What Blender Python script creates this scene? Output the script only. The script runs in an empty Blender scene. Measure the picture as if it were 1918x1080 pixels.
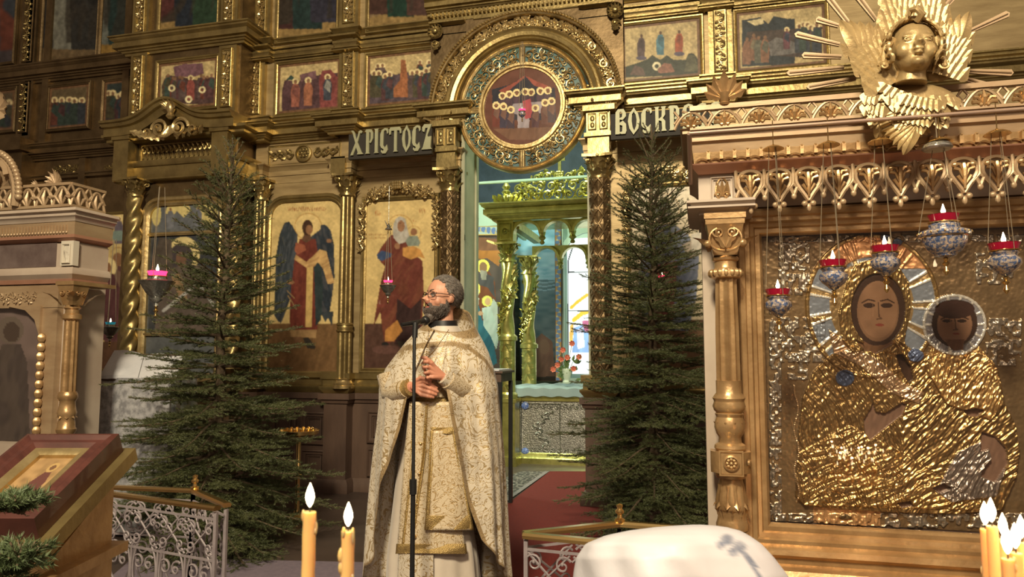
import bpy, math, random
import numpy as np
from mathutils import Vector as V, Matrix
from math import sin, cos, pi, radians, atan, tan, sqrt, atan2
random.seed(7); RNG=np.random.default_rng(7)
SC=bpy.context.scene; COL=SC.collection
# ---------------------------------------------------------------- camera
F=1350.; CX=959.; CY=540.; YAW=radians(14.5); PIT=atan(120/F); CZ=1.45
FW=V((-sin(YAW)*cos(PIT),cos(YAW)*cos(PIT),sin(PIT))); RT=V((cos(YAW),sin(YAW),0)); UP=RT.cross(FW)
CAM=V((0,0,CZ))
def ray(px,py): return FW+RT*((px-CX)/F)+UP*((CY-py)/F)
def W(px,py,Y): d=ray(px,py); return CAM+d*(Y/d.y)          # point of the plane y=Y seen at a pixel
def WD(px,py,dep): return CAM+ray(px,py)*dep
def WZ(px,py,z): d=ray(px,py); return CAM+d*((z-CZ)/d.z)
def WXp(px,py,X): d=ray(px,py); return CAM+d*(X/d.x)
def zz(py,px,Y): return W(px,py,Y).z
def xx(px,Y,py=500): return W(px,py,Y).x
def mpp(px,Y): return Y/ray(px,600).y/F                      # metres per pixel there
cam=bpy.data.cameras.new('camera'); cam.sensor_width=36; cam.lens=36*F/1918; cam.clip_start=.05
co=bpy.data.objects.new('camera',cam); COL.objects.link(co); SC.camera=co
co.matrix_world=Matrix(((RT.x,UP.x,-FW.x,0),(RT.y,UP.y,-FW.y,0),(RT.z,UP.z,-FW.z,CZ),(0,0,0,1)))
cam.dof.use_dof=True; cam.dof.focus_distance=5.5; cam.dof.aperture_fstop=16
# ---------------------------------------------------------------- mesh builder
class MB:
    def __init__(s): s.v=[]; s.f=[]; s.mi=[]; s.m=0
    def add(s,vs,fs):
        b=len(s.v); s.v.extend(vs); s.f.extend([tuple(i+b for i in f) for f in fs]); s.mi.extend([s.m]*len(fs))
    def box(s,x0,x1,y0,y1,z0,z1):
        s.add([(x0,y0,z0),(x1,y0,z0),(x1,y1,z0),(x0,y1,z0),(x0,y0,z1),(x1,y0,z1),(x1,y1,z1),(x0,y1,z1)],
              [(3,2,1,0),(4,5,6,7),(0,1,5,4),(1,2,6,5),(2,3,7,6),(3,0,4,7)])
    def grid(s,P,closed_u=False,closed_v=False):
        n=len(P); m=len(P[0]); vs=[tuple(p) for r in P for p in r]; fs=[]
        for i in range(n if closed_u else n-1):
            for j in range(m if closed_v else m-1):
                a=i*m+j; b=i*m+(j+1)%m; c=((i+1)%n)*m+(j+1)%m; d=((i+1)%n)*m+j; fs.append((a,b,c,d))
        s.add(vs,fs)
    def sweep(s,pts,Ns,B,prof,closed=False,pclosed=True):
        P=[]
        for p,n in zip(pts,Ns): P.append([V(p)+V(n)*a+V(B)*b for a,b in prof])
        s.grid(P,closed,pclosed)
        if not closed and pclosed:
            b=len(s.v)-len(pts)*len(prof); k=len(prof)
            s.f.append(tuple(range(b,b+k))); s.f.append(tuple(reversed(range(len(s.v)-k,len(s.v))))); s.mi+=[s.m]*2
    def mold(s,path,prof):
        # path: (x,y) polyline running to +x, prof: (out,z); out points to -y
        n=len(path); Ns=[]
        for i in range(n):
            def nn(a,b):
                d=V((b[0]-a[0],b[1]-a[1])).normalized(); return V((d.y,-d.x))
            n1=nn(path[max(i-1,0)],path[max(i-1,0)+1]); n2=nn(path[min(i,n-2)],path[min(i,n-2)+1])
            mt=(n1+n2)/(1+n1.dot(n2)); Ns.append((mt.x,mt.y,0))
        s.sweep([(x,y,0) for x,y in path],Ns,(0,0,1),prof)
    def frame(s,x0,x1,z0,z1,y,prof,rnd=0,top_only=False):
        # prof: (outward in plane, towards camera). rounded upper corners when rnd
        pts=[];N=[]
        def c(x,z,nx,nz): pts.append((x,y,z)); N.append((nx,0,nz))
        c(x0,z0,-1,-1); c(x1,z0,1,-1)
        if rnd:
            for k in range(7):
                a=pi/2*k/6; c(x1-rnd+rnd*cos(a),z1-rnd+rnd*sin(a),cos(a),sin(a))
            for k in range(7):
                a=pi/2+pi/2*k/6; c(x0+rnd+rnd*cos(a),z1-rnd+rnd*sin(a),cos(a),sin(a))
        else: c(x1,z1,1,1); c(x0,z1,-1,1)
        s.sweep(pts,N,(0,-1,0),prof,closed=True)
    def tube(s,pts,rad,n=6,flat=None):
        pts=[V(p) for p in pts]; k=len(pts)
        if not hasattr(rad,'__len__'): rad=[rad]*k
        t=(pts[1]-pts[0]).normalized(); a=t.orthogonal().normalized(); P=[]
        for i in range(k):
            t2=(pts[min(i+1,k-1)]-pts[max(i-1,0)]); t2=t2.normalized() if t2.length>1e-9 else t
            a=(a-t2*a.dot(t2)); a=a.normalized() if a.length>1e-6 else t2.orthogonal().normalized(); b=t2.cross(a); t=t2
            P.append([pts[i]+(a*cos(2*pi*j/n)+b*sin(2*pi*j/n))*rad[i] for j in range(n)])
        s.grid(P,False,True); b=len(s.v)-k*n
        s.f.append(tuple(reversed(range(b,b+n)))); s.f.append(tuple(range(len(s.v)-n,len(s.v)))); s.mi+=[s.m]*2
    def lathe(s,prof,c,n=24,mod=None,axis=None,sx=1,sy=1):
        c=V(c); P=[]
        A=V(axis).normalized() if axis else V((0,0,1)); U=V((1,0,0)) if abs(A.z)>.9 else A.orthogonal().normalized(); U=(U-A*U.dot(A)).normalized(); T=A.cross(U)
        for r,z in prof:
            P.append([c+A*z+(U*cos(2*pi*j/n)*sx+T*sin(2*pi*j/n)*sy)*(r*(mod(2*pi*j/n,z) if mod else 1)) for j in range(n)])
        s.grid(P,False,True); b=len(s.v)-len(prof)*n
        s.f.append(tuple(reversed(range(b,b+n)))); s.f.append(tuple(range(len(s.v)-n,len(s.v)))); s.mi+=[s.m]*2
    def ball(s,c,r,n=8,m=6,R=None):
        r=(r,r,r) if not hasattr(r,'__len__') else r; c=V(c); P=[]
        for i in range(m+1):
            th=pi*i/m; row=[]
            for j in range(n):
                p=V((r[0]*sin(th)*cos(2*pi*j/n),r[1]*sin(th)*sin(2*pi*j/n),-r[2]*cos(th)))
                if R is not None: p=R@p
                row.append(c+p)
            P.append(row)
        s.grid(P,False,True)
    def prism(s,poly,O,U,T,B,d,bev=0):
        # polygon (u,v) extruded by d along B (towards the viewer)
        O,U,T,B=V(O),V(U),V(T),V(B); n=len(poly)
        cu=sum(p[0] for p in poly)/n; cv=sum(p[1] for p in poly)/n
        back=[O+U*u+T*v for u,v in poly]; fr=[O+U*u+T*v+B*(d-bev) for u,v in poly]
        vs=back+fr; fs=[tuple(range(n))[::-1],tuple(range(n,2*n))]+[(i,(i+1)%n,n+(i+1)%n,n+i) for i in range(n)]
        s.add(vs,fs)
    def leaf(s,o,up,out,L,w,curl=.5,lobes=4,ridge=.25):
        o,up,out=V(o),V(up).normalized(),V(out).normalized(); sd=up.cross(out).normalized(); P=[]; n=4+lobes*3
        for i in range(n+1):
            t=i/n; ww=w*.5*(sin(pi*min(1,t*.9+.12))**.7)*(1+.28*sin(t*lobes*2*pi))+w*.02
            c=o+up*(L*(t-.12*curl*t**3))+out*(L*curl*(t*t)*.6)
            if t>.8: c=c-up*(L*.25*curl*(t-.8)*4*(t-.8)*5*.2)+out*(L*.1*curl)
            P.append([c+sd*(ww*k)-out*(abs(k)*ww*ridge*1.6-.5*ww*ridge*(1 if k==0 else 0)) for k in (-1,-.5,0,.5,1)])
        s.grid(P)
    def scroll(s,c,U,T,B,R,turns=1.4,r=.12,d=1,a0=0,n=5,rise=.5):
        # flat spiral in plane U,T
        c,U,T,B=V(c),V(U),V(T),V(B); k=int(14*turns); pts=[]; rd=[]
        for i in range(k+1):
            t=i/k; a=a0+d*t*turns*2*pi; q=R*(1-.8*t)
            pts.append(c+U*q*cos(a)+T*q*sin(a)+B*(R*rise*t*.5)); rd.append(R*r*(1-.35*t))
        s.tube(pts,rd,n); s.ball(pts[-1],R*r*1.5,6,4)
    def rinceau(s,pts,Ns,B,w,seed=0,dens=1.):
        rr=random.Random(seed); pts=[V(p) for p in pts]; B=V(B)
        acc=[0]
        for a,b in zip(pts,pts[1:]): acc.append(acc[-1]+(b-a).length)
        L=acc[-1]; st=w*.62/dens; k=max(1,int(L/st)); sgn=1
        def at(t):
            for i in range(len(acc)-1):
                if acc[i+1]>=t: 
                    q=(t-acc[i])/(acc[i+1]-acc[i]+1e-9); return pts[i].lerp(pts[i+1],q),V(Ns[i]).lerp(V(Ns[i+1]),q),(pts[i+1]-pts[i]).normalized()
            return pts[-1],V(Ns[-1]),(pts[-1]-pts[-2]).normalized()
        stem=[]
        for i in range(k):
            p,n,t=at((i+.5)*L/k); n=n.normalized()
            stem.append(p+n*(sgn*w*.16)+B*w*.05)
            s.scroll(p-n*(sgn*w*.1)+B*w*.06,t,n,B,w*.27,1.2,.2,sgn,rr.random()*.5,5)
            s.leaf(p+n*sgn*w*.1+B*w*.05,(n*sgn+t*(.9*rr.uniform(.6,1.2))),B,w*.5,w*.3,.5,3)
            s.leaf(p-n*sgn*w*.16+B*w*.05,(-n*sgn+t*rr.uniform(-.9,.2)),B,w*.4,w*.26,.6,3)
            if rr.random()<.6:
                for q in range(4): s.ball(p+n*sgn*w*rr.uniform(.1,.38)+t*w*rr.uniform(-.3,.1)+B*w*.1,w*.055,6,4)
            sgn=-sgn
        if len(stem)>1: s.tube(stem,w*.05,5)
def wloc(p):
    l=V((0,0,0))
    while p: l=l+p.location; p=p.parent
    return l
def ob(mb,name,mats,parent=None,sharp=40):
    me=bpy.data.meshes.new(name); me.from_pydata([tuple(p) for p in mb.v],[],mb.f)
    if not isinstance(mats,(list,tuple)): mats=[mats]
    for m in mats: me.materials.append(m)
    if len(mats)>1: me.polygons.foreach_set('material_index',mb.mi)
    me.polygons.foreach_set('use_smooth',[True]*len(me.polygons)); me.update()
    if sharp: me.set_sharp_from_angle(angle=radians(sharp))
    o=bpy.data.objects.new(name,me); COL.objects.link(o)
    if parent is not None: o.parent=parent; o.location=-wloc(parent)
    return o
def tag(o,label=None,cat=None,group=None,kind=None):
    for k,v in (('label',label),('category',cat),('group',group),('kind',kind)):
        if v: o[k]=v
    return o
def thing(name,label,cat,loc=(0,0,0),group=None):
    o=bpy.data.objects.new(name,None); COL.objects.link(o); o.location=loc; o.empty_display_size=.05
    return tag(o,label,cat,group)
# ---------------------------------------------------------------- materials
def nodes(name):
    m=bpy.data.materials.new(name); m.use_nodes=True; nt=m.node_tree; return m,nt,nt.nodes['Principled BSDF']
def N(nt,t,**k):
    n=nt.nodes.new(t)
    for a,b in k.items():
        if a[0]=='_': n.inputs[a[1:].replace('_',' ')].default_value=b
        else: setattr(n,a,b)
    return n
def mat(name,c,c2=None,met=0,ro=.5,sc=8,bump=0,bsc=40,lo=.35,hi=.65,coat=0,sheen=0,emit=None,es=0,trans=0,det=6,stretch=None):
    m,nt,b=nodes(name); L=nt.links.new
    b.inputs['Base Color'].default_value=(*c,1); b.inputs['Metallic'].default_value=met; b.inputs['Roughness'].default_value=ro
    b.inputs['Coat Weight'].default_value=coat; b.inputs['Sheen Weight'].default_value=sheen; b.inputs['Transmission Weight'].default_value=trans
    tc=N(nt,'ShaderNodeTexCoord'); src=tc.outputs['Object']
    if stretch:
        mp=N(nt,'ShaderNodeMapping'); mp.inputs['Scale'].default_value=stretch; L(src,mp.inputs[0]); src=mp.outputs[0]
    if c2:
        n=N(nt,'ShaderNodeTexNoise',_Scale=sc,_Detail=det,_Roughness=.6); L(src,n.inputs['Vector'])
        r=N(nt,'ShaderNodeValToRGB'); r.color_ramp.elements[0].position=lo; r.color_ramp.elements[1].position=hi
        r.color_ramp.elements[0].color=(*c,1); r.color_ramp.elements[1].color=(*c2,1); L(n.outputs[0],r.inputs[0]); L(r.outputs[0],b.inputs['Base Color'])
    if bump:
        n=N(nt,'ShaderNodeTexNoise',_Scale=bsc,_Detail=4.); L(src,n.inputs['Vector'])
        bp=N(nt,'ShaderNodeBump',_Strength=bump,_Distance=.01); L(n.outputs[0],bp.inputs['Height']); L(bp.outputs[0],b.inputs['Normal'])
    if emit: b.inputs['Emission Color'].default_value=(*emit,1); b.inputs['Emission Strength'].default_value=es
    return m
G=lambda n,a,b,met=.8,ro=.36,**k: mat(n,a,b,met=met,ro=ro,bump=.25,bsc=25,**k)
MT={
'gold':G('aged_gilding',(.40,.305,.13),(.25,.185,.08),sc=5),
'gold_hi':G('bright_gilding',(.66,.52,.27),(.40,.29,.13),ro=.33,sc=9),
'gold_panel':mat('gilded_board',(.44,.33,.17),(.30,.215,.105),met=.45,ro=.5,sc=2.5,bump=.15,bsc=9,stretch=(1,1,6)),
'gold_dark':G('brown_and_shaded_gilding',(.21,.145,.075),(.12,.08,.04),ro=.45,sc=4),  # brown gilding; on the far-left wing it also stands for shade
'gold_green':G('lemon_gilding',(.60,.56,.20),(.40,.37,.12),ro=.3,sc=9),
'kiot':mat('bronzed_beige_wood',(.43,.31,.19),(.33,.22,.13),met=.3,ro=.42,sc=3,bump=.1,bsc=14,stretch=(1,1,3)),
'kiot_side':mat('beige_painted_wood',(.46,.38,.31),(.38,.30,.24),ro=.5,sc=3,bump=.08,bsc=12),
'kiot_gold':G('orange_gilding',(.52,.34,.17),(.35,.21,.095),met=.6,ro=.33,sc=7),
'kiot_pink':mat('pink_bronze_moulding',(.42,.22,.15),(.34,.17,.11),met=.4,ro=.4,sc=4),
'sign':mat('sign_face',(.35,.35,.225),(.31,.31,.195),met=.2,ro=.5,sc=12),
'sign_back':mat('black_board',(.02,.016,.012),ro=.7),
'darkwood':mat('dark_panel_wood',(.115,.07,.05),(.07,.042,.032),ro=.55,sc=4,bump=.2,bsc=20,stretch=(1,1,.3)),
'redwood':mat('mahogany',(.085,.026,.02),(.05,.015,.012),ro=.4,sc=6,coat=.3,stretch=(1,4,1)),
'brass':mat('polished_brass',(.82,.58,.25),met=1,ro=.24),
'silver':mat('chased_silver',(.50,.50,.47),(.30,.30,.29),met=.9,ro=.32,sc=30,bump=.6,bsc=70),
'iron':mat('pale_painted_iron',(.26,.225,.24),(.20,.17,.185),ro=.5,sc=20),
'black':mat('black_metal',(.012,.012,.013),ro=.4),
'steel':mat('chain_metal',(.20,.16,.11),met=.3,ro=.6),
'red':mat('ruby_glass',(.20,.004,.02),ro=.1,coat=.5,emit=(1,.01,.05),es=.09),
'redlit':mat('lit_ruby_glass',(.6,.01,.05),ro=.1,emit=(1,.03,.12),es=3.5),
'teal':mat('teal_glass',(.02,.25,.32),ro=.15,emit=(.05,.4,.5),es=.25),
'enamel':mat('blue_white_enamel',(.07,.11,.24),(.46,.38,.32),met=.3,ro=.25,sc=85,lo=.44,hi=.56,coat=.5,det=3,bump=.5,bsc=60),
'flame':mat('flame',(1,.8,.4),emit=(1,.76,.45),es=16),
'flame_base':mat('flame_base',(.1,.15,.6),emit=(.15,.25,1),es=2),
'wick':mat('wick',(.02,.02,.02)),
'skin':None,
'white':mat('white_linen',(.62,.62,.66),(.52,.53,.58),ro=.8,sc=5,bump=.2,bsc=30),
'alb':mat('cream_satin',(.60,.53,.45),(.50,.43,.36),ro=.55,sc=3,sheen=.3),
'cloth_blue':mat('pale_blue_cloth',(.34,.44,.47),(.28,.38,.42),ro=.7,sc=4),
'silvercloth':mat('silver_brocade',(.30,.30,.33),(.58,.58,.62),met=.3,ro=.4,sc=16,lo=.4,hi=.6,bump=.4,bsc=30),
'bark':mat('spruce_bark',(.13,.09,.055),(.08,.055,.035),ro=.9,sc=30,bump=.6,bsc=60),
'needle':mat('spruce_needles',(.060,.074,.028),(.105,.115,.045),ro=.55,sc=3.5),
'needle2':mat('spruce_needles_blurred',(.05,.085,.035),(.09,.12,.05),ro=.6,sc=6),
'carpet':mat('red_carpet',(.17,.014,.010),(.12,.010,.008),ro=.95,sc=60,bump=.5,bsc=300),
'floor':mat('stone_floor',(.085,.06,.05),(.06,.042,.036),ro=.45,sc=3),
'plaster':mat('green_white_wall',(.42,.55,.46),(.36,.49,.40),ro=.7,sc=2),
'navy':mat('navy_vault',(.02,.035,.06),(.008,.02,.035),ro=.7,sc=5),
'stone':mat('pale_jamb',(.42,.42,.30),(.33,.34,.24),ro=.5,sc=4),
'hair':mat('grey_brown_hair',(.10,.085,.075),(.20,.175,.155),ro=.5,sc=50,stretch=(1,1,.3)),
'beard':mat('dark_beard',(.055,.042,.036),(.13,.10,.085),ro=.6,sc=60,stretch=(1,1,.3)),
'enam_teal':mat('green_blue_enamel',(.05,.13,.12),(.09,.17,.20),ro=.3,sc=10,coat=.3,det=2),
}
def paintmat(name,ro=.35,coat=.0,met=0,bump=.15):
    m,nt,b=nodes(name); a=N(nt,'ShaderNodeAttribute',attribute_name='Col'); L=nt.links.new
    L(a.outputs['Color'],b.inputs['Base Color'])
    a2=N(nt,'ShaderNodeAttribute',attribute_name='Met'); L(a2.outputs['Fac'],b.inputs['Metallic'])
    b.inputs['Roughness'].default_value=ro; b.inputs['Coat Weight'].default_value=coat*.5; b.inputs['Specular IOR Level'].default_value=.25 if ro>.28 and name!='skin_paint' else .5
    tc=N(nt,'ShaderNodeTexCoord'); n=N(nt,'ShaderNodeTexNoise',_Scale=30,_Detail=4.); L(tc.outputs['Object'],n.inputs['Vector'])
    bp=N(nt,'ShaderNodeBump',_Strength=bump,_Distance=.004); L(n.outputs[0],bp.inputs['Height']); L(bp.outputs[0],b.inputs['Normal'])
    return m
MT['paint']=paintmat('icon_paint',.42); MT['paint_gloss']=paintmat('icon_paint_varnished',.3,.3)
MT['riza']=paintmat('chased_metal_cover',.29,0,0,.5); MT['skinpaint']=paintmat('skin_paint',.5,0,0,.05); MT['weave']=paintmat('woven_cloth',.45,0,0,.3)
def glassmat(name,tint=(1,1,1),al=.06):
    m,nt,b=nodes(name); L=nt.links.new; out=nt.nodes['Material Output']
    t=N(nt,'ShaderNodeBsdfTransparent'); t.inputs[0].default_value=(*tint,1); g=N(nt,'ShaderNodeBsdfGlossy',_Roughness=.015)
    fr=N(nt,'ShaderNodeFresnel'); ge=N(nt,'ShaderNodeNewGeometry'); io=N(nt,'ShaderNodeMapRange'); io.inputs[3].default_value=1.5; io.inputs[4].default_value=.6667; L(ge.outputs['Backfacing'],io.inputs[0]); L(io.outputs[0],fr.inputs[0]); mx=N(nt,'ShaderNodeMixShader'); L(fr.outputs[0],mx.inputs[0]); L(t.outputs[0],mx.inputs[1]); L(g.outputs[0],mx.inputs[2]); L(mx.outputs[0],out.inputs[0])
    return m
MT['glass']=glassmat('window_glass')
# brocade: white and gold swirls
def brocade(name,white,gold,sc=7,th=.5,met=.45,flip=0):
    m,nt,b=nodes(name); L=nt.links.new; tc=N(nt,'ShaderNodeTexCoord')
    n=N(nt,'ShaderNodeTexNoise',_Scale=sc,_Detail=2.,_Distortion=2.2); L(tc.outputs['Object'],n.inputs['Vector'])
    w=N(nt,'ShaderNodeMath',operation='MULTIPLY'); w.inputs[1].default_value=5.5; L(n.outputs[0],w.inputs[0])
    f=N(nt,'ShaderNodeMath',operation='PINGPONG'); f.inputs[1].default_value=.5; L(w.outputs[0],f.inputs[0])
    r=N(nt,'ShaderNodeValToRGB'); e=r.color_ramp.elements; e[0].position=.10; e[1].position=.17; e[0].color=(*gold,1); e[1].color=(*white,1); L(f.outputs[0],r.inputs[0])
    a=N(nt,'ShaderNodeAttribute',attribute_name='Trim'); mx=N(nt,'ShaderNodeMix',data_type='RGBA'); L(a.outputs['Fac'],mx.inputs[0]); L(r.outputs[0],mx.inputs[6]); mx.inputs[7].default_value=(gold[0]*.62,gold[1]*.58,gold[2]*.55,1)
    L(mx.outputs[2],b.inputs['Base Color'])
    r2=N(nt,'ShaderNodeValToRGB'); e=r2.color_ramp.elements; e[0].position=.10; e[1].position=.17; e[0].color=(met,met,met,1); e[1].color=(.05,.05,.05,1); L(f.outputs[0],r2.inputs[0]); L(r2.outputs[0],b.inputs['Metallic'])
    b.inputs['Roughness'].default_value=.42; b.inputs['Sheen Weight'].default_value=.2
    n2=N(nt,'ShaderNodeTexNoise',_Scale=180,_Detail=2.); L(tc.outputs['Object'],n2.inputs['Vector']); ad=N(nt,'ShaderNodeMath',operation='MULTIPLY_ADD'); ad.inputs[1].default_value=-2.; L(r2.outputs[0],ad.inputs[0]); L(n2.outputs[0],ad.inputs[2])
    bp=N(nt,'ShaderNodeBump',_Strength=.5,_Distance=.003); L(ad.outputs[0],bp.inputs['Height']); L(bp.outputs[0],b.inputs['Normal'])
    return m
MT['brocade']=brocade('white_gold_brocade',(.57,.50,.40),(.44,.32,.165),11); MT['brocade2']=brocade('tan_gold_brocade',(.56,.46,.32),(.44,.30,.14),16)
MT['trim']=mat('gold_galloon',(.52,.36,.14),(.36,.25,.10),met=.6,ro=.4,sc=90,bump=.6,bsc=200)
# wax with thin translucency
m,nt,b=nodes('wax'); b.inputs['Base Color'].default_value=(.88,.45,.18,1); b.inputs['Roughness'].default_value=.5; b.inputs['Subsurface Weight'].default_value=.6; b.inputs['Subsurface Radius'].default_value=(.03,.012,.004); b.inputs['Subsurface Scale'].default_value=1.
MT['wax']=m
# ---------------------------------------------------------------- painter
def vnoise(x,y,sc,seed=0):
    r=np.random.default_rng(seed); T=r.random((64,64)); x=x/sc+100; y=y/sc+100
    xi=np.floor(x).astype(int); yi=np.floor(y).astype(int); fx=x-xi; fy=y-yi; fx=fx*fx*(3-2*fx); fy=fy*fy*(3-2*fy)
    g=lambda a,b:T[a%64,b%64]
    return (g(xi,yi)*(1-fx)+g(xi+1,yi)*fx)*(1-fy)+(g(xi,yi+1)*(1-fx)+g(xi+1,yi+1)*fx)*fy
class Paint:
    """colours on a grid of points; author units are the photograph's pixels"""
    def __init__(s,c4,step=1.2,bg=(.6,.45,.2),met=0):
        (ax,ay),(bx,by),(cx,cy),(dx,dy)=c4   # TL TR BR BL
        w=max(abs(bx-ax),abs(cx-dx)); h=max(abs(dy-ay),abs(cy-by)); s.nx=max(4,int(w/step)); s.ny=max(4,int(h/step))
        u,v=np.meshgrid(np.linspace(0,1,s.nx+1),np.linspace(0,1,s.ny+1)); s.u=u; s.w=v
        s.x=(ax*(1-u)+bx*u)*(1-v)+(dx*(1-u)+cx*u)*v; s.y=(ay*(1-u)+by*u)*(1-v)+(dy*(1-u)+cy*u)*v
        s.c=np.zeros(u.shape+(3,)); s.c[:]=bg; s.m=np.full(u.shape,float(met)); s.h=np.zeros(u.shape)
        s.c*= (.85+.3*vnoise(s.x,s.y,14,3))[...,None]
    def put(s,k,col,met=0,h=None,mix=1.):
        kk=(k*mix)[...,None]; s.c=s.c*(1-kk)+np.array(col)*kk; s.m=s.m*(1-k*mix)+met*k*mix
        if h is not None: s.h=s.h*(1-k)+(s.h+h)*k
    def inpoly(s,P):
        r=np.zeros(s.x.shape,bool); n=len(P)
        for i in range(n):
            x1,y1=P[i]; x2,y2=P[(i+1)%n]
            if y1==y2: continue
            c=((y1>s.y)!=(y2>s.y))&(s.x<(x2-x1)*(s.y-y1)/(y2-y1)+x1); r^=c
        return r.astype(float)
    def poly(s,P,col,**k):
        q=s.inpoly(P); v=.8+.4*vnoise(s.x+s.y*.3,s.y*.35,5,int(P[0][0])%50); s.put(q,np.array(col)*v[...,None],**k); return q
    def ell(s,x,y,rx,ry,col,**k): q=(((s.x-x)/rx)**2+((s.y-y)/ry)**2<1).astype(float); s.put(q,col,**k); return q
    def ring(s,x,y,r,w,col,**k): d=np.hypot(s.x-x,s.y-y); q=(abs(d-r)<w).astype(float); s.put(q,col,**k); return q
    def line(s,P,w,col,**k):
        q=np.zeros(s.x.shape,bool)
        for (x1,y1),(x2,y2) in zip(P,P[1:]):
            L=max(1e-6,(x2-x1)**2+(y2-y1)**2); t=np.clip(((s.x-x1)*(x2-x1)+(s.y-y1)*(y2-y1))/L,0,1)
            q|=np.hypot(s.x-x1-t*(x2-x1),s.y-y1-t*(y2-y1))<w
        s.put(q.astype(float),col,**k)
    def folds(s,q,col,ang=0,k=1.6,amt=.5):
        ac=s.x*cos(ang)+s.y*sin(ang)+8*vnoise(s.x,s.y,26,5); al=s.x*sin(ang)-s.y*cos(ang); v=vnoise(ac,al*.18,k*1.9,int(abs(k*10+ang*7))); s.put(q*np.clip((v-.5)*5,0,1)*amt,col)
    def border(s,w,col,wv=None):
        L=s.nx; a=w/ max(1,abs(s.x[0,-1]-s.x[0,0])); b=w/max(1,abs(s.y[-1,0]-s.y[0,0]))
        k=((s.u<a)|(s.u>1-a)|(s.w<b)|(s.w>1-b)).astype(float); s.put(k,col)
    def fig(s,x,y,h,robe,robe2=None,halo=1,skin=(.25,.13,.07),hc=(.80,.65,.33)):
        w=h*.17
        if halo: s.ell(x,y+h*.09,h*.125,h*.125,hc)
        s.poly([(x-w*.5,y+h*.17),(x+w*.5,y+h*.17),(x+w*.95,y+h*.35),(x+w*.8,y+h),(x-w*.9,y+h),(x-w,y+h*.4)],robe)
        if robe2: s.poly([(x-w*.2,y+h*.2),(x+w*.8,y+h*.3),(x+w*.5,y+h*.7),(x-w*.8,y+h*.5)],robe2)
        s.ell(x,y+h*.1,h*.06,h*.075,skin)
    def soften(s,n=1,grain=.25):
        s.c*=(1-grain/2+grain*vnoise(s.x,s.y,2.2,9)+grain*.0)[...,None]*(1-grain/2+grain*vnoise(s.x,s.y,4.5,19))[...,None]
        for _ in range(n):
            p=np.pad(s.c,((1,1),(1,1),(0,0)),mode='edge'); s.c=(p[:-2,1:-1]+p[2:,1:-1]+p[1:-1,:-2]+p[1:-1,2:]+2*p[1:-1,1:-1])/6
    def mesh(s,name,m,parent,fn,bulge=None):
        """fn(u,v,h)->world arrays"""
        P=fn(s.u,s.w,s.h); ny,nx=s.u.shape
        me=bpy.data.meshes.new(name); vs=np.stack(P,-1).reshape(-1,3)
        i=np.arange(ny-1)[:,None]*nx+np.arange(nx-1)[None]; fa=np.stack([i,i+nx,i+nx+1,i+1],-1).reshape(-1,4)
        me.from_pydata(vs.tolist(),[],fa.tolist()); me.polygons.foreach_set('use_smooth',[True]*len(fa))
        c=np.concatenate([np.clip(s.c,0,1).reshape(-1,3),np.ones((nx*ny,1))],1); a=me.color_attributes.new('Col','FLOAT_COLOR','POINT'); a.data.foreach_set('color',c.ravel())
        a=me.attributes.new('Met','FLOAT','POINT'); a.data.foreach_set('value',s.m.ravel()); me.materials.append(m); me.update()
        o=bpy.data.objects.new(name,me); COL.objects.link(o)
        if parent is not None: o.parent=parent; o.location=-wloc(parent)
        return o
def flat(x0,x1,z0,z1,y,k=0):
    return lambda u,v,h:(x0+(x1-x0)*u, np.full(u.shape,float(y))-h*k, z1+(z0-z1)*v)
LP=[950,80,12,230,110,3.0,1.0,.17,0.]
def proj(p):
    d=V(p)-CAM; z=d.dot(FW); return (CX+F*d.dot(RT)/z, CY-F*d.dot(UP)/z)
Y0=7.1
# ---------------------------------------------------------------- iconostasis
ico=thing('iconostasis','tall gilded carved icon screen rising behind the priest and spruces','icon screen',(-2.5,Y0,0))
def prect(px0,px1,pt,pb,Y):
    pm=(px0+px1)/2; ym=(pt+pb)/2
    return xx(px0,Y,ym),xx(px1,Y,ym),zz(pb,pm,Y),zz(pt,pm,Y)
def icon(name,label,px0,px1,pt,pb,Y,fn,fr=7,fm='gold',step=1.2,bg=(.55,.42,.19),rnd=0,cat='icon',group=None,m='paint',bord=None):
    x0,x1,z0,z1=prect(px0,px1,pt,pb,Y); y=Y-.02
    t=thing(name,label,cat,((x0+x1)/2,Y,z0),group)
    P=Paint([proj((x0,y,z1)),proj((x1,y,z1)),proj((x1,y,z0)),proj((x0,y,z0))],step,bg)
    fn(P)
    if bord: P.border(bord[0],bord[1])
    if name!='metal': P.soften(1,.5 if 'festival' in name or 'standing' in name else .22)
    if 'festival' in name: g_=P.c.mean(-1,keepdims=True); P.c=(P.c*.88+g_*.12)*.8
    P.mesh('painting',MT[m],t,flat(x0,x1,z0,z1,y))
    f=MB(); u=fr*mpp((px0+px1)/2,Y)
    f.frame(x0,x1,z0,z1,y,[(-.12*u,-.01),(-.12*u,.3*u),(.15*u,.45*u),(.3*u,.35*u),(.5*u,.6*u),(.8*u,.65*u),(1.*u,.4*u),(1.0*u,-.015)],rnd)
    if rnd:   # corner fillers behind the round frame
        for sx,xc in ((1,x1),(-1,x0)):
            pts=[(xc,z1)]+[(xc-sx*rnd+sx*rnd*cos(a*pi/16),z1-rnd+rnd*sin(a*pi/16)) for a in range(9)]
            f.prism(pts if sx<0 else pts[::-1],(0,y-.012,0),(1,0,0),(0,0,1),(0,-1,0),.006)
    ob(f,'frame',MT[fm],t)
    return t,(x0,x1,z0,z1)
def res(x0,x1,Y,list_,):
    # polyline with forward breaks: list of (xa,xb,dy)
    p=[(x0,Y)]
    for a,b,d in list_: p+=[(a,Y),(a,Y-d),(b,Y-d),(b,Y)]
    p.append((x1,Y)); return p
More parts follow.
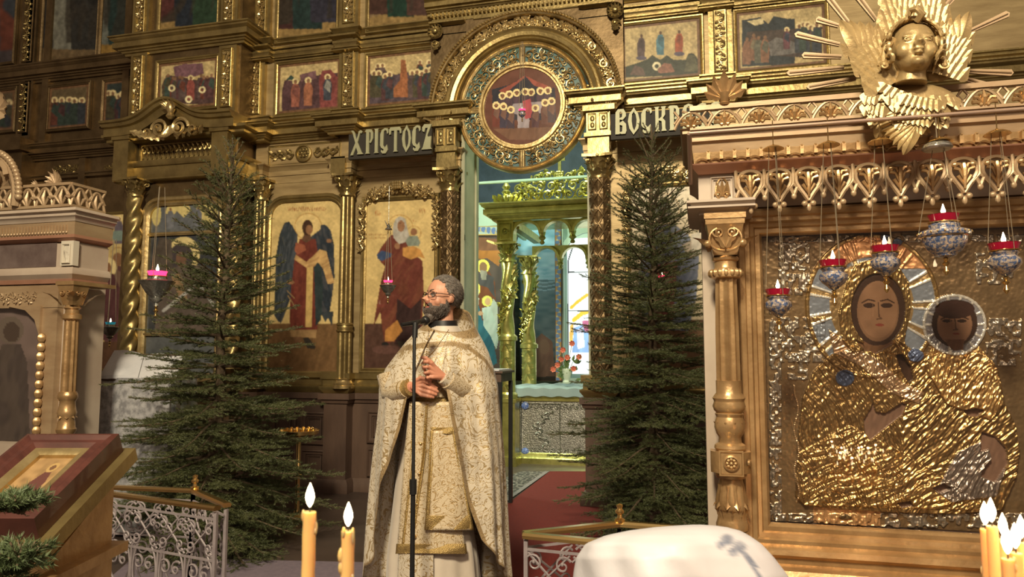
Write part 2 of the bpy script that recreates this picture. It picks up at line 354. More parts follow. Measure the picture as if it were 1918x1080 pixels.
def prof(rows,zt,zb):
    # rows (t,out) with t 0 top..1 bottom ; closes behind
    return [(-.02,zt+(zb-zt)*rows[0][0])]+[(o,zt+(zb-zt)*t) for t,o in rows]+[(-.02,zt+(zb-zt)*rows[-1][0])]
CORN=[(0,.17),(.08,.17),(.12,.155),(.2,.15),(.3,.115),(.34,.11),(.36,.13),(.66,.13),(.68,.09),(.76,.085),(.78,.065),(.86,.055),(.88,.035),(1,.03)]
SILL=[(0,.05),(.25,.05),(.35,.035),(.55,.03),(.6,.045),(.8,.045),(1,.01)]
Zr=lambda py:zz(py,580,Y0)
xb=lambda px,py=400:xx(px,Y0,py)
XL=xb(476); XB=xb(648); XC=xb(841); XD=xb(1124); XR=xb(1420); XA=xb(486)
YF=6.8; XF0=xx(236,YF,300); XF1=xx(445,YF,300)
YP=6.95
# wall boards
cxA=(xx(863,YP,200)+xx(1103,YP,200))/2; rD=(xx(1103,YP,200)-xx(863,YP,200))/2; zA=(zz(80,985,YP)+zz(325,985,YP))/2
print('arch',cxA,zA,rD,(zz(80,985,YP)-zz(325,985,YP))/2)
rD=(rD+(zz(80,985,YP)-zz(325,985,YP))/2)/2
DX0=xx(866,YP,500); DX1=xx(1103,YP,500); ZT=Zr(-260)
w=MB(); w.box(XL,DX0-.02,Y0,Y0+.3,0,ZT); w.box(DX1+.02,XR+4,Y0,Y0+.3,0,ZT); w.box(DX0-.02,DX1+.02,Y0,Y0+.3,zA+rD+.25,ZT)
ob(w,'wall_panelling',MT['gold_panel'],ico)
w=MB(); w.box(-9,XL,Y0+.25,Y0+.4,0,ZT); ob(w,'wall_panelling',MT['gold_dark'],ico)  # darker gilding carries the shade of the far-left wing
w=MB(); w.box(XF0,XF1,YF,Y0+.1,0,ZT); ob(w,'porch_body',MT['gold_dark'],ico)
# arch surround : square frame round the opening
w=MB(); n=24; ri=rD+.03; ro=rD+.34
P=[]
for k in range(n+1):
    a=pi*k/n; c,s_=cos(a),sin(a); q=ro/max(abs(c),abs(s_),.001); P.append([(cxA+ri*c,YP+.02,zA+ri*s_),(cxA+q*c*1.0,YP+.02,zA+min(q*s_,ro))])
w.grid(P); P2=[[(x,Y0+.3,z) for x,_,z in r[:1]]+[r[0]] for r in P]; w.grid(P2)
w.box(cxA-ro,cxA-ri,YP+.02,Y0+.3,Zr(300),zA); w.box(cxA+ri,cxA+ro,YP+.02,Y0+.3,Zr(285),zA)
w.box(cxA-ro,cxA+ro,YP+.03,Y0+.3,zA+rD+.18,zA+ro+.05); w.box(cxA-ro,cxA-ri-.15,YP+.03,Y0+.3,zA,zA+ro); w.box(cxA+ri+.15,cxA+ro,YP+.03,Y0+.3,zA,zA+ro)
for s_ in (-1,1): w.box(min(cxA+s_*ro,cxA+s_*.42),max(cxA+s_*ro,cxA+s_*.42),YP+.025,Y0+.2,zA+.6,zA+ro+.03)
ob(w,'arch_surround',MT['gold_dark'],ico)
# mouldings round the arch
def arcpts(r,a0,a1,n): return [(cxA+r*cos(a),YP,zA+r*sin(a)) for a in np.linspace(a0,a1,n)],[(cos(a),0,sin(a)) for a in np.linspace(a0,a1,n)]
w=MB(); ps,ns=arcpts(rD+.02,-.05,pi+.05,64); ps=[(DX1+.02,YP,zA-.3)]+ps+[(DX0-.02,YP,zA-.3)]; ns=[(1,0,0)]+ns+[(-1,0,0)]
w.sweep(ps,ns,(0,-1,0),[(0,-.3),(0,.03),(.015,.05),(.03,.045),(.04,.07),(.075,.08),(.085,.06),(.105,.055),(.125,.07),(.14,.06),(.14,-.02)])
ob(w,'arch_moulding',MT['gold'],ico)
w=MB(); ps,ns=arcpts(rD+.215,0,pi,40); w.rinceau(ps,ns,(0,-1,0),.19,3,1.1); w.rinceau(ps,ns,(0,-1,.0),.13,9,1.6)
for e in (0,pi):
    for k in range(7): 
        p=V((cxA+(rD+.2)*cos(e),YP-.05,zA+.02)); w.leaf(p,(cos(e)*.9*(k-2)/3,-.1,-.6+.25*abs(k-3)),(0,-1,0),.2,.09,.5,3)
    for k in range(9): w.ball((cxA+(rD+.2)*cos(e)+.022*(k%3-1),YP-.1,zA-.05-.025*(k//3)),.016,6,4)
ob(w,'vine_garland',MT['gold_hi'],ico)
w=MB(); 
for k in range(96):
    a=-.02+(pi+.04)*k/95; w.ball((cxA+(rD+.32)*cos(a),YP-.075,zA+(rD+.32)*sin(a)),(.017,.02,.017),6,4)
ps,ns=arcpts(rD+.3,0,pi,60); w.sweep(ps,ns,(0,-1,0),[(-.012,0),(-.012,.06),(.0,.07),(.012,.06),(.03,.06),(.03,0)])
ob(w,'bead_rim',MT['gold_hi'],ico)
for sx in (-1,1):
    w=MB(); c=V((cxA+sx*(rD+.27),YP-.03,zA+rD+.22))
    for k in range(12): w.leaf(c,(cos(k*pi/6),-.1,sin(k*pi/6)),(0,-1,0),.085,.04,.4,1)
    w.ball(c+V((0,-.03,0)),(.03,.02,.03)); w.scroll(c+V((0,0,-.13)),(1,0,0),(0,0,1),(0,-1,0),.05,1.3,.2,sx); w.leaf(c+V((0,0,-.1)),(0,0,-1),(0,-1,0),.13,.07,.5,3)
    w.lathe([(.08,0),(.085,.02),(.075,.035),(.07,.0)],c,24,axis=(0,-1,0))
    ob(w,'rosette',MT['gold'],ico)
# coffers (raised frames) helper
def coffer(mb,x0,x1,z0,z1,y,u=.03,d=.02): mb.frame(x0,x1,z0,z1,y,[(0,-.01),(0,d),(-.3*u,d*1.2),(-.5*u,d*.6),(-u,d*.5),(-u,-.01)][::-1])
# entablature
BR=[(XA-.10,XA+.10,.12),(XB-.12,XB+.12,.14),(XC-.11,XC+.11,.16)]
BRr=[(XD-.13,XD+.12,.16),(xb(1345,200)-.12,xb(1345,200)+.12,.14)]
def both(mb,pr,d=1.,z=None):
    mb.mold(res(XL-.05,DX0-.02,Y0,[(a,b,c*d) for a,b,c in BR]),pr)
    mb.mold(res(DX1+.02,XR+4,Y0,[(a,b,c*d) for a,b,c in BRr]),pr)
BR[2]=(XC-.13,DX0-.03,.16)
w=MB(); both(w,prof(CORN,Zr(233),Zr(264))); ob(w,'cornice',MT['gold'],ico)
w=MB(); both(w,prof([(0,.03),(.1,.05),(.3,.05),(.5,.03),(1,.015)],Zr(306),Zr(317))); 
both(w,prof([(0,.012),(1,.012)],Zr(317),Zr(326))); both(w,prof([(0,.006),(1,.006)],Zr(327),Zr(340))); ob(w,'architrave',MT['gold_panel'],ico)
w=MB(); both(w,prof([(0,.02),(.3,.045),(.7,.045),(1,.01)],Zr(82),Zr(90))); both(w,prof([(0,.03),(.4,.03),(.6,.015),(1,.01)],Zr(90),Zr(103)),.6); both(w,prof(SILL,Zr(103),Zr(110)),.5)
both(w,prof(SILL,Zr(214),Zr(224)),.4)
both(w,prof([(0,.06),(.2,.06),(.5,.03),(.6,.05),(1,.02)],Zr(68),Zr(78)),.5); ob(w,'string_course',MT['gold'],ico)
# portal cornice above the arch
w=MB(); xq0,xq1=xx(800,YP,40),xx(1160,YP,10); zt=zz(-3,985,YP); 
w.mold(res(xq0,xq1,YP+.04,[]),prof(CORN,zt+.10,zt-.06))
w.mold(res(xq0+.05,xq1-.05,YP+.04,[]),prof([(0,.03),(1,.03)],zt-.06,zt-.14))
for k in range(44):
    x=xq0+.06+(xq1-xq0-.12)*k/43; w.box(x-.011,x+.011,YP-.04,YP+.03,zt-.10,zt-.055)
ob(w,'portal_cornice',MT['gold'],ico)
# frieze ornaments
def ornament(x0,x1,z0,z1,y,kind,mt='gold_hi',parent=None,name='frieze_ornament',seed=1):
    w=MB(); h=z1-z0; zm=(z0+z1)/2; xm=(x0+x1)/2
    if kind=='roundel':
        w.lathe([(.5*h,0),(.5*h,.03),(.42*h,.035),(.4*h,.015),(.01,.02)],(xm,y,zm),20,axis=(0,-1,0))
        for k in range(6): w.scroll((xm+.2*h*cos(k*pi/3),y-.03,zm+.2*h*sin(k*pi/3)),(1,0,0),(0,0,1),(0,-1,0),h*.13,1,.25)
        for s in (-1,1):
            n=7; xs=[xm+s*(.65*h+(abs(x1-xm)-.65*h)*t/n) for t in range(n+1)]
            for ph in (0,pi): w.tube([(xs[0]+(xs[-1]-xs[0])*q/24,y-.02,zm+sin(q/24*3*pi+ph)*h*.27*(1-q/40)) for q in range(25)],h*.05,5)
            for q in range(5): w.leaf((xs[0]+(xs[-1]-xs[0])*(q+.4)/5.2,y-.02,zm),(s,0,.8*(-1)**q),(0,-1,0),h*.45,h*.22,.5,2)
    else:
        w.rinceau([(xm,y,z1),(xm,y,z0)] if kind=='v' else [(x0,y,zm),(x1,y,zm)],[(1,0,0)]*2 if kind=='v' else [(0,0,1)]*2,(0,-1,0),(x1-x0) if kind=='v' else h,seed)
    return ob(w,name,MT[mt],parent or ico)
w=MB(); x0,x1,z0,z1=prect(508,634,272,304,Y0); coffer(w,x0-.03,x1+.03,z0-.02,z1+.02,Y0,.02,.012)
ob(w,'frieze_panel',MT['gold'],ico)
ornament(x0,x1,z0,z1,Y0,'roundel','gold')
# pilaster strips, upper row
w=MB()
def strip(px,wpx,pt,pb,Y,sd,par=ico,mt='gold_hi'):
    w=MB()
    x0,x1,z0,z1=prect(px-wpx/2,px+wpx/2,pt,pb,Y); y=Y-.05
    w.box(x0-.06,x1+.06,Y-.05,Y+.02,z0-.06,z1+.06); w.box(x0-.07,x1+.07,Y-.06,Y+.02,z0-.12,z0-.06)
    coffer(w,x0-.015,x1+.015,z0-.02,z1+.02,y,.02,.02)
    pl=ob(w,'pilaster',MT['gold' if mt=='gold_hi' else 'gold_dark'],par); ornament(x0,x1,z0,z1,y-.005,'v',mt,pl,'strip_ornament',sd)
for a in ((656,17,102,200,Y0,1),(484,14,112,214,Y0,2),(1349,20,25,135,Y0,3),(658,17,-90,44,Y0,4),(495,16,-80,66,Y0,5),(849,16,-90,24,Y0,6)): strip(*a)
# lower dado
w=MB(); both(w,prof([(0,.05),(.3,.05),(.35,.03),(.6,.03),(.65,.06),(.75,.06),(1,.02)],Zr(697),Zr(734)),.9); ob(w,'gilded_sill',MT['gold'],ico)
w=MB(); both(w,prof([(0,.06),(.6,.06),(.65,.04),(1,.03)],Zr(734),Zr(752))); both(w,prof([(0,.012),(1,.012)],Zr(752),.12)); both(w,prof([(0,.03),(.3,.06),(1,.06)],.14,0))
for a,b in ((505,620),(685,810),(1160,1300)):
    for c,d in ((770,830),(840,893)):
        x0,x1,z0,z1=prect(a,b,c,d,Y0)
        for q in (0,1):
            xa=x0+(x1-x0)*q/2+.03; xb_=x0+(x1-x0)*(q+1)/2-.03
            coffer(w,xa,xb_,z0,z1,Y0-.012,.05,.03); coffer(w,xa+.07,xb_-.07,z0+.06,z1-.06,Y0-.012,.02,.02)
ob(w,'dado',MT['darkwood'],ico)
# columns
def capital(mb,c,r,h):
    x,y,z=c; mb.lathe([(r*.95,0),(r*.9,h*.3),(r*1.05,h*.75),(r*1.25,h*.88)],c,16)
    for row,(n,zz_,L) in enumerate(((8,.02,.42),(8,.3,.45))):
        for k in range(n):
            a=2*pi*(k+.5*row)/n; d=V((cos(a),sin(a),0)); mb.leaf(V(c)+d*r*.95+V((0,0,h*zz_)),(d.x*.15,d.y*.15,1),d,h*L,r*.75,.75,3)
    for k in range(4):
        a=pi/4+k*pi/2; d=V((cos(a),sin(a),0)); mb.scroll(V(c)+d*r*1.35+V((0,0,h*.76)),d,(0,0,1),(-sin(a),cos(a),0),h*.15,1.3,.32,1,-2)
        mb.tube([V(c)+d*r+V((0,0,h*.4)),V(c)+d*r*1.15+V((0,0,h*.7)),V(c)+d*r*1.35+V((0,0,h*.9))],h*.05,5)
    q=r*1.55; mb.prism([(-q,-q),(0,-q*.8),(q,-q),(q*.8,0),(q,q),(0,q*.8),(-q,q),(-q*.8,0)],(x,y,z+h*.88),(1,0,0),(0,1,0),(0,0,1),h*.12)
    for k in range(4):
        a=k*pi/2; mb.ball(V(c)+V((cos(a)*r*1.3,sin(a)*r*1.3,h*.92)),h*.07,6,4)
def flutes(n,d=.1): return lambda a,z:1-d*(.5+.5*cos(n*a))**.5
def column(px,Y,ptop,pcap,pbot,r,kind,mt='gold'):
    x=xx(px,Y,500); zt=zz(ptop,px,Y); zc=zz(pcap,px,Y); z0=zz(pbot,px,Y); pr=ico
    c=MB()
    if kind=='flute':
        zm=z0+(zc-z0)*.29
        c.lathe([(r,z0+.1),(r,zm)],(x,Y,0),72,flutes(12,.16)); c.lathe([(r*.97,zm+.08),(r*.93,zc)],(x,Y,0),72,flutes(12,.16))
        c.lathe([(r,zm-.01),(r*1.15,zm),(r*1.15,zm+.015),(r,zm+.02),(r*1.05,zm+.045),(r,zm+.06),(r*1.15,zm+.065),(r*1.15,zm+.08),(r,zm+.09)],(x,Y,0),32)
    elif kind=='twist':
        P=[]; nz=220; n=28
        for i in range(nz+1):
            z=z0+.1+(zc-z0-.1)*i/nz; P.append([(x+r*(1+.16*cos(3*(a-(z-z0)*9.)))*cos(a),Y+r*(1+.16*cos(3*(a-(z-z0)*9.)))*sin(a),z) for a in [2*pi*j/n for j in range(n)]])
        c.grid(P,False,True)
    elif kind=='diamond':
        P=[]; n=120; nz=int((zc-z0)/.007)
        for i in range(nz+1):
            z=z0+.1+(zc-z0-.1)*i/nz; row=[]
            for j in range(n):
                a=2*pi*j/n; k=6; u=(a/(2*pi)*k+(z-z0)/.15); v=(a/(2*pi)*k-(z-z0)/.15); g=max(abs((u%1)-.5),abs((v%1)-.5))*2
                e=.09 if g>.80 else .13*(1-g/.8)-.05
                row.append((x+r*(1+e)*cos(a),Y+r*(1+e)*sin(a),z))
            P.append(row)
        c.grid(P,False,True)
    shaft=ob(c,'column',MT[mt],pr,25 if kind=='diamond' else 40)
    b=MB(); b.lathe([(r*1.45,z0),(r*1.45,z0+.03),(r*1.3,z0+.035),(r*1.35,z0+.055),(r*1.2,z0+.065),(r*1.1,z0+.085),(r*1.2,z0+.1),(r,z0+.11)],(x,Y,0),32)
    ob(b,'base',MT['gold_hi' if kind=='flute' else 'gold'],shaft)
    b=MB(); capital(b,(x,Y,zc),r*1.05,zt-zc); b.lathe([(r,zc-.02),(r*1.12,zc-.01),(r*1.1,zc+.01),(r,zc+.012)],(x,Y,0),24); ob(b,'capital',MT['gold'],shaft)
column(648,Y0-.12,328,366,727,.078,'flute'); column(486,Y0-.10,336,374,727,.07,'flute')
column(842,YP-.0,318,358,726,.088,'diamond','gold_dark'); column(1124,YP-.0,293,334,726,.092,'diamond','gold_dark')
column(1352,Y0-.12,290,330,727,.078,'flute')
column(247,YF-.14,336,368,690,.078,'twist'); column(437,YF-.14,330,362,690,.078,'twist')
# blocks over columns
w=MB()
for px,a,b,wd in ((842,290,320,.1),(1124,262,294,.105)):
    if px>1000: ob(w,'impost_block',MT['gold'],ico); w=MB()
    x=xx(px,YP,300); w.box(x-wd,x+wd,YP-.12,Y0,zz(b,px,YP),zz(a,px,YP)); w.box(x-wd-.03,x+wd+.03,YP-.15,Y0,zz(a,px,YP),zz(a-7,px,YP)); w.box(x-wd-.01,x+wd+.01,YP-.13,Y0,zz(a-7,px,YP),zz(a-46,px,YP)); w.box(x-wd-.04,x+wd+.06,YP-.17,Y0,zz(a-46,px,YP),zz(a-56,px,YP))
    for q in (-1,1):
        xq=x+q*.055; za,zb=zz(a-12,px,YP),zz(a-42,px,YP); coffer(w,xq-.04,xq+.04,za,zb,YP-.13,.012,.015); w.ball((xq,YP-.13,za+(zb-za)*.3),(.022,.01,.03),8,5); w.ball((xq,YP-.13,za+(zb-za)*.7),(.022,.01,.03),8,5)
ob(w,'impost_block',MT['gold'],ico)
for px in (648,486,1352):
    w=MB(); x=xx(px,Y0,320); w.box(x-.085,x+.085,Y0-.19,Y0,zz(336 if px<500 else 328,px,Y0-.1)-(.0),Zr(306)); ob(w,'impost_block',MT['gold'],ico)
# ---------------------------------------------------------------- porch bay on the left
w=MB(); zf=lambda py:zz(py,340,YF)
def wav(t):   # pediment height
    return .19*math.exp(-((t-.5)/.17)**2)*(1 if abs(t-.5)<.5 else 0)
n=40; xa,xz=xx(207,YF-.1,240),xx(448,YF-.1,220); zc=zz(232,440,YF)
ps=[(xa+(xz-xa)*k/n,YF,zc+wav(k/n)*1.1) for k in range(n+1)]; nsl=[]
for k in range(n+1):
    a=V(ps[max(0,k-1)]); b=V(ps[min(n,k+1)]); d=(b-a).normalized(); nsl.append((-d.z,0,d.x))
w.sweep(ps,nsl,(0,-1,0),[(-.09,-.05),(-.09,.2),(-.0,.2),(.01,.235),(.04,.25),(.05,.275),(.075,.28),(.075,-.05)])
for a,b,o in ((250,258,.17),(258,266,.13)): w.mold([(XF0-.03,Y0+.2),(XF0-.03,YF),(XF1+.03,YF),(XF1+.03,Y0+.2)],prof([(0,o),(.6,o),(1,o-.03)],zf(a),zf(b)))
for a,b,o in ((300,310,.1),(310,333,.06),(333,338,.09)): w.mold([(XF0,Y0+.2),(XF0,YF),(XF1,YF),(XF1,Y0+.2)],prof([(0,o),(.5,o),(1,o-.02)],zf(a),zf(b)))
for px in (247,428): x=xx(px,YF,300); w.box(x-.1,x+.1,YF-.17,YF+.1,zf(337),zf(262)); w.box(x-.12,x+.12,YF-.19,YF+.1,zf(262),zf(252))
x0,x1,z0,z1=prect(268,398,270,299,YF); coffer(w,x0-.03,x1+.03,z0-.03,z1+.03,YF,.03,.03)
for i in range(15):
    x=x0+(x1-x0)*(i+.5)/15
    for j in range(2): w.leaf((x,YF-.02,z0+(z1-z0)*(.05+.45*j)),(.35*(-1)**j,0,1),(0,-1,0),(z1-z0)*.5,.05,.4,1); w.ball((x,YF-.02,z0+(z1-z0)*(.5*j+.25)),(.014,.02,.03),6,4)
ob(w,'porch_cornice',MT['gold'],ico)
w=MB(); c=W(318,240,YF-.26)
for s in (-1,1):
    w.scroll(c+V((s*.13,0,.0)),(s,0,0),(0,0,1),(0,-1,0),.11,1.6,.2,1,0); w.scroll(c+V((s*.3,0,-.03)),(s,0,0),(0,0,1),(0,-1,0),.07,1.3,.22,-1)
    for q in range(5): w.leaf(c+V((s*(.05+.07*q),0,-.05)),(s,0,-.6+.35*q*.6),(0,-1,0),.16,.08,.6,3)
for q in range(5): w.leaf(c+V((0,-.02,.02)),((q-2)*.3,0,-1),(0,-1,0),.17,.07,.6,3)
w.lathe([(.02,0),(.05,.03),(.03,.07),(.05,.11),(.045,.17),(.02,.2)],c+V((.0,0,.1)),12)
for q in range(7): w.leaf(c+V((0,-.02,.2)),((q-3)*.45,0,1),(0,-1,0),.13,.05,.6,2)
ob(w,'shell_crest',MT['gold_hi'],ico)
strip(264,14,112,214,YF,11,mt='gold_hi'); strip(430,15,98,200,YF,12); strip(272,14,-90,62,YF,13); strip(436,14,-95,40,YF,14); w=MB()
w.mold([(XF0-.02,Y0+.2),(XF0-.02,YF),(XF1+.02,YF),(XF1+.02,Y0+.2)],prof(CORN,zf(64),zf(96))); 
ob(w,'porch_string_course',MT['gold'],ico)
# ---------------------------------------------------------------- far-left wing, its shade put into darker gilding and paintings
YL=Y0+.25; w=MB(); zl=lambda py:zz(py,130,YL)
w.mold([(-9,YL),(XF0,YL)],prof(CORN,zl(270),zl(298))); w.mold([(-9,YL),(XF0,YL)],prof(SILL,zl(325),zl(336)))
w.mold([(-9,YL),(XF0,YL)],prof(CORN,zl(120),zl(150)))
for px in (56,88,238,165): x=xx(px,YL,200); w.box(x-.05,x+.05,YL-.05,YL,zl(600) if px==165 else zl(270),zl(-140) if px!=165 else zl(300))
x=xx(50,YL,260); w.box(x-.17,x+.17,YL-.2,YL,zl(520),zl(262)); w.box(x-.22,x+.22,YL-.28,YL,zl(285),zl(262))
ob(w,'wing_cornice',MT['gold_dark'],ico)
for px0,px1,py0,py1,sd in ((100,155,308,325,1),(195,228,308,320,2)): a=prect(px0,px1,py0,py1,YL); ornament(*a,YL,'h','gold',seed=sd)
w=MB()
strip(62,14,-60,116,YL,21,mt='gold'); strip(52,13,160,248,YL,22,mt='gold'); ob(w,'wing_pilaster',MT['gold_dark'],ico)
# ---------------------------------------------------------------- small icons of the upper rows
BR_=(.17,.085,.04)
def crowd(P,x0,x1,y,h,n,cols,seed,halo=1,jit=4):
    r=random.Random(seed)
    for i in range(n): P.fig(x0+(x1-x0)*(i+.5)/n+r.uniform(-2,2),y+r.uniform(-jit,jit),h,cols[r.randrange(len(cols))],cols[r.randrange(len(cols))],halo)
DK=[(.10,.045,.05),(.05,.06,.08),(.16,.05,.035),(.08,.07,.04),(.05,.08,.07),(.12,.08,.08)]
def p_presentation(P):
    P.poly([(528,208),(528,172),(533,150),(560,152),(575,145),(600,140),(640,135),(640,205)],(.10,.05,.06)); P.poly([(536,150),(545,140),(556,150)],(.04,.08,.07))
    P.poly([(562,140),(592,132),(594,148),(564,152)],(.20,.10,.12)); P.poly([(600,205),(598,150),(604,132),(620,130),(632,145),(632,200)],(.24,.06,.06))
    P.fig(554,148,52,(.30,.10,.07),(.2,.07,.06)); P.fig(578,146,52,(.35,.13,.07)); P.fig(614,140,48,(.06,.07,.1),(.3,.3,.28))
def p_descent(P):
    P.poly([(690,195),(690,140),(720,132),(740,140),(790,130),(815,120),(815,190)],(.10,.07,.09)); crowd(P,700,725,116,45,2,DK,2); crowd(P,780,812,112,45,2,DK,3)
    P.poly([(752,112),(760,112),(765,150),(780,170),(780,182),(735,182),(738,165),(750,150)],(.36,.13,.05)); crowd(P,697,735,136,50,4,DK,4); crowd(P,768,812,130,52,5,DK,5)
def p_dorm(P):
    P.poly([(305,195),(303,160),(312,140),(345,145),(370,150),(372,145),(400,145),(402,195)],(.09,.05,.05)); P.poly([(325,125),(345,120),(380,118),(382,138),(360,145),(328,143)],(.19,.09,.12))
    crowd(P,308,345,140,45,6,DK,6,0); crowd(P,375,400,140,45,4,DK,7,0); P.fig(358,142,45,(.28,.07,.06)); P.ring(322,165,5,1.6,(.8,.7,.4)); P.ring(379,168,5,1.6,(.8,.7,.4)); P.ring(354,186,5,1.8,(.85,.75,.45))
def p_transf(P):
    P.poly([(1172,145),(1172,125),(1195,118),(1215,110),(1222,103),(1238,112),(1250,103),(1262,112),(1285,112),(1290,100),(1300,100),(1308,112),(1308,140)],(.035,.045,.03))
    for x,y,c,b in ((1202,63,(.10,.06,.07),1),(1238,57,(.06,.20,.28),0),(1273,55,(.40,.08,.03),1)):
        P.fig(x,y,46,c,tuple(q*.7 for q in c),0,(.1,.05,.03))
        if b: P.ell(x,y+46,10,4,(.10,.08,.14))
    P.ring(1231,124,6,2,(.8,.72,.45)); P.poly([(1232,130),(1245,118),(1258,120),(1265,135),(1235,137)],(.30,.12,.08)); P.poly([(1180,140),(1190,122),(1205,128),(1210,142)],(.12,.07,.06)); P.poly([(1282,135),(1290,102),(1302,104),(1308,132)],(.09,.09,.05))
def p_entry(P):
    P.poly([(1390,125),(1390,38),(1425,32),(1440,45),(1450,30),(1475,35),(1490,35),(1490,120)],(.03,.04,.05)); P.poly([(1390,100),(1400,60),(1540,50),(1540,110)],(.07,.05,.045))
    crowd(P,1395,1440,65,52,4,[(.25,.12,.07),(.12,.12,.09),(.2,.16,.1)],8,0); P.poly([(1440,80),(1455,70),(1480,75),(1500,85),(1490,100),(1445,105)],(.16,.15,.15)); P.fig(1475,52,40,(.14,.05,.07),(.05,.06,.1)); crowd(P,1495,1535,45,55,6,DK,9)
    P.poly([(1400,40),(1430,34),(1432,44),(1415,48)],(.62,.52,.28))
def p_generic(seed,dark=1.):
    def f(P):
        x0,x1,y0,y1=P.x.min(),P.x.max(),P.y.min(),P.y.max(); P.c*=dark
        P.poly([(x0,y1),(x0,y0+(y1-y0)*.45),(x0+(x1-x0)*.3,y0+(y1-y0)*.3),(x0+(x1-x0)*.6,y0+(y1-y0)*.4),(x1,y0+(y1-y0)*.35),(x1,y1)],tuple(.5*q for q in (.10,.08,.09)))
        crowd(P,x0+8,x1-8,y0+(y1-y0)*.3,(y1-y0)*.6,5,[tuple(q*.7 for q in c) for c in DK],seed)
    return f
def p_tall(seed,cols,gold=(.30,.20,.08)):
    def f(P):
        x0,x1,y0,y1=P.x.min(),P.x.max(),P.y.min(),P.y.max(); h=y1-y0
        P.c*=.8; P.poly([(x0,y1),(x0,y1-h*.12),(x0+(x1-x0)*.5,y1-h*.2),(x1,y1-h*.17),(x1,y1)],tuple(q*.75 for q in gold)); r=random.Random(seed); n=len(cols)
        for i,c in enumerate(cols): P.fig(x0+(x1-x0)*(i+.7)/(n+.4),y0+h*.02+r.uniform(-10,4),h*.86,tuple(q*.5 for q in c),tuple(q*.35 for q in c)); P.folds(((P.w<.85)&(P.w>.3)).astype(float),(.03,.025,.02),.15,5,.6)
    return f
B3=(3,BR_)
icon('scene_icon','small icon of robed figures before a red tower, upper row beneath dark trousers of a tall icon','x'and 522,640,120,215,Y0,p_presentation,6,'gold',1.,bord=(6,(.20,.10,.045))) if 0 else None
def sm(label,*a,**k):
    k.setdefault('bord',(5,(.19,.095,.045))); k.setdefault('group','small framed icons of the upper row'); return icon('festival_icon',label,*a,**k)
sm('small icon with two red-robed figures facing a red tower',522,638,117,210,Y0,p_presentation,fr=7,step=1.)
sm('small icon of many haloed figures around an orange-robed one, beside left shoulder of the arch',690,814,100,196,Y0,p_descent,fr=7,step=1.)
sm('small icon with purple cloud above a crowd, over the shell crest of the side porch',299,408,115,204,YF,p_dorm,fr=7,step=1.)
sm('small gold icon with three standing figures on a dark hill, right of the arch',1166,1312,43,150,Y0,p_transf,fr=7,step=1.)
sm('small dark icon with riders and crowd, behind the rays of the gilded cherub',1380,1546,17,128,Y0,p_entry,fr=7,step=1.)
sm('small dim icon with pale haloed faces low in the far-left wing',94,168,162,240,YL,p_generic(3,.5),fr=6,fm='gold_dark',bg=(.28,.2,.1),step=1.3)  # far-left paintings are coloured darker to carry the wing's shade
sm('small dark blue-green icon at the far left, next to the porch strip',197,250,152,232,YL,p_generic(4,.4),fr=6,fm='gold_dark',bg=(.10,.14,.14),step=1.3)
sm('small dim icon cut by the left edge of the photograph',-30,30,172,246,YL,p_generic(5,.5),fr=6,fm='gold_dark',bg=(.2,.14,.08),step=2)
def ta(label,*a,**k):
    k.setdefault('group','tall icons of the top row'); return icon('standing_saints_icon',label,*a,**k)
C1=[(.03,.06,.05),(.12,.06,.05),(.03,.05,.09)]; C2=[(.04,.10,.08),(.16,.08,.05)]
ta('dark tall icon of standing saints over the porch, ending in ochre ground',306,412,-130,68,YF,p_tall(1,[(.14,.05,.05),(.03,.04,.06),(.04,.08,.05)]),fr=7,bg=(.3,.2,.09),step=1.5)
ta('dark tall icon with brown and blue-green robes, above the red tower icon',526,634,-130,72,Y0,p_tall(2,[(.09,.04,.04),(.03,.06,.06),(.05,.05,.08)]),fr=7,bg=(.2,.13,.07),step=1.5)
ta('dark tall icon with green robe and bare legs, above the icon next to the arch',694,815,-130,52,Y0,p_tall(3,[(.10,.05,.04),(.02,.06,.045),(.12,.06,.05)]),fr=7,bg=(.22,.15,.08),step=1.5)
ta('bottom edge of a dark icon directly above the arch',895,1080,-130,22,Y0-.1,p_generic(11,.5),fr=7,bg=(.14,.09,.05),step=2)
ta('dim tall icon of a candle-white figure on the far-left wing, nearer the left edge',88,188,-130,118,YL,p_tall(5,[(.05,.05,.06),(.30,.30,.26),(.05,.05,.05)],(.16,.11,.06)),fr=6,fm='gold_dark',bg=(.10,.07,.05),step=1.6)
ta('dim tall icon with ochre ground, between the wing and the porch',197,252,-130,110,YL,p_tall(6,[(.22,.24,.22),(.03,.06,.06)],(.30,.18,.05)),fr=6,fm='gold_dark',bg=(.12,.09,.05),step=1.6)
ta('nearly black icon at the upper left corner',-40,34,-130,120,YL,p_generic(13,.3),fr=6,fm='gold_dark',bg=(.05,.03,.03),step=3)
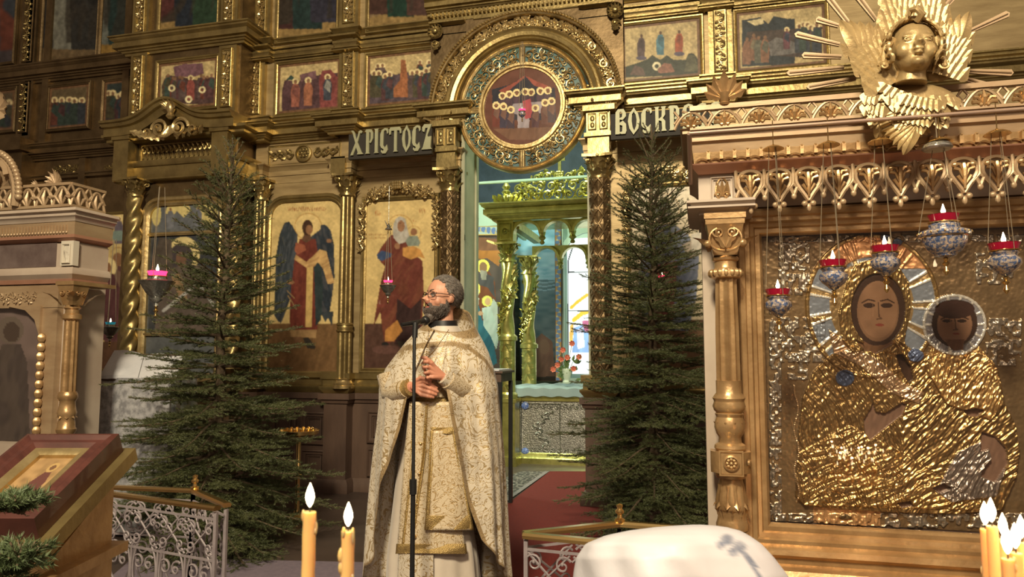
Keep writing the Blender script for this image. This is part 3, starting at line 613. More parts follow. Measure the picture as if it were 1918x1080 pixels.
# ---------------------------------------------------------------- large local icons
def scrib(P,x,y,w,h,col,seed,n=None):
    r=random.Random(seed); n=n or int(w/3.2)
    for i in range(n):
        xi=x+w*i/n; P.line([(xi,y+h*r.random()*.3),(xi+r.uniform(0,2),y+h),(xi+2.,y+h*r.random())],.55,col,mix=.8)
def p_angel(P):
    P.c*=1.1; P.poly([(500,607),(645,607),(645,705),(500,705)],(.165,.095,.045)); scrib(P,540,387,72,8,(.30,.12,.05),1)
    P.ring(578,425,25,.8,(.45,.28,.1)); P.ell(578,425,24,24,(.68,.52,.24)); 
    q=P.poly([(549,424),(542,415),(533,418),(524,440),(517,480),(515,560),(514,592),(526,607),(530,600),(545,560),(556,480),(558,440),(553,432)],(.032,.042,.055)); P.folds(q,(.08,.09,.11),.2,1.4,.6)
    q=P.poly([(601,430),(602,421),(611,422),(620,432),(626,460),(627,520),(622,560),(616,598),(604,590),(594,520),(578,470),(582,445)],(.03,.04,.055)); P.folds(q,(.09,.09,.1),-.2,1.4,.5)
    P.poly([(514,592),(520,585),(523,606)],(.05,.06,.07)); P.poly([(600,585),(625,585),(622,612),(615,596),(610,605)],(.04,.05,.06))
    q=P.poly([(562,448),(592,448),(600,500),(602,560),(595,618),(545,620),(543,600),(546,540),(552,490)],(.15,.04,.03)); P.folds(q,(.09,.02,.02),.1,1.7,.5)
    q=P.poly([(588,480),(600,490),(606,540),(602,600),(592,612),(590,540)],(.03,.045,.05)); 
    P.poly([(575,500),(588,500),(585,613),(573,614)],(.52,.36,.14)); P.poly([(543,490),(548,616),(594,618),(594,636),(545,636)],(.20,.12,.06),mix=.0)
    P.poly([(544,618),(594,618),(592,634),(545,632)],(.33,.21,.10))
    q=P.poly([(555,478),(575,492),(600,468),(612,472),(620,505),(627,532),(614,533),(606,505),(596,492),(590,500),(575,503),(552,487)],(.52,.34,.15)); P.folds(q,(.30,.16,.07),1.,1.5,.5)
    P.poly([(555,455),(572,460),(574,470),(558,478),(552,470)],(.30,.10,.06)); P.poly([(571,438),(582,438),(584,450),(574,456),(566,450)],(.10,.055,.035))
    P.ell(577,427,10,15,(.055,.03,.02)); P.ell(580,431,6.5,9,(.26,.14,.075)); P.ell(545,530,7,4,(.25,.13,.07)); P.ell(617,452,5,4,(.25,.14,.08))
    P.poly([(568,634),(578,632),(592,650),(590,655),(576,652)],(.04,.035,.03)); P.poly([(550,632),(566,632),(564,642),(552,640)],(.20,.11,.06))
    P.line([(540,555),(556,580)],1.,(.3,.2,.1)); P.line([(538,545),(552,560)],.8,(.3,.2,.1))
icon('archangel_icon','large icon of a dark-winged angel, round-topped gilded frame, right of the left spruce',507,640,377,696,Y0,p_angel,fr=12,fm='gold',rnd=.17,m='paint_gloss')
def p_mother(P):
    P.c*=1.12; P.poly([(675,607),(825,607),(825,695),(675,695)],(.085,.045,.035)); P.ring(750,427,24,.8,(.45,.28,.1)); P.ring(776,437,13,.7,(.45,.28,.1))
    q=P.poly([(735,440),(728,447),(716,462),(707,477),(712,490),(722,500),(716,520),(710,550),(704,585),(700,612),(706,600),(713,585),(716,612),(722,650),(735,640),(770,655),(800,648),(790,612),(795,560),(793,520),(792,490),(780,480),(765,470),(765,445)],(.135,.04,.03)); P.folds(q,(.22,.09,.05),.5,2.2,.35)
    P.poly([(745,560),(770,580),(790,560),(786,650),(740,645)],(.045,.025,.025)); P.poly([(722,620),(745,600),(755,620),(738,640),(722,640)],(.42,.20,.06))
    P.poly([(755,465),(775,462),(788,468),(797,486),(785,482),(770,487),(755,480)],(.50,.26,.08)); P.poly([(706,478),(716,470),(735,476),(733,482),(716,490),(708,486)],(.05,.08,.17))
    q=P.poly([(738,420),(742,410),(750,405),(760,410),(763,425),(768,445),(758,455),(748,458),(738,446),(736,435)],(.40,.38,.34)); P.folds(q,(.55,.53,.5),0,1.6,.5)
    P.ell(752,424,7,11,(.30,.16,.09)); P.ell(750,418,2,1,(.08,.04,.03)); P.ell(776,435,6,7,(.26,.13,.07)); P.poly([(768,443),(782,442),(788,455),(785,462),(765,462),(760,452)],(.22,.26,.22)); P.ell(745,462,5,6,(.30,.16,.09))
    P.ell(722,646,7,5,(.02,.02,.02)); scrib(P,703,394,12,10,(.4,.15,.05),2); scrib(P,786,390,12,9,(.35,.15,.05),3); scrib(P,692,438,34,4,(.35,.2,.08),4); scrib(P,692,445,32,3,(.35,.2,.08),5); scrib(P,774,411,9,5,(.4,.15,.05),6)
    P.ell(725,655,28,8,(.16,.08,.07),mix=.5); P.poly([(745,640),(765,640),(768,650),(748,650)],(.06,.05,.04))
t,rc=icon('mother_and_child_icon','large icon of a standing veiled mother with child, carved gilded surround, directly behind the priest',686,816,375,690,Y0,p_mother,fr=9,m='paint_gloss')
def carved(t,rc,Y,s=1):
    x0,x1,z0,z1=rc; w=MB(); y=Y-.07
    w.rinceau([(x0-.03,y,z1-.55),(x0-.03,y,z1-.02)],[(1,0,0)]*2,(0,-1,0),.11,5,1.2); w.rinceau([(x1+.03,y,z1-.55),(x1+.03,y,z1-.02)],[(1,0,0)]*2,(0,-1,0),.11,6,1.2)
    n=14; xm=(x0+x1)/2; ps=[(x0+(x1-x0)*k/n,y,z1+.03+.085*sin(pi*k/n)**2) for k in range(n+1)]
    w.rinceau(ps,[(0,0,1)]*(n+1),(0,-1,0),.12,7,1.3)
    for k in range(12): w.ball((xm+(k%4-1.5)*.026,y-.06,z1+.17-.028*(k//4)),.018,6,4)
    ps=[(x0+(x1-x0)*(k+1)/(n+2),y-.02,z1+.08+.06*sin(pi*k/n)**2) for k in range(n+1)]; w.rinceau(ps,[(0,0,1)]*(n+1),(0,-1,0),.10,17,1.2)
    ob(w,'carved_surround',MT['gold_hi'],t)
carved(t,rc,Y0)
def p_christ(P):
    P.c[:]=np.array((.66,.57,.40))*(.9+.2*vnoise(P.x,P.y,16,3))[...,None]; P.poly([(1160,600),(1325,600),(1325,710),(1160,710)],(.16,.09,.05)); P.ring(1243,392,30,.8,(.5,.3,.1))
    q=P.poly([(1215,440),(1205,470),(1195,520),(1200,560),(1205,620),(1290,620),(1305,560),(1310,480),(1290,440),(1262,420),(1225,425)],(.11,.14,.22)); P.folds(q,(.22,.25,.34),.4,2.3,.4)
    P.poly([(1225,500),(1270,490),(1262,600),(1225,600)],(.22,.08,.07)); P.ell(1243,395,14,20,(.12,.12,.15)); P.ell(1243,401,9,13,(.12,.07,.045)); P.poly([(1278,460),(1315,440),(1318,478),(1290,485)],(.42,.36,.28))
    P.poly([(1296,440),(1312,434),(1313,475),(1297,480)],(.5,.47,.4)); scrib(P,1180,415,14,6,(.35,.2,.1),5)
t,rc=icon('saviour_icon','large pale-gold icon of a blue-robed figure holding a book, seen through the right spruce',1182,1330,350,696,Y0,p_christ,fr=10,m='paint_gloss'); carved(t,rc,Y0)
def p_porch(P):
    P.c[:]=np.array((.11,.12,.13))*(.8+.4*vnoise(P.x,P.y,9,3))[...,None]
    P.ell(335,398,24,22,(.60,.50,.22)); P.ell(293,400,9,24,(.55,.47,.2)); P.ell(388,398,20,24,(.55,.47,.2)); P.poly([(302,430),(305,395),(322,408),(332,395),(345,408),(365,388),(372,400),(378,430)],(.12,.13,.15)); P.fig(320,388,40,(.16,.17,.2),None,0); P.fig(372,385,42,(.15,.16,.2),None,0)
    P.poly([(278,436),(412,436),(412,630),(278,630)],(.045,.05,.06)); P.ell(345,478,30,34,(.66,.55,.27)); P.ell(340,484,23,27,(.06,.05,.055)); P.poly([(282,500),(300,445),(322,450),(325,520),(310,560),(285,560)],(.085,.07,.06))
    q=P.poly([(310,510),(345,495),(385,500),(402,540),(404,625),(290,625),(295,560)],(.10,.08,.07)); P.folds(q,(.17,.13,.11),.8,3,.4); P.ell(340,487,10,14,(.16,.09,.06)); P.poly([(322,520),(336,512),(352,560),(340,570)],(.28,.18,.10)); P.line([(307,583),(372,532)],3,(.42,.42,.42)); P.line([(372,532),(402,575)],2.5,(.42,.42,.42))
    P.line([(330,555),(333,563)],1.4,(.6,.5,.3)); P.line([(305,540),(307,545)],1.,(.6,.5,.3)); P.line([(312,533),(314,540)],1.,(.6,.5,.3))
t,rc=icon('porch_door_icon','dark two-tier icon with crescent-gold halo, behind left side of left spruce',279,412,383,700,YF,p_porch,fr=16,fm='gold_hi',rnd=.13,m='paint_gloss')
w=MB(); x0,x1,z0,z1=rc; za=zz(438,340,YF); zb=zz(625,340,YF)
for z in (za,zb): w=MB(); w.box(x0,x1,YF-.05,YF-.015,z-.02,z+.02); w.box(x0,x1,YF-.06,YF-.015,z-.007,z+.009); ob(w,'crossbar',MT['gold_hi'],t)
def p_side(P):
    P.c*=1.; P.ring(223,412,12,3,(.7,.55,.25)); P.fig(223,405,52,(.14,.12,.16)); P.ell(222,442,18,10,(.2,.27,.25)); P.ring(222,478,14,1,(.4,.25,.1)); P.fig(221,470,170,(.11,.05,.05),(.18,.11,.08),0); P.fig(200,488,150,(.10,.04,.045),None,1); P.poly([(190,640),(232,640),(232,690),(190,690)],(.10,.05,.03))
icon('haloed_saints_icon','narrow icon of haloed saints between the left icon case and the twisted column',186,240,402,690,YL,p_side,fr=5,rnd=.1,step=1.4)
# ---------------------------------------------------------------- round icon in the arch
med=thing('round_icon','round icon of a seated supper in a wide enamelled gilt ring, hanging in the arch','icon',(cxA,YP,zA-rD))
r1=rD*.60
P=Paint([proj((cxA-r1,YP-.04,zA+r1)),proj((cxA+r1,YP-.04,zA+r1)),proj((cxA+r1,YP-.04,zA-r1)),proj((cxA-r1,YP-.04,zA-r1))],1.,(.12,.05,.035))
P.c[:]=np.array((.13,.055,.04))*(.8+.4*vnoise(P.x,P.y,10,3))[...,None]
P.poly([(922,168),(960,158),(984,140),(1005,158),(1040,165),(1042,225),(925,225)],(.035,.035,.05)); P.poly([(935,170),(965,155),(984,141),(984,146),(966,160),(945,178)],(.28,.08,.06)); P.poly([(984,141),(1005,152),(1035,165),(1030,172),(1000,160)],(.28,.08,.06))
for x,y in ((942,180),(955,177),(969,174),(985,172),(996,173),(1013,171),(1027,170)): P.fig(x,y-8,40,(.08,.05,.07),None,0); P.ring(x,y,5.5,1.8,(.80,.68,.36)); P.ell(x,y+1,3,4,(.2,.1,.06))
P.poly([(962,195),(1018,190),(1014,212),(993,215),(992,242),(971,242),(970,215),(958,212)],(.34,.30,.34)); P.poly([(980,190),(995,185),(1000,220),(985,224)],(.40,.08,.10))
for x,y,c in ((930,198,(.16,.05,.04)),(944,200,(.06,.05,.08)),(958,206,(.07,.05,.07)),(1004,203,(.10,.05,.06)),(1022,193,(.13,.06,.05)),(1034,190,(.10,.07,.08))): P.fig(x,y-6,46,c,(.18,.1,.08),0); P.ring(x,y,5.5,1.8,(.80,.68,.36))
P.poly([(925,242),(1040,238),(1010,262),(955,262)],(.17,.09,.06))
def disc(u,v,h):
    a=u*2-1; b=1-v*2; x=a*np.sqrt(1-b*b/2); z=b*np.sqrt(1-a*a/2); return cxA+r1*x,np.full(u.shape,YP-.045),zA+r1*z
# colours are evaluated on the disc mapping
P.x2=P.x
a=P.u*2-1; b=1-P.w*2; DXm=a*np.sqrt(1-b*b/2); DZm=b*np.sqrt(1-a*a/2)
ui=np.clip(((DXm+1)/2*(P.nx)).round().astype(int),0,P.nx); vi=np.clip(((1-DZm)/2*(P.ny)).round().astype(int),0,P.ny); P.c=P.c[vi,ui]
P.mesh('painting',MT['paint_gloss'],med,disc)
w=MB(); w.lathe([(rD,0),(rD,.05),(.001,.05)],(cxA,YP+.01,zA),72,axis=(0,-1,0)); back=ob(w,'backing_disc',MT['enam_teal'],med) if 0 else None
w=MB(); w.lathe([(r1*.98,.0),(r1*.98,.035),(rD*.96,.035),(rD*.96,0)],(cxA,YP,zA),72,axis=(0,-1,0)); ob(w,'enamel_ring',MT['enam_teal'],med)
w=MB(); w.lathe([(rD*.915,.02),(rD*.92,.06),(rD*.945,.07),(rD*.955,.05),(rD*.97,.055),(rD*.985,.075),(rD,.06),(rD,-.03),(rD*.9,-.03)],(cxA,YP,zA),80,axis=(0,-1,0)); ob(w,'outer_rim',MT['gold_hi'],med)
w=MB(); w.lathe([(r1*.97,.02),(r1*.98,.06),(r1*1.02,.06),(r1*1.04,.08),(r1*1.09,.08),(r1*1.11,.05),(r1*1.14,.05),(r1*1.15,.03)],(cxA,YP,zA),72,axis=(0,-1,0)); ob(w,'inner_rim',MT['gold_hi'],med)
for k in range(4):
    w=MB(); a=pi/2*k; d=V((cos(a),0,sin(a))); n=V((-sin(a),0,cos(a)))
    for o,rr in ((-.024,.010),(0,.007),(.024,.010)): w.tube([V((cxA,YP-.05,zA))+d*r1*1.12+n*o,V((cxA,YP-.05,zA))+d*rD*.94+n*o],rr,6)
    w.prism([(-.03,0),(.03,0),(.03,1),(-.03,1)],V((cxA,YP-.02,zA))+d*r1*1.12,n,d*(rD*.93-r1*1.12),(0,-1,0),.025); ob(w,'spoke',MT['gold_hi'],med)
    w=MB(); rr=random.Random(k)
    for j in range(9):
        for q,(ro_,R) in enumerate(((.685,.052),(.79,.058),(.875,.035))):
            t=a+.1+(pi/2-.2)*(j+.5*(q%2)+.25)/9; c=V((cxA+rD*ro_*cos(t),YP-.045,zA+rD*ro_*sin(t))); D=V((cos(t),0,sin(t))); T=V((-sin(t),0,cos(t)))
            w.scroll(c,T,D,(0,-1,0),R,1.35,.13,(-1)**(j+q),rr.random()*6,5); w.leaf(c,T*(-1)**j+D*rr.uniform(-1,1),(0,-1,0),R*1.3,R*.5,.4,2)
    ob(w,'scroll_tracery',MT['gold_hi'],med)
# ---------------------------------------------------------------- lettered signs
LET={ # strokes as polygons on a 0..w x 0..1 cell (v up)
'X':(.9,[[(.06,1),(.2,1),(.3,.9),(.42,.62),(.52,.8),(.55,.95),(.7,1.0),(.83,.93),(.72,.85),(.66,.9),(.5,.5),(.78,.08),(.9,0),(.46,0),(.52,.08),(.4,.3),(.2,-.02),(.02,-.02),(.1,.1),(.34,.48),(.17,.86)]]),
'R':(.62,[[(.08,0),(.4,0),(.34,.05),(.34,1),(.15,1),(.05,.93),(.14,.88),(.14,.05)],[(.34,1),(.5,.98),(.6,.85),(.6,.62),(.5,.48),(.42,.42),(.34,.48),(.38,.5),(.44,.6),(.44,.85),(.34,.9)]]),
'I':(.36,[[(.02,0),(.34,0),(.28,.05),(.28,.95),(.34,1),(.02,1),(.08,.95),(.08,.05)]]),
'C':(.6,[[(.05,.3),(.05,.75),(.15,.93),(.35,1),(.55,.97),(.58,.8),(.5,.74),(.46,.88),(.36,.92),(.28,.85),(.26,.3),(.36,.2),(.5,.32),(.56,.1),(.42,-.04),(.2,-.04),(.1,.05),(.14,.12),(.24,.05),(.3,.12),(.12,.2)]]),
'T':(.8,[[(.28,0),(.6,0),(.52,.05),(.52,.86),(.68,.86),(.72,.72),(.8,.74),(.8,.9),(.7,1),(.1,1),(.0,.9),(.02,.7),(.12,.72),(.14,.86),(.34,.86),(.34,.05)]]),
'O':(.62,[[(.3,-.06),(.1,.2),(.03,.5),(.1,.8),(.34,1.05),(.4,.95),(.24,.78),(.22,.5),(.26,.25),(.34,.1)],[(.3,-.06),(.34,.1),(.44,.3),(.46,.55),(.42,.75),(.34,.86),(.4,.95),(.54,.8),(.62,.5),(.54,.18)]]),
'Z':(.72,[[(.1,.86),(.2,1),(.66,1),(.4,.5),(.68,.5),(.6,.42),(.62,.1),(.72,0),(.14,0),(.44,.1),(.4,.36),(.3,.4),(.22,.62),(.44,.86),(.24,.84),(.22,.7),(.1,.66)]]) if 0 else (.72,[[(.06,.9),(.2,1.02),(.66,1),(.4,.56),(.44,.5),(.64,.52),(.6,.08),(.7,0),(.02,0),(.12,.1),(.42,.86),(.26,.86),(.2,.7),(.08,.74)]]),
'V':(.66,[[(.08,0),(.1,.9),(.22,1.03),(.5,1.03),(.62,.86),(.62,.72),(.46,.58),(.3,.6),(.3,.66),(.42,.7),(.44,.86),(.36,.93),(.3,.88),(.3,.05),(.36,0)],[(.3,.46),(.46,.55),(.62,.4),(.64,.12),(.58,0),(.3,0),(.3,.08),(.42,.1),(.44,.34),(.3,.38)]]),
'K':(.66,[[(.06,0),(.34,0),(.28,.05),(.28,.95),(.34,1),(.06,1),(.12,.95),(.12,.05)],[(.28,.5),(.42,.58),(.44,.9),(.4,1),(.64,1),(.6,.9),(.6,.66),(.48,.52),(.6,.4),(.6,.1),(.66,0),(.4,0),(.44,.1),(.42,.4),(.28,.44)]]),
'E':(.66,[[(.1,.3),(.1,.75),(.2,.95),(.4,1.02),(.62,.95),(.62,.78),(.54,.74),(.5,.88),(.4,.92),(.32,.85),(.3,.62),(.6,.64),(.6,.5),(.3,.5),(.3,.3),(.36,.2),(.44,.3),(.56,.28),(.6,.1),(.44,-.04),(.2,-.04),(.1,.05),(.14,.14),(.24,.06),(.3,.12),(.16,.2)]]),
}
def sign(text,pa,pb,Y,name,label):
    # pa: lower-left pixel, pb: upper-right pixel
    a=W(*pa,Y); b=W(*pb,Y); H=b.z-a.z; tw=sum(LET[c][0]+.02 for c in text); sc=(b.x-a.x)/tw
    t=thing(name,label,'sign',((a.x+b.x)/2,Y,a.z)); x=a.x
    for c in text:
        m=MB(); 
        for pl in LET[c][1]: m.prism(pl,(x,Y,a.z),(sc,0,0),(0,0,H),(0,-1,0),.02)
        tag(ob(m,'letter',MT['sign'],t,20),None); x+=sc*(LET[c][0]+.02)
    m=MB(); m.box(a.x-.03,b.x-.02,Y+.005,Y+.05,a.z-.04,b.z-.12*H); ob(m,'backboard',MT['sign_back'],t)
    return t
sign('XRICTOCZ',(657,291),(812,233),YP-.32,'lettered_sign','pale cut-out letters on black board, left of the arch') 
# second word continues behind the pierced cresting of the right icon case
sign('VOCKPECE'.replace('P','R'),(1150,253),(1352,191),YP-.32,'lettered_sign','pale cut-out letters on black board, right of the arch')
# ---------------------------------------------------------------- sanctuary behind the arch
def struct(w,name,m,parent=None): o=ob(w,name,MT[m],parent); o['kind']='structure'; return o
YB=11.6
for nm,xj,s in (('trim_1',DX0,1),('trim_2',DX1,-1)):
    w=MB(); a,b=(xj-.025,xj) if s>0 else (xj,xj+.025); w.box(a,b,YP+.02,Y0+.34,0,zA-.2); w.box(min(a,b)-.0,max(a,b)+.0,Y0+.34,Y0+.36,0,zA-.2)
    for z in (.9,1.8,2.6): w.box(min(xj,xj+s*.012),max(xj,xj+s*.012),YP+.03,YP+.06,z,z+.06)
    w.box(min(xj,xj+s*.012),max(xj,xj+s*.012),YP+.02,YP+.05,0,zA-.2); w.box(min(xj,xj+s*.02),max(xj,xj+s*.02),Y0+.26,Y0+.34,0,zA-.2)
    struct(w,nm,'stone')
w=MB(); w.box(-9,1.2,YB,YB+.1,0,4.4); struct(w,'wall_back','plaster')
w=MB(); w.box(-9,1.2,YB-.02,YB+.1,4.0,8); w.box(-9,1.2,8.2,YB,7.4,7.5); struct(w,'ceiling','navy')
w=MB(); w.box(-9,-8.9,Y0+.5,YB,0,7.5); struct(w,'wall_left','plaster')
w=MB(); w.box(1.1,1.2,Y0+.5,YB,0,7.5); struct(w,'wall_right','plaster')
# ribbed vault line seen beneath the round icon
w=MB(); a=W(880,345,9.); b=W(1010,322,9.); w.box(a.x,b.x+2,8.95,9.0,a.z-.012,a.z+.015); w.box(a.x,a.x+.1,8.95,9.05,0,a.z); struct(w,'trim_3','plaster')
# wall painting (holy family) on a bowed panel
def wallpaint(name,label,px0,px1,pt,pb,Y,fn,step=1.2,bow=0,frame=None,m='paint',bg=(.05,.05,.06)):
    x0,x1,z0,z1=prect(px0,px1,pt,pb,Y); t=thing(name,label,'wall painting',((x0+x1)/2,Y,z0))
    P=Paint([proj((x0,Y,z1)),proj((x1,Y,z1)),proj((x1,Y,z0)),proj((x0,Y,z0))],step,bg); fn(P)
    P.mesh('painting',MT[m],t,lambda u,v,h:(x0+(x1-x0)*u,Y-.01-bow*(1-u)**2,z1+(z0-z1)*v))
    w=MB(); w.box(x0-.01,x1+.01,Y,YB-.025,z0-.01,z1+.01); ob(w,'panel',MT['darkwood'],t)
    return t
def p_family(P):
    P.c[:]=np.array((.07,.05,.045))*(.7+.6*vnoise(P.x,P.y,12,3))[...,None]
    P.poly([(880,443),(935,448),(935,470),(880,470)],(.16,.07,.04)); P.poly([(895,470),(940,470),(935,500),(915,485),(895,486)],(.30,.12,.03)); P.line([(915,452),(930,457)],2,(.75,.55,.2))
    P.poly([(888,540),(892,515),(905,505),(918,510),(928,530),(930,590),(925,640),(895,600)],(.14,.045,.02)); P.poly([(895,515),(905,508),(925,520),(928,560),(915,540),(900,535)],(.055,.05,.055))
    P.ell(907,500,11,13,(.68,.55,.10)); P.ell(907,502,7,10,(.20,.11,.06)); P.poly([(901,508),(914,508),(912,525),(904,525)],(.22,.20,.17))
    q=P.poly([(880,555),(888,560),(900,575),(905,600),(912,605),(925,640),(932,680),(905,695),(880,695)],(.03,.12,.17)); P.folds(q,(.015,.06,.10),.5,3,.6)
    q=P.poly([(882,558),(892,552),(900,560),(896,590),(890,582),(880,562)],(.45,.47,.45)); P.ell(891,543,11,15,(.70,.62,.12)); P.poly([(885,548),(892,535),(900,545),(897,562),(887,562)],(.5,.5,.46)); P.ell(893,549,4.5,7,(.42,.25,.15))
    P.ell(914,565,9.5,10,(.60,.55,.12)); P.ell(915,566,5,7,(.5,.3,.17)); q=P.poly([(905,578),(922,574),(930,600),(934,640),(930,655),(920,630),(908,612)],(.36,.43,.40)); P.folds(q,(.5,.55,.52),.3,2,.5); P.poly([(920,575),(925,560),(932,570),(933,620)],(.42,.46,.42)); P.ell(902,588,5,4,(.42,.25,.15))
    P.poly([(878,690),(940,690),(940,720),(878,720)],(.10,.05,.03))
wallpaint('holy_family_painting','wall painting of a seated mother in blue, child and bearded man in the sanctuary',872,944,440,712,10.9,p_family,bow=.15)
def p_sky(P):
    t=(P.y-460)/240; P.c[:]=(np.array((.13,.30,.42))*(1-t)[...,None]+np.array((.02,.02,.02))*t[...,None]); n=vnoise(P.x,P.y*2.5,14,7); P.c+=(n*.16*(1-t).clip(0,1)**.5)[...,None]
    P.c*=np.where(P.y>525,.38,1)[...,None]; P.poly([(1000,640),(1015,625),(1035,640),(1040,705),(1000,705)],(.07,.035,.025)); P.ell(1020,650,10,14,(.08,.045,.03))
    for y in np.arange(500,545,7): P.line([(1000,y),(1020,y+3),(1045,y-1)],1.1,(.22,.33,.45),mix=.5)
wallpaint('sky_painting','wall painting of blue evening sky between the canopy columns',964,1042,430,712,11.2,p_sky)
def p_strip(P):
    P.c[:]=(.30,.17,.06)
    for k,y in enumerate(np.arange(430,720,8)): P.ell(1046+(-1)**k*2,y,4.5,3.5,(.10,.16,.30)); P.ell(1046-(-1)**k*2,y+4,2,2,(.4,.35,.2))
wallpaint('ornament_band','vertical blue and ochre painted band beside the sanctuary window',1041,1051,430,712,11.15,p_strip)
def p_fr(P):
    P.c[:]=(.30,.36,.34)
    for k,x in enumerate(np.arange(872,1000,9)): y=425+(x-880)*.12; P.ell(x,y+2,4,6,(.09,.14,.30)); P.ell(x+4.5,y+5,2.,4,(.33,.28,.16))
    P.c[P.w>.88]=(.40,.26,.07); P.c[P.w<.08]=(.3,.24,.1)
wallpaint('frieze_band','painted blue scalloped frieze above the holy family',872,960,424,441,10.88,p_fr,bow=.15)
# window with stained glass
wx0,wx1,wz0,wz1=prect(1063,1150,468,700,11.4)
w=MB(); w.box(wx0-.12,wx0-.03,11.2,YB,wz0-.3,wz1+.5); 
for k in range(12):
    a=pi*k/12; b=pi*(k+1)/12; c=(wx0+wx1)/2; r=(wx1-wx0)/2; zc=wz1-r*.3
    w.prism([(c+r*cos(a),zc+r*sin(a)),(c+(r+.09)*cos(a),zc+(r+.09)*sin(a)),(c+(r+.09)*cos(b),zc+(r+.09)*sin(b)),(c+r*cos(b),zc+r*sin(b))],(0,11.3,0),(1,0,0),(0,0,1),(0,-1,0),.06)
win=struct(w,'window_1','plaster')
P=Paint([proj((wx0,11.4,wz1+.2)),proj((wx1,11.4,wz1+.2)),proj((wx1,11.4,wz0)),proj((wx0,11.4,wz0))],1.3,(1,1,1)); P.c[:]=(.9,1,.95)
for r_ in (0,): 
    P.line([(1070,577),(1082,566),(1100,553)],3,(.9,.55,.05)); P.line([(1075,600),(1090,588),(1100,585)],4,(.9,.6,.05)); P.line([(1064,510),(1120,510)],.8,(.05,.05,.05)); P.line([(1064,583),(1120,583)],.8,(.05,.05,.05)); P.line([(1072,465),(1064,490),(1064,700)],1.1,(.05,.05,.06))
    P.poly([(1075,615),(1100,605),(1108,660),(1072,660)],(.25,.45,.75)); P.poly([(1080,620),(1092,612),(1096,650),(1082,655)],(.75,.8,.9)); P.poly([(1068,610),(1075,606),(1073,640),(1066,640)],(.8,.5,.1)); P.poly([(1090,602),(1108,600),(1108,625),(1095,620)],(.6,.15,.3))
m,nt,b=nodes('backlit_stained_glass'); at=N(nt,'ShaderNodeAttribute',attribute_name='Col'); nt.links.new(at.outputs[0],b.inputs['Emission Color']); b.inputs['Emission Strength'].default_value=1.3; b.inputs['Base Color'].default_value=(.05,.05,.05,1)
P.mesh('stained_glass',m,win,flat(wx0,wx1,wz0,wz1+.2,11.4))
# canopy over the altar
YC=9.2; cb=thing('altar_canopy','lemon-gilt canopy with twisted vine columns and pierced crest over the altar, seen through the arch','canopy',(xx(1010,YC),YC,0))
def vinecol(px,Y,pt,pcap,pb,rpx,name='column'):
    x=xx(px,Y,600); r=rpx*mpp(px,Y); zt,zc,z0=zz(pt,px,Y),zz(pcap,px,Y),zz(pb,px,Y); zm=z0+(zc-z0)*.0
    c=MB(); P=[]; n=24
    for i in range(161):
        z=z0+(zc-z0)*i/160; P.append([(x+r*.85*(1+.13*cos(2*(a-(z-z0)*6)))*cos(a),Y+r*.85*(1+.13*cos(2*(a-(z-z0)*6)))*sin(a),z) for a in [2*pi*j/n for j in range(n)]])
    c.grid(P,False,True); o=ob(c,name,MT['gold_green'],cb)
    c=MB(); rr=random.Random(px)
    pts=[]; 
    for i in range(90):
        z=z0+(zc-z0)*i/89; a=(z-z0)*6+1.5; pts.append((x+r*1.02*cos(a),Y+r*1.02*sin(a),z))
        for _q in ((0,) if i%2 else ()):
            aa=a+rr.uniform(-1.,1.); d=V((cos(aa),sin(aa),0)); c.leaf((x+r*.95*cos(aa),Y+r*.95*sin(aa),z),(cos(aa+1.5)*.5,sin(aa+1.5)*.5,rr.choice((-1,1))),d,r*1.3,r*.75,.5,3)
        if i%7==3:
            for q in range(8): c.ball((x+r*1.05*cos(a+.8)+rr.uniform(-.3,.3)*r,Y+r*1.05*sin(a+.8),z-q*.012),r*.16,5,4)
    c.tube(pts,r*.13,6); ob(c,'vine_leaves',MT['gold_green'],o)
    c=MB(); capital(c,(x,Y,zc),r*.95,zt-zc); c.lathe([(r*1.2,zc-.03),(r*1.2,zc)],(x,Y,0),20); ob(c,'capital',MT['gold_green'],o)
    c=MB(); zb=zz(745,px,Y); c.lathe([(r*1.35,zb),(r*1.35,zb+.05),(r*1.05,zb+.08),(r*1.05,z0-.06),(r*1.3,z0-.05),(r*1.3,z0),(r,z0+.03)],(x,Y,0),20)
    for q in range(8): c.leaf((x-.6*r+(q%2)*1.1*r,Y-r*1.02,zb+.08+(z0-zb-.1)*(q//2)/4),(.4*(-1)**q,0,1),(0,-1,0),r*1.2,r*.9,.3,3)
    c.box(x-r*1.3,x+r*1.3,Y-r*1.3,Y+r*1.3,.12,zb); c.box(x-r*1.5,x+r*1.5,Y-r*1.5,Y+r*1.5,0,.12); c.box(x-r*1.5,x+r*1.5,Y-r*1.5,Y+r*1.5,zb-.05,zb); ob(c,'pedestal',MT['gold_green'],o)
    return x,r
vinecol(951,YC,455,487,630,14); vinecol(991,YC+1.1,480,510,645,13)
xr=xx(1190,YC,500); vinecol(1185,YC,455,487,630,14)
w=MB(); x0=xx(932,YC,430); zq=lambda py:zz(py,950,YC)
w.mold([(x0,YC+1.6),(x0,YC-.12),(xr+.15,YC-.12),(xr+.15,YC+1.6)],prof(CORN,zq(386),zq(416)))
w.box(x0+.02,x0+.24,YC-.1,YC+.1,zq(457),zq(416)); coffer(w,x0+.05,x0+.21,zq(452),zq(421),YC-.1,.02,.02); w.scroll((x0+.13,YC-.11,zq(436)),(1,0,0),(0,0,1),(0,-1,0),.05,1.3,.2)
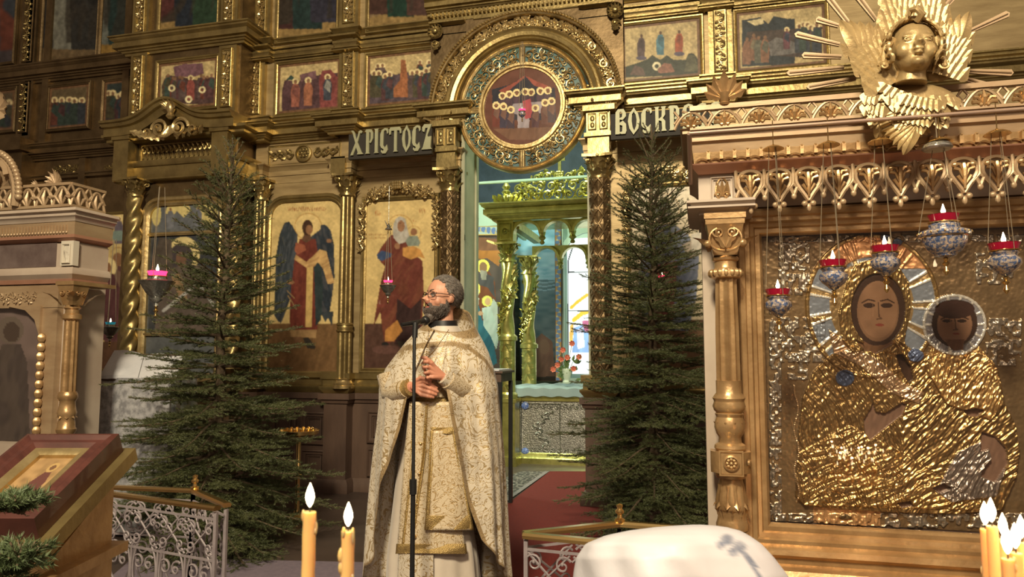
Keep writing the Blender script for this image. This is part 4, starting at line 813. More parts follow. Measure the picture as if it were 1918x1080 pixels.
# arcades, front and back
def arcade(y,px0,px1,n,pt,pb):
    a=xx(px0,y,440); b=xx(px1,y,440); zt=zz(pt,px0,y); zb=zz(pb,px0,y); L=(b-a)/n
    for i in range(n):
        c=a+L*(i+.5); r=L*.42; K=12; P=[]
        for k in range(K+1):
            t=pi*k/K; P.append([(c+r*cos(t),y-.05,zb+min(r,zt-zb-.02)*sin(t)),(c+L*.5*(1 if k<K/2 else -1 if k>K/2 else 0),y-.05,zt if k else zt)])
        P[0][1]=(c+L*.5,y-.05,zb); P[-1][1]=(c-L*.5,y-.05,zb)
        w.grid(P); w.grid([[(p[0][0],y+.05,p[0][2]),p[0]] for p in P]); w.sweep([(c+r*cos(pi*k/K),y-.05,zb+min(r,zt-zb-.02)*sin(pi*k/K)) for k in range(K+1)],[(cos(pi*k/K),0,sin(pi*k/K)) for k in range(K+1)],(0,-1,0),[(0,0),(0,.03),(.035,.03),(.035,0)])
        w.lathe([(.02,-.16),(.035,-.14),(.02,-.11),(.05,-.08),(.035,-.05),(.05,0)],(c+L*.5,y,zb+.02),10)
arcade(YC,960,1190,4,416,440); arcade(YC+1.1,998,1210,4,462,488)
w.box(x0+.2,x0+.3,YC,YC+1.3,zq(430),zq(416)); w.box(x0,xr+.1,YC-.1,YC+1.7,zq(392),zq(386))
ob(w,'entablature',MT['gold_green'],cb)
w=MB(); y=YC-.1; zc_=zq(383); a=x0+.25; b=xr
for i in range(9):
    for j in range(3):
        x=a+.02+.145*i+.05*(j%2); z=zc_+.07+.12*j
        hmax=.12+.32*math.exp(-((x-(a+.62))/.33)**2)
        if .07+.12*j<hmax+.06: w.scroll((x,y,z),(1,0,0),(0,0,1),(0,-1,0),.075,1.4,.2,(-1)**(i+j),i*1.3); w.leaf((x,y,z),(cos(i*2+j),0,.7),(0,-1,0),.13,.07,.5,3); w.ball((x+.06,y-.02,z+.05),.022,6,4)
for q in range(8): w.ball((a+.62+.03*(q%3-1),y-.02,zc_+.3+.03*(q//3)),.025,6,4)
w.box(a+.6,a+.64,y-.02,y+.01,zc_+.28,zc_+.62); w.box(a+.55,a+.69,y-.02,y+.01,zc_+.52,zc_+.56)
for s in (-.18,.18): w.scroll((a+.62+s*2,y,zc_+.12),(1,0,0),(0,0,1),(0,-1,0),.12,1.5,.16,1 if s>0 else -1)
w.lathe([(.07,0),(.1,.05),(.05,.09),(.04,.14),(.065,.17),(.035,.2),(.06,.24),(.0,.33)],(x0+.12,YC,zc_),8)
w.lathe([(.05,0),(.07,.05),(.03,.09),(.0,.26)],(x0+.24,YC+.9,zc_),8)
for q in range(6): w.leaf((x0+.04+.05*q,y-.03,zc_),(.3*(q-2),0,1),(0,-1,0),.13,.07,.5,3)
ob(w,'pierced_crest',MT['gold_green'],cb)
# altar
YA=9.45; al=thing('altar_table','altar with chased silver front, blue enamel bosses and a white cloth top','altar',(xx(1060,YA,700),YA,0))
ax0=xx(965,YA,740); ax1=ax0+1.35; az=lambda py:zz(py,1000,YA)
w=MB(); w.box(ax0,ax1,YA-.02,YA+1.,.0,az(748)); ob(w,'body',MT['silver'],al)
w=MB(); w.mold([(ax0,YA+1.),(ax0,YA-.02),(ax1,YA-.02)],prof([(0,.05),(.3,.06),(.6,.03),(1,.03)],az(738),az(750))); w.mold([(ax0,YA+1),(ax0,YA-.02),(ax1,YA-.02)],[( -.02,0),(.07,0),(.07,.07),(.05,.09),(.04,.12),(.02,.14),(-.02,.14)]); ob(w,'gilded_moulding',MT['gold_green'],al)
w=MB(); zt=az(726)
nx=40; P=[[(ax0-.06+(ax1-ax0+.1)*i/nx,yy,zz_+.008*sin(i*1.1)) for yy,zz_ in ((YA-.1,az(741)),(YA-.1,zt),(YA-.06,zt+.02),(YA+1,zt+.02))] for i in range(nx+1)]; w.grid(P); ob(w,'altar_cloth',MT['cloth_blue'],al)
w=MB(); w.tube([(ax0+.04+.012*cos(k*1.2),YA-.05+.012*sin(k*1.2),.15+(az(755)-.15)*k/110) for k in range(111)],.011,6); w.rinceau([(ax0+.12,YA-.03,az(760)),(ax1-.3,YA-.03,az(760))],[(0,0,1)]*2,(0,-1,0),.07,1); w.rinceau([(ax0+.45,YA-.03,az(835)),(ax0+.30,YA-.03,az(800)),(ax0+.5,YA-.03,az(768))],[(1,0,0)]*3,(0,-1,0),.12,2); w.rinceau([(ax0+.12,YA-.03,az(843)),(ax1-.3,YA-.03,az(843))],[(0,0,1)]*2,(0,-1,0),.07,3); coffer(w,ax0+.09,ax0+.62,az(848),az(754),YA-.02,.02,.02); ob(w,'relief',MT['silver'],al)
for py in (759,845):
    w=MB(); w.lathe([(.045,0),(.05,.015),(.03,.03),(.001,.03)],W(984,py,YA-.03),16,axis=(0,-1,0)); ob(w,'enamel_boss',mat('blue_boss',(.05,.12,.5),(.3,.4,.7),ro=.2,sc=90,lo=.45,hi=.55) if py==759 else bpy.data.materials['blue_boss'],al)
# flowers on the altar
vz=thing('flower_vase','glass vase with pink and orange flowers and foliage on the altar','flowers',W(1062,718,YA+.1))
w=MB(); c=V(wloc(vz)); w.lathe([(.05,.0),(.06,.02),(.04,.05),(.07,.15),(.06,.2)],c,16); ob(w,'vase',mat('pale_glass',(.6,.7,.6),ro=.1),vz)
fp=mat('pink_petals',(.65,.16,.12),(.75,.30,.2),ro=.6,sc=30); fg=mat('flower_stem',(.12,.22,.08),(.2,.28,.1),ro=.6)
w=MB(); g=MB(); rr=random.Random(4)
fl=[(1052,672),(1063,669),(1072,643),(1037,691),(1075,690),(1055,655),(1085,668),(1045,683)]
for i,(px,py) in enumerate(fl):
    p=W(px,py,YA+.05); g.tube([c+V((0,0,.1)),(c+V((0,0,.15))).lerp(p,.5)+V((0,0,.04)),p],.004,4)
    f=MB()
    for q in range(7): f.leaf(p,(cos(q*.9),-.4,sin(q*.9)),(0,-1,0),.05,.045,.7,1)
    f.ball(p,.018,8,6); ob(f,'flower',fp,vz)
for q in range(40): g.leaf(c+V((rr.uniform(-.12,.15),rr.uniform(-.05,.05),rr.uniform(.05,.32))),(rr.uniform(-1,1),-.2,rr.uniform(.2,1)),(0,-1,0),.09,.03,.5,1)
ob(g,'foliage',fg,vz)
# small table at the arch, right of the priest
sx=xx(930,6.6,700); zt=zz(694,930,6.6)
tb=thing('side_table','small dark table with white cloth top, just behind the priest at the arch','table',(sx,6.6,0))
w=MB(); w.box(sx-.16,sx+.1,6.45,6.9,zt-.02,zt); w.box(sx-.14,sx+.08,6.47,6.88,zt-.1,zt-.02); ob(w,'top',MT['darkwood'],tb)
for dx in (-.14,.05):
    for dy in (6.47,6.85): w=MB(); w.box(sx+dx,sx+dx+.035,dy,dy+.035,0,zt-.1); ob(w,'leg',MT['black'],tb)
w=MB(); w.box(sx-.15,sx+.07,6.44,6.9,zt+.0,zt+.015); w.box(sx-.15,sx-.0,6.44,6.45,zt-.16,zt+.015); tag(ob(w,'table_cover',MT['white']),'white cloth lying on the small dark table','cloth')
# ---------------------------------------------------------------- hanging lamps
def lamp(label,px,py,dep,wpx,kind='enamel',top=None,lit='red',group='hanging lamps before the right icon case',sc=1.,cap=True):
    """py: height of the red glass rim; wpx: width of the glass"""
    c=WD(px,py,dep); r=wpx/2*dep/F
    t=thing('hanging_lamp',label,'hanging lamp',c,group)
    g=MB(); g.lathe([(r*.80,-r*.62),(r*.84,-r*.5),(r,0),(r*1.02,.0),(r*.94,0),(r*.8,-r*.45),(r*.001,-r*.5)],c,24,lambda a,z:1+.03*cos(12*a)); ob(g,'glass_cup',MT[lit],t)
    b=MB(); cc=c+V((0,0,-r*.6))
    if kind=='enamel': b.lathe([(r*.85,.02*r),(r*.95,-.1*r),(r*.8,-.25*r),(r*.78,-.35*r),(r*1.02,-.55*r),(r*1.05,-.9*r),(r*.8,-1.25*r),(r*.5,-1.5*r),(r*.3,-1.7*r),(r*.12,-1.8*r)],cc,28,lambda a,z:1+.04*cos(6*a))
    elif kind=='big': b.lathe([(r*.85,0),(r*1.0,-.15*r),(r*1.,-.4*r),(r*1.6,-.62*r),(r*1.7,-.8*r),(r*1.65,-.95*r),(r*1.45,-1.05*r),(r*1.4,-1.5*r),(r*1.1,-2.*r),(r*.75,-2.25*r),(r*.7,-2.4*r),(r*.3,-2.5*r)],cc,32,lambda a,z:1+.025*cos(12*a))
    else: b.lathe([(r*.9,0),(r*1.,-.3*r),(r*1.9,-.5*r),(r*1.6,-.9*r),(r*1.4,-1.3*r),(r*1.,-1.9*r),(r*.5,-2.3*r),(r*.7,-2.5*r),(r*.2,-2.9*r),(r*.3,-3.2*r),(.001,-3.4*r)],cc,24,lambda a,z:1+.06*cos(6*a))
    body=ob(b,'body',MT['enamel' if kind in('enamel','big') else 'silver'],t)
    d=MB(); zb={'enamel':-1.8,'big':-2.5,'silver':-3.3}[kind]
    q=cc+V((0,0,zb*r))
    d.lathe([(r*.1,0),(r*.2,-.1*r),(r*.1,-.25*r),(r*.28,-.45*r),(r*.1,-.65*r),(r*.14,-.8*r),(r*.22,-1.*r),(r*.1,-1.2*r),(.001,-1.3*r)],q,12); ob(d,'drop',MT['brass'],t)
    d=MB(); d.lathe([(r*.98,-.02*r),(r*1.04,.05*r),(r*.98,.1*r),(r*.9,.0)],cc,24); 
    if kind=='big': 
        for k in range(24): d.ball(cc+V((cos(k*pi/12)*r*1.7,sin(k*pi/12)*r*1.7,-.75*r)),r*.07,6,4)
        d.lathe([(r*1.5,-1.06*r),(r*1.54,-1.0*r),(r*1.5,-.94*r)],cc,24)
    ob(d,'rim',MT['brass'],t)
    f=MB(); h=r*.5; f.lathe([(.001,-.1*h),(h*.28,h*.15),(h*.34,h*.45),(h*.2,h*.9),(.001,h*1.5)],c+V((0,0,r*.05)),10); ob(f,'flame',MT['flame'],t)
    R=r*(1.6 if kind=='big' else 1.0); ct=V(top) if top is not None else c+V((0,0,1.5))
    for k in range(3):
        a=-pi/2+.3+k*2*pi/3; s=MB(); A=cc+V((R*cos(a),R*sin(a),-r*(.6 if kind!='enamel' else .0))); Bq=ct+V((r*.35*cos(a),r*.35*sin(a),0))
        s.tube([A,Bq],.0013*dep/2.6*(1 if dep<4 else .8),5); 
        n=int((Bq-A).length/.05); 
        for j in range(n): s.ball(A.lerp(Bq,(j+.5)/n),.0021*dep/2.6*(1 if dep<4 else .8),4,3)
        ob(s,'chain',MT['steel'],t)
    if cap:
        s=MB(); s.lathe([(r*.9,-.08*r),(r*.85,0),(r*.5,.2*r),(r*.15,.3*r),(.05*r,.4*r)],ct,16); s.tube([ct+V((0,0,.3*r)),ct+V((0,0,.3*r+.1))],.002,5); ob(s,'bell_cap',MT['brass'],t)
    return t
# ---------------------------------------------------------------- right icon case
YK=3.3; kz=lambda py,px=1365:zz(py,px,YK); kx=lambda px,py=600:xx(px,YK,py)
KX0=kx(1318); KX1=kx(2085); kp=W(1365,700,YK-.1)
k=thing('icon_case','tall carved gilt case with pierced cresting and turned column, filling the right side','icon case',((KX0+KX1)/2,YK,-.25))
w=MB(); 
w.box(KX0,kx(1403),YK,YK+.35,-.25,kz(300)); w.box(KX1-(kx(1403)-KX0),KX1,YK,YK+.35,-.25,kz(300)); w.box(kx(1403),KX1-.2,YK+.25,YK+.35,-.25,kz(300)); w.box(kx(1403),KX1-.2,YK+.02,YK+.3,kz(386,1420),kz(300))
w.box(kx(1403),KX1-.2,YK-.0,YK+.3,-.25,kz(1030,1460)); ob(w,'case_body',MT['kiot_side'],k)
w=MB(); w.box(kx(1403),KX1-.2,YK+.06,YK+.3,kz(400,1420),kz(300)); ob(w,'shade_backing',MT['darkwood'],k)  # dark backing stands for the shade in the hollow behind the valance
# frame
fx0=kx(1436,700); fx1=fx0+(kx(1975,700)-fx0); fz1=kz(437,1500); fz0=kz(985,1500)
w=MB(); u=.105; w.frame(fx0,fx1,fz0,fz1,YK+.05,[(0,-.0),(0,.015),(.012,.03),(.03,.03),(.036,.045),(.05,.05),(.058,.07),(.075,.07),(.08,.085),(.1,.09),(.112,.075),(.112,-.05)]); ob(w,'picture_frame',MT['kiot_gold'],k)
w=MB(); w.box(fx0-.02,fx1+.02,YK+.03,YK+.034,fz0-.02,fz1+.02); ob(w,'glass_pane',MT['glass'],k)
# turned column
cx0=xx(1364,YK-.12,700); yk=YK-.12; cz=lambda py:zz(py,1364,yk); r=.056; 
w=MB(); w.lathe([(r*.92,cz(715)),(r*.9,cz(620)),(r*.82,cz(523))],(cx0,yk,0),96,flutes(10,.16)); col=ob(w,'column',MT['kiot_gold'],k)
w=MB(); w.lathe([(r*z_,cz(p)) for p,z_ in ((523,.86),(520,1.15),(512,1.2),(505,1.08),(503,.86),(500,.8),(490,.82),(488,.95),(484,1.0),(480,.85))],(cx0,yk,0),32)
for q in range(16): w.ball((cx0+r*1.1*cos(q*pi/8),yk+r*1.1*sin(q*pi/8),cz(512)),(.012,.012,.018),6,5)
z0,z1=cz(480),cz(414); 
P=[[(cx0+s1*q,yk+s2*q,z) for s1,s2 in ((-1,-1),(1,-1),(1,1),(-1,1))] for z,q in ((z0,r*.85),(z0+(z1-z0)*.15,r*.95),(z0+(z1-z0)*.5,r*1.15),(z0+(z1-z0)*.82,r*1.32),(z0+(z1-z0)*.85,r*1.4),(z1,r*1.42))]; w.grid(P,False,True)
w.box(cx0-r*1.5,cx0+r*1.5,yk-r*1.5,yk+.3,cz(414),cz(404))
for s in (-1,1):
    w.tube([(cx0+s*r*1.15*(sin(t)**.8)*(1 if t<2 else 1),yk-r*1.38,z0+(z1-z0)*(.1+.33*(1-cos(t)))) for t in np.linspace(0.02,2.7,14)],.005,6); w.scroll((cx0+s*r*.5,yk-r*1.38,z0+(z1-z0)*.62),(s,0,0),(0,0,1),(0,-1,0),r*.42,1.3,.2,-1)
    w.leaf((cx0+s*r*1.25,yk-r*.8,z0+(z1-z0)*.1),(s*.3,0,1),(s,-.4,0),(z1-z0)*.5,.05,.9,2)
for q in (-1,0,1): w.leaf((cx0,yk-r*1.35,z0+(z1-z0)*.2),(q*.6,0,1),(0,-1,0),(z1-z0)*.55,.03,.3,2)
for e in (-1,1): w.ball((cx0+e*r*1.25,yk-r*1.25,z0+(z1-z0)*.3),.018,8,6)
ob(w,'capital',MT['kiot_gold'],col)
w=MB(); w.lathe([(r*z_,cz(p)) for p,z_ in ((990,1.1),(980,1.15),(972,1.05),(965,1.0),(950,1.12),(935,1.1),(920,.98),(905,.85),(895,.82),(893,1.05),(888,1.15),(883,1.05),(882,1.1)) ],(cx0,yk,0),40,lambda a,z:1+.05*cos(8*a)*(1 if cz(960)<z<cz(900) else 0))
w.lathe([(r*z_,cz(p)) for p,z_ in ((843,1.),(838,1.15),(832,1.1),(828,.85),(818,.8),(812,.95),(800,1.1),(790,1.08),(780,.95),(774,1.05),(772,.95),(768,1.1),(760,1.2),(752,1.1),(750,1.1),(745,1.2),(741,1.1),(735,.92),(712,.92))],(cx0,yk,0),48)
for q in range(10): a=q*pi/5; w.leaf((cx0+r*.95*cos(a),yk+r*.95*sin(a),cz(812)),(0,0,1),(cos(a),sin(a),0),.055,.035,.3,3); w.leaf((cx0+r*.9*cos(a),yk+r*.9*sin(a),cz(905)),(0,0,-1),(cos(a),sin(a),0),.1,.045,.35,3); w.leaf((cx0+r*1.0*cos(a+.3),yk+r*1.0*sin(a+.3),cz(970)),(0,0,1),(cos(a+.3),sin(a+.3),0),.05,.045,.5,3)
q_=r*1.42; w.prism([(-q_,-.4*q_),(-.5*q_,-q_),(.5*q_,-q_),(q_,-.4*q_),(q_,.5*q_),(-q_,.5*q_)],(cx0,yk,cz(882)),(1,0,0),(0,1,0),(0,0,1),cz(843)-cz(882))
c=V((cx0,yk-q_,cz(862)))
w.lathe([(.030,0),(.032,.008),(.026,.012),(.024,.004),(.001,.004)],c,24,axis=(0,-1,0)); w.ball(c+V((0,-.008,0)),.008,8,6)
for q in range(8): w.ball(c+V((cos(q*pi/4)*.016,-.006,sin(q*pi/4)*.016)),.0075,6,5)
w.frame(c.x-.042,c.x+.042,c.z-.045,c.z+.045,c.y,[(0,0),(0,.006),(.006,.006),(.006,0)]); w.lathe([(.014,0),(.014,.008),(.001,.012)],c+V((.068,.03,0)),12,axis=(1,-.3,0)); w.lathe([(r*1.3,-.25),(r*1.3,-.0),(r*1.1,.05),(r*1.15,cz(992))],(cx0,yk,0),24); ob(w,'baluster',MT['kiot_gold'],col)
# upper-left panel block above the capital
w=MB(); w.box(KX0-.01,kx(1404,330),YK-.17,YK+.3,cz(404),kz(318)); bx0,bx1=xx(1331,YK-.17,350),xx(1374,YK-.17,350); coffer(w,bx0,bx1,zz(376,1352,YK-.17),zz(332,1352,YK-.17),YK-.17,.012,.012)
w.mold([(KX0-.01,YK+.3),(KX0-.01,YK-.17),(kx(1408,400),YK-.17)],prof(SILL,cz(380),cz(398))); ob(w,'corner_block',MT['kiot_side'],k)
w=MB(); xm=(bx0+bx1)/2; 
for s in (-1,1): w.tube([(xm+s*.034*sin(t)*(1-.15*t),YK-.175,zz(374,1352,YK-.17)+.092*(1-cos(t))/2) for t in np.linspace(.05,pi,12)],.0045,5); w.scroll((xm+s*.017,YK-.175,zz(366,1352,YK-.17)),(s,0,0),(0,0,1),(0,-1,0),.015,1.2,.22)
for q in (-1,0,1): w.leaf((xm,YK-.175,zz(368,1352,YK-.17)),(q*.4,0,1),(0,-1,0),.07,.022,.2,1)
ob(w,'heart_ornament',MT['kiot_gold'],k)
# pierced valance
yv=YK-.19; 
def arcs(c,r,a0,a1,n=10): return [(c[0]+r*cos(a),c[1],c[2]+r*sin(a)) for a in np.linspace(a0,a1,n)]
w=MB(); va=xx(1378,yv,350); step=(xx(1866,yv,320)-xx(1405,yv,340))/8. ; z1=zz(318,1405,yv); z0=zz(396,1405,yv); H=z1-z0; pal=MB()
n=12; PALS=[]
w.box(va,KX1,yv-.0,yv+.03,z1-.008,z1+.02)
for i in range(n):
    pal=MB(); PALS.append(pal)
    x=xx(1405,yv,340)+step*i; R=step*.42; zc=z1-R-.004
    rr_=[(x+R*1.0*cos(a),yv,zc+R*sin(a)) for a in np.linspace(-.55,pi+.55,20)]
    w.tube([(x,yv,z0+.035)]+rr_+[(x,yv,z0+.035)],.0092,6)
    for s in (-1,1):
        w.tube([(x+s*R*.85,yv,zc-R*.55),(x+s*step*.5,yv,zc-R*1.35)],.008,6)
        w.tube([(x+s*R*.5,yv,zc-R*1.15),(x+s*step*.5,yv,zc-R*.35),(x+s*step*.5,yv,z1)],.008,6)
        pal.tube([(x,yv-.008,zc-R*.9),(x+s*R*.35,yv-.012,zc+R*.0),(x+s*R*.75,yv-.01,zc+R*.15)],[.004,.006,.009],6)
        pal.tube([(x,yv-.008,zc-R*.2),(x+s*R*.3,yv-.014,zc+R*.45),(x+s*R*.62,yv-.01,zc+R*.45)],[.005,.007,.009],6); pal.ball((x+s*R*.66,yv-.01,zc+R*.42),.012,8,6)
        pal.tube([(x,yv-.008,zc-R*1.3),(x+s*R*.5,yv-.012,zc-R*.5)],[.004,.007],6)
        w.ball((x+s*.016,yv,z0+.022),.013,8,6)
    pal.tube([(x,yv-.01,zc-R*1.6),(x,yv-.018,zc),(x,yv-.012,zc+R*.5)],[.004,.01,.008],6)
    w.ball((x,yv,z0+.006),(.010,.008,.018),8,6); w.ball((x+step*.5,yv,zc-R*1.45),(.011,.009,.015),8,6); w.ball((x+step*.5,yv,z0+.055),.009,6,5)
va_=ob(w,'pierced_valance',MT['kiot'],k); [ob(p_,'palmette',MT['kiot_gold'],va_) for p_ in PALS]
# cornice
w=MB(); path=lambda o:[(KX0+.0,YK+.35),(KX0+.0,YK-.18),(KX1,YK-.18)]
K_=lambda py:zz(py,1318,YK-.23)
w.mold(path(0),prof([(0,.045),(.2,.05),(.5,.03),(1,.01)],K_(305),K_(322))); ob(w,'lower_moulding',MT['kiot_pink'],k)
w=MB(); w.mold(path(0),prof([(0,.07),(.15,.07),(.2,.05),(.5,.05),(.6,.035),(1,.03)],K_(245),K_(283))); w.mold(path(0),prof([(0,.075),(.3,.08),(1,.07)],K_(241),K_(246))); ob(w,'upper_moulding',MT['kiot'],k)
w=MB(); w.mold(path(0),prof([(0,.03),(1,.025)],K_(283),K_(306)))
yy=YK-.18-.035; nd=34; xa=xx(1322,yy,290); sp=(xx(1500,yy,290)-xx(1325,yy,290))/7
for i in range(nd):
    x=xa+sp*i+.01; zt_,zb_=K_(284),K_(299); w.box(x-.007,x+.007,yy-.016,yy+.02,zb_,zt_); w.ball((x,yy-.008,zt_),(.007,.012,.007),6,4)
    w.tube([(x-sp/2+sp/2*cos(a),yy-.002,K_(305)+.022*sin(a)) for a in np.linspace(0,pi,8)],.004,5)
for i in range(6): y_=YK-.1+i*sp; w.box(KX0-.05,KX0-.02,y_-.007,y_+.007,K_(299),K_(284))
ob(w,'dentil_band',MT['kiot_gold'],k)
# cresting
yc=YK-.25; C_=lambda py:zz(py,1300,yc); w=MB(); pal=MB(); z0=C_(243); z1=C_(207); H=z1-z0; PALS=[]; w.box(xx(1292,yc,220),KX1,yc-.012,yc+.02,z1-.004,z1+.016); w.box(xx(1292,yc,220),KX1,yc-.012,yc+.02,z0-.004,z0+.008)
st=(xx(1555,yc,210)-xx(1357,yc,220))/3.; xa=xx(1357,yc,220)
for i in range(-1,11):
    x=xa+st*i; 
    if x<xx(1288,yc): continue
    pal=MB(); PALS.append(pal)
    for s in (-1,1):
        w.tube([(x+s*st*.5*(1-q),yc,z0+H*(sin(q*pi/2)**.8)*.85+.004) for q in np.linspace(0,1,9)],.0062,6)
        w.tube([(x+s*st*.06,yc,z0+H*.85),(x+s*st*.26,yc,z1)],.006,6)
        w.tube([(x+s*st*.5,yc,z0+H*.35),(x+s*st*.36,yc,z0+H*.68),(x+s*st*.5,yc,z1)],.0058,6)
        for a,L in ((.35,.6),(.8,.62),(1.25,.55)): pal.tube([(x,yc-.006,z0+.01),(x+s*H*L*sin(a)*.6,yc-.014,z0+.01+H*L*cos(a)*.8),(x+s*H*L*sin(a),yc-.016,z0+.01+H*L*cos(a)*.75)],[.004,.007,.009],6)
        pal.ball((x+s*.012,yc-.01,z0+.012),.009,6,5)
    pal.tube([(x,yc-.005,z0+.0),(x,yc-.018,z0+H*.45),(x,yc-.01,z0+H*.8)],[.005,.011,.003],6)
va_=ob(w,'pierced_cresting',MT['kiot'],k); [ob(p_,'palmette',MT['kiot_gold'],va_) for p_ in PALS]
w=MB(); c=V((xx(1357,yc,195),yc,z1+.01))
w.lathe([(.02,0),(.026,.008),(.018,.014),(.03,.04),(.034,.05)],c,12)
for q in range(-3,4): w.leaf(c+V((q*.006,-.02,.03)),(sin(q*.42)*1.,0,cos(q*.42)),(0,-1,0),.115-abs(q)*.014,.035,.4,2)
ob(w,'finial',MT['kiot_gold'],k)
# plinth steps
w=MB(); w.mold([(KX0,YK+.3),(KX0,YK-.12),(KX1,YK-.12)],[(-.02,-.25),(.12,-.25),(.12,.05),(.06,.1),(.04,.38),(.07,.42),(.07,.46),(-.02,.47)]); ob(w,'plinth',MT['kiot_gold'],k)
w=MB(); qz=lambda py:zz(py,1462,YK)
w.mold([(kx(1403),YK+.0),(KX1-.2,YK+.0)],prof([(0,.02),(.08,.05),(.2,.055),(.3,.03),(.42,.03),(.5,.08),(.62,.09),(.8,.05),(1,.04)],qz(1016),qz(1100))); ob(w,'base_moulding',MT['kiot_gold'],k)
# ---- lamp rod
rod=MB(); pa=W(1291,250,YK-.36); pb=V((KX1,pa.y,pa.z)); rod.tube([pa,pb],.008,10); rod.tube([pa,pa+V((.0,.2,-.16))],.01,8); rod.tube([pb,pb+V((0,.2,-.16))],.01,8)
tag(ob(rod,'lamp_rod',mat('rose_brown_rod',(.34,.24,.18),(.28,.19,.15),met=.4,ro=.4)),'long thin horizontal rod in front of the right icon case, carrying the lamps','rod')
yl=YK-.36
def dl(px,py): return W(px,py,yl)
for px,py,wd,kd,lb in ((1457,541,44,'enamel','lowest hanging lamp, red cup and blue enamel bowl, nearest the left column of the case'),
        (1560,487,47,'enamel','hanging lamp over the left edge of the large halo of the metal-clad icon'),
        (1657,460,48,'enamel','hanging lamp in the middle of the halo, over the veiled forehead'),
        (1767,402,52,'big','largest hanging lamp, wide enamel body with beaded rim, right of the halo'),
        (1880,455,52,'enamel','rightmost hanging lamp, red cup and enamel bowl against dark background')):
    p=dl(px,py); dep=(p-CAM).dot(FW); tp=V((p.x,p.y,pa.z-(.085 if kd!='big' else .1))); lamp(lb,px,py,dep,wd,kd,top=tp,lit='red')
sd=thing('hanging_dish','shallow silver dish hanging under the rod beside the cherub wing','dish',dl(1750,280)); w=MB(); c=dl(1755,270); w.lathe([(.045,-.022),(.052,-.015),(.045,.0),(.02,.012),(.001,.014)],c,28); ob(w,'dish',MT['silver'],sd); w=MB(); w.tube([c,V((c.x,c.y,pa.z))],.002,5); ob(w,'chain',MT['steel'],sd)
# lamps before the screen
def wtop(p,h): return V((p.x,p.y,p.z+h))
p=WD(727,525,6.6); lamp('silver lamp with small lit red cup before the icon of mother and child',727,525,6.6,17,'silver',top=wtop(p,.46),lit='redlit',group='silver lamps before the screen',cap=False)
w=MB(); c=WD(728,428,6.6); w.lathe([(.035,-.01),(.03,.0),(.01,.015),(.015,.03),(.001,.05)],c,12); w.tube([c+V((-.04,0,.08)),c+V((0,0,0)),c+V((.03,0,.03))],[.002,.01,.002],6); w.tube([c,c+V((0,0,.40))],.0025,5); tag(ob(w,'chain_ornament',MT['silver']),'dark dove-shaped ornament on the lamp chain before the veiled mother icon','ornament')
p=WD(978,203,6.5); lamp('tiny lit red lamp hanging before the round icon',978,205,6.5,13,'enamel',top=wtop(p,.62),lit='redlit',group='silver lamps before the screen',cap=False)
p=WD(295,512,5.9); lamp('pink-red glowing lamp before the dark two-tier icon, left of left spruce',295,508,5.9,34,'silver',top=wtop(p,.72),lit='redlit',group='silver lamps before the screen',cap=False)
p=WD(1240,518,6.7); lamp('small red lamp glimmering between branches of the right spruce',1240,516,6.7,15,'silver',top=wtop(p,1.1),lit='redlit',group='silver lamps before the screen',cap=False)
p=WD(207,600,7.); lamp('turquoise lamp before the narrow icon beside the left icon case',207,603,7.,18,'silver',top=wtop(p,.8),lit='teal',group='silver lamps before the screen',cap=False)
# ---------------------------------------------------------------- metal-clad icon in the right case
rz=thing('metal_clad_icon','large icon of veiled mother and child under a chased gilt cover, inside the right case','icon',((fx0+fx1)/2,YK+.1,fz0))
yr=YK+.085
P=Paint([proj((fx0,yr,fz1)),proj((fx1,yr,fz1)),proj((fx1,yr,fz0)),proj((fx0,yr,fz0))],1.15,(.22,.145,.075),.65)
P.h+=.0015*vnoise(P.x,P.y,5,1)
GO=(.37,.24,.10); SI=(.36,.31,.25)
def relief(q,k=5,ang=0.,amp=.006,seed=1,col=None,col2=None):
    wv=vnoise(P.x,P.y,60,seed)*3.5; ac=P.x*cos(ang)+P.y*sin(ang)+(wv-1.7)*7; al=P.x*sin(ang)-P.y*cos(ang); f=(vnoise(ac,al*.13,4.2,seed+7)*.6+vnoise(ac,al*.2,2.2,seed+9)*.4)**1.5; P.h+=q*(f*amp*1.1+.004*vnoise(P.x*1.3+P.y*.6,P.y,6,seed+1)); 
    if col2 is not None: P.put(q*(f<.25),col2,met=.85,mix=.5)
# rectangular ornaments
def orn(x,y,w,h,sd=1):
    q=((abs(P.x-x)<w/2)&(abs(P.y-y)<h/2)&(vnoise(P.x,P.y,7,sd)>.42)).astype(float); P.put(q,SI,met=.85); P.h+=q*(.003+.006*vnoise(P.x,P.y,5,sd+2))
orn(1492,505,62,100,1); orn(1508,640,90,85,2); orn(1500,690,40,50,3); orn(1885,645,62,90,4); orn(1868,505,66,60,5); orn(1454,780,24,460,6); orn(1700,975,500,26,7); orn(1700,447,520,14,8)
q=P.poly([(1530,950),(1660,955),(1660,985),(1530,980)],(.52,.30,.14),met=.6); P.ell(1592,968,12,5,(.25,.18,.1),h=.006,met=.8)
# halo of the mother
d=np.hypot(P.x-1642,(P.y-575)*.93); ang=np.arctan2(P.y-575,P.x-1642)
q=((d<128)).astype(float); P.put(q,(.52,.36,.17),met=.9); P.h+=q*.004
q=((d<120)&(d>80)&(abs(np.sin(ang*6.5))>.42)).astype(float); P.put(q,(.20,.22,.26),met=.4); 
q=((d<120)&(d>78)&(abs(abs(np.sin(ang*6.5))-.42)<.13)).astype(float); P.put(q,(.62,.60,.56),met=.5); P.h+=q*.004
q=((d<128)&(P.y<505)&(d>86)).astype(float); P.put(q,(.80,.42,.20),met=.85); P.h+=q*.004*vnoise(P.x,P.y,10,3)
q=((abs(d-124)<3)).astype(float); P.put(q,GO,met=.9,h=.004)
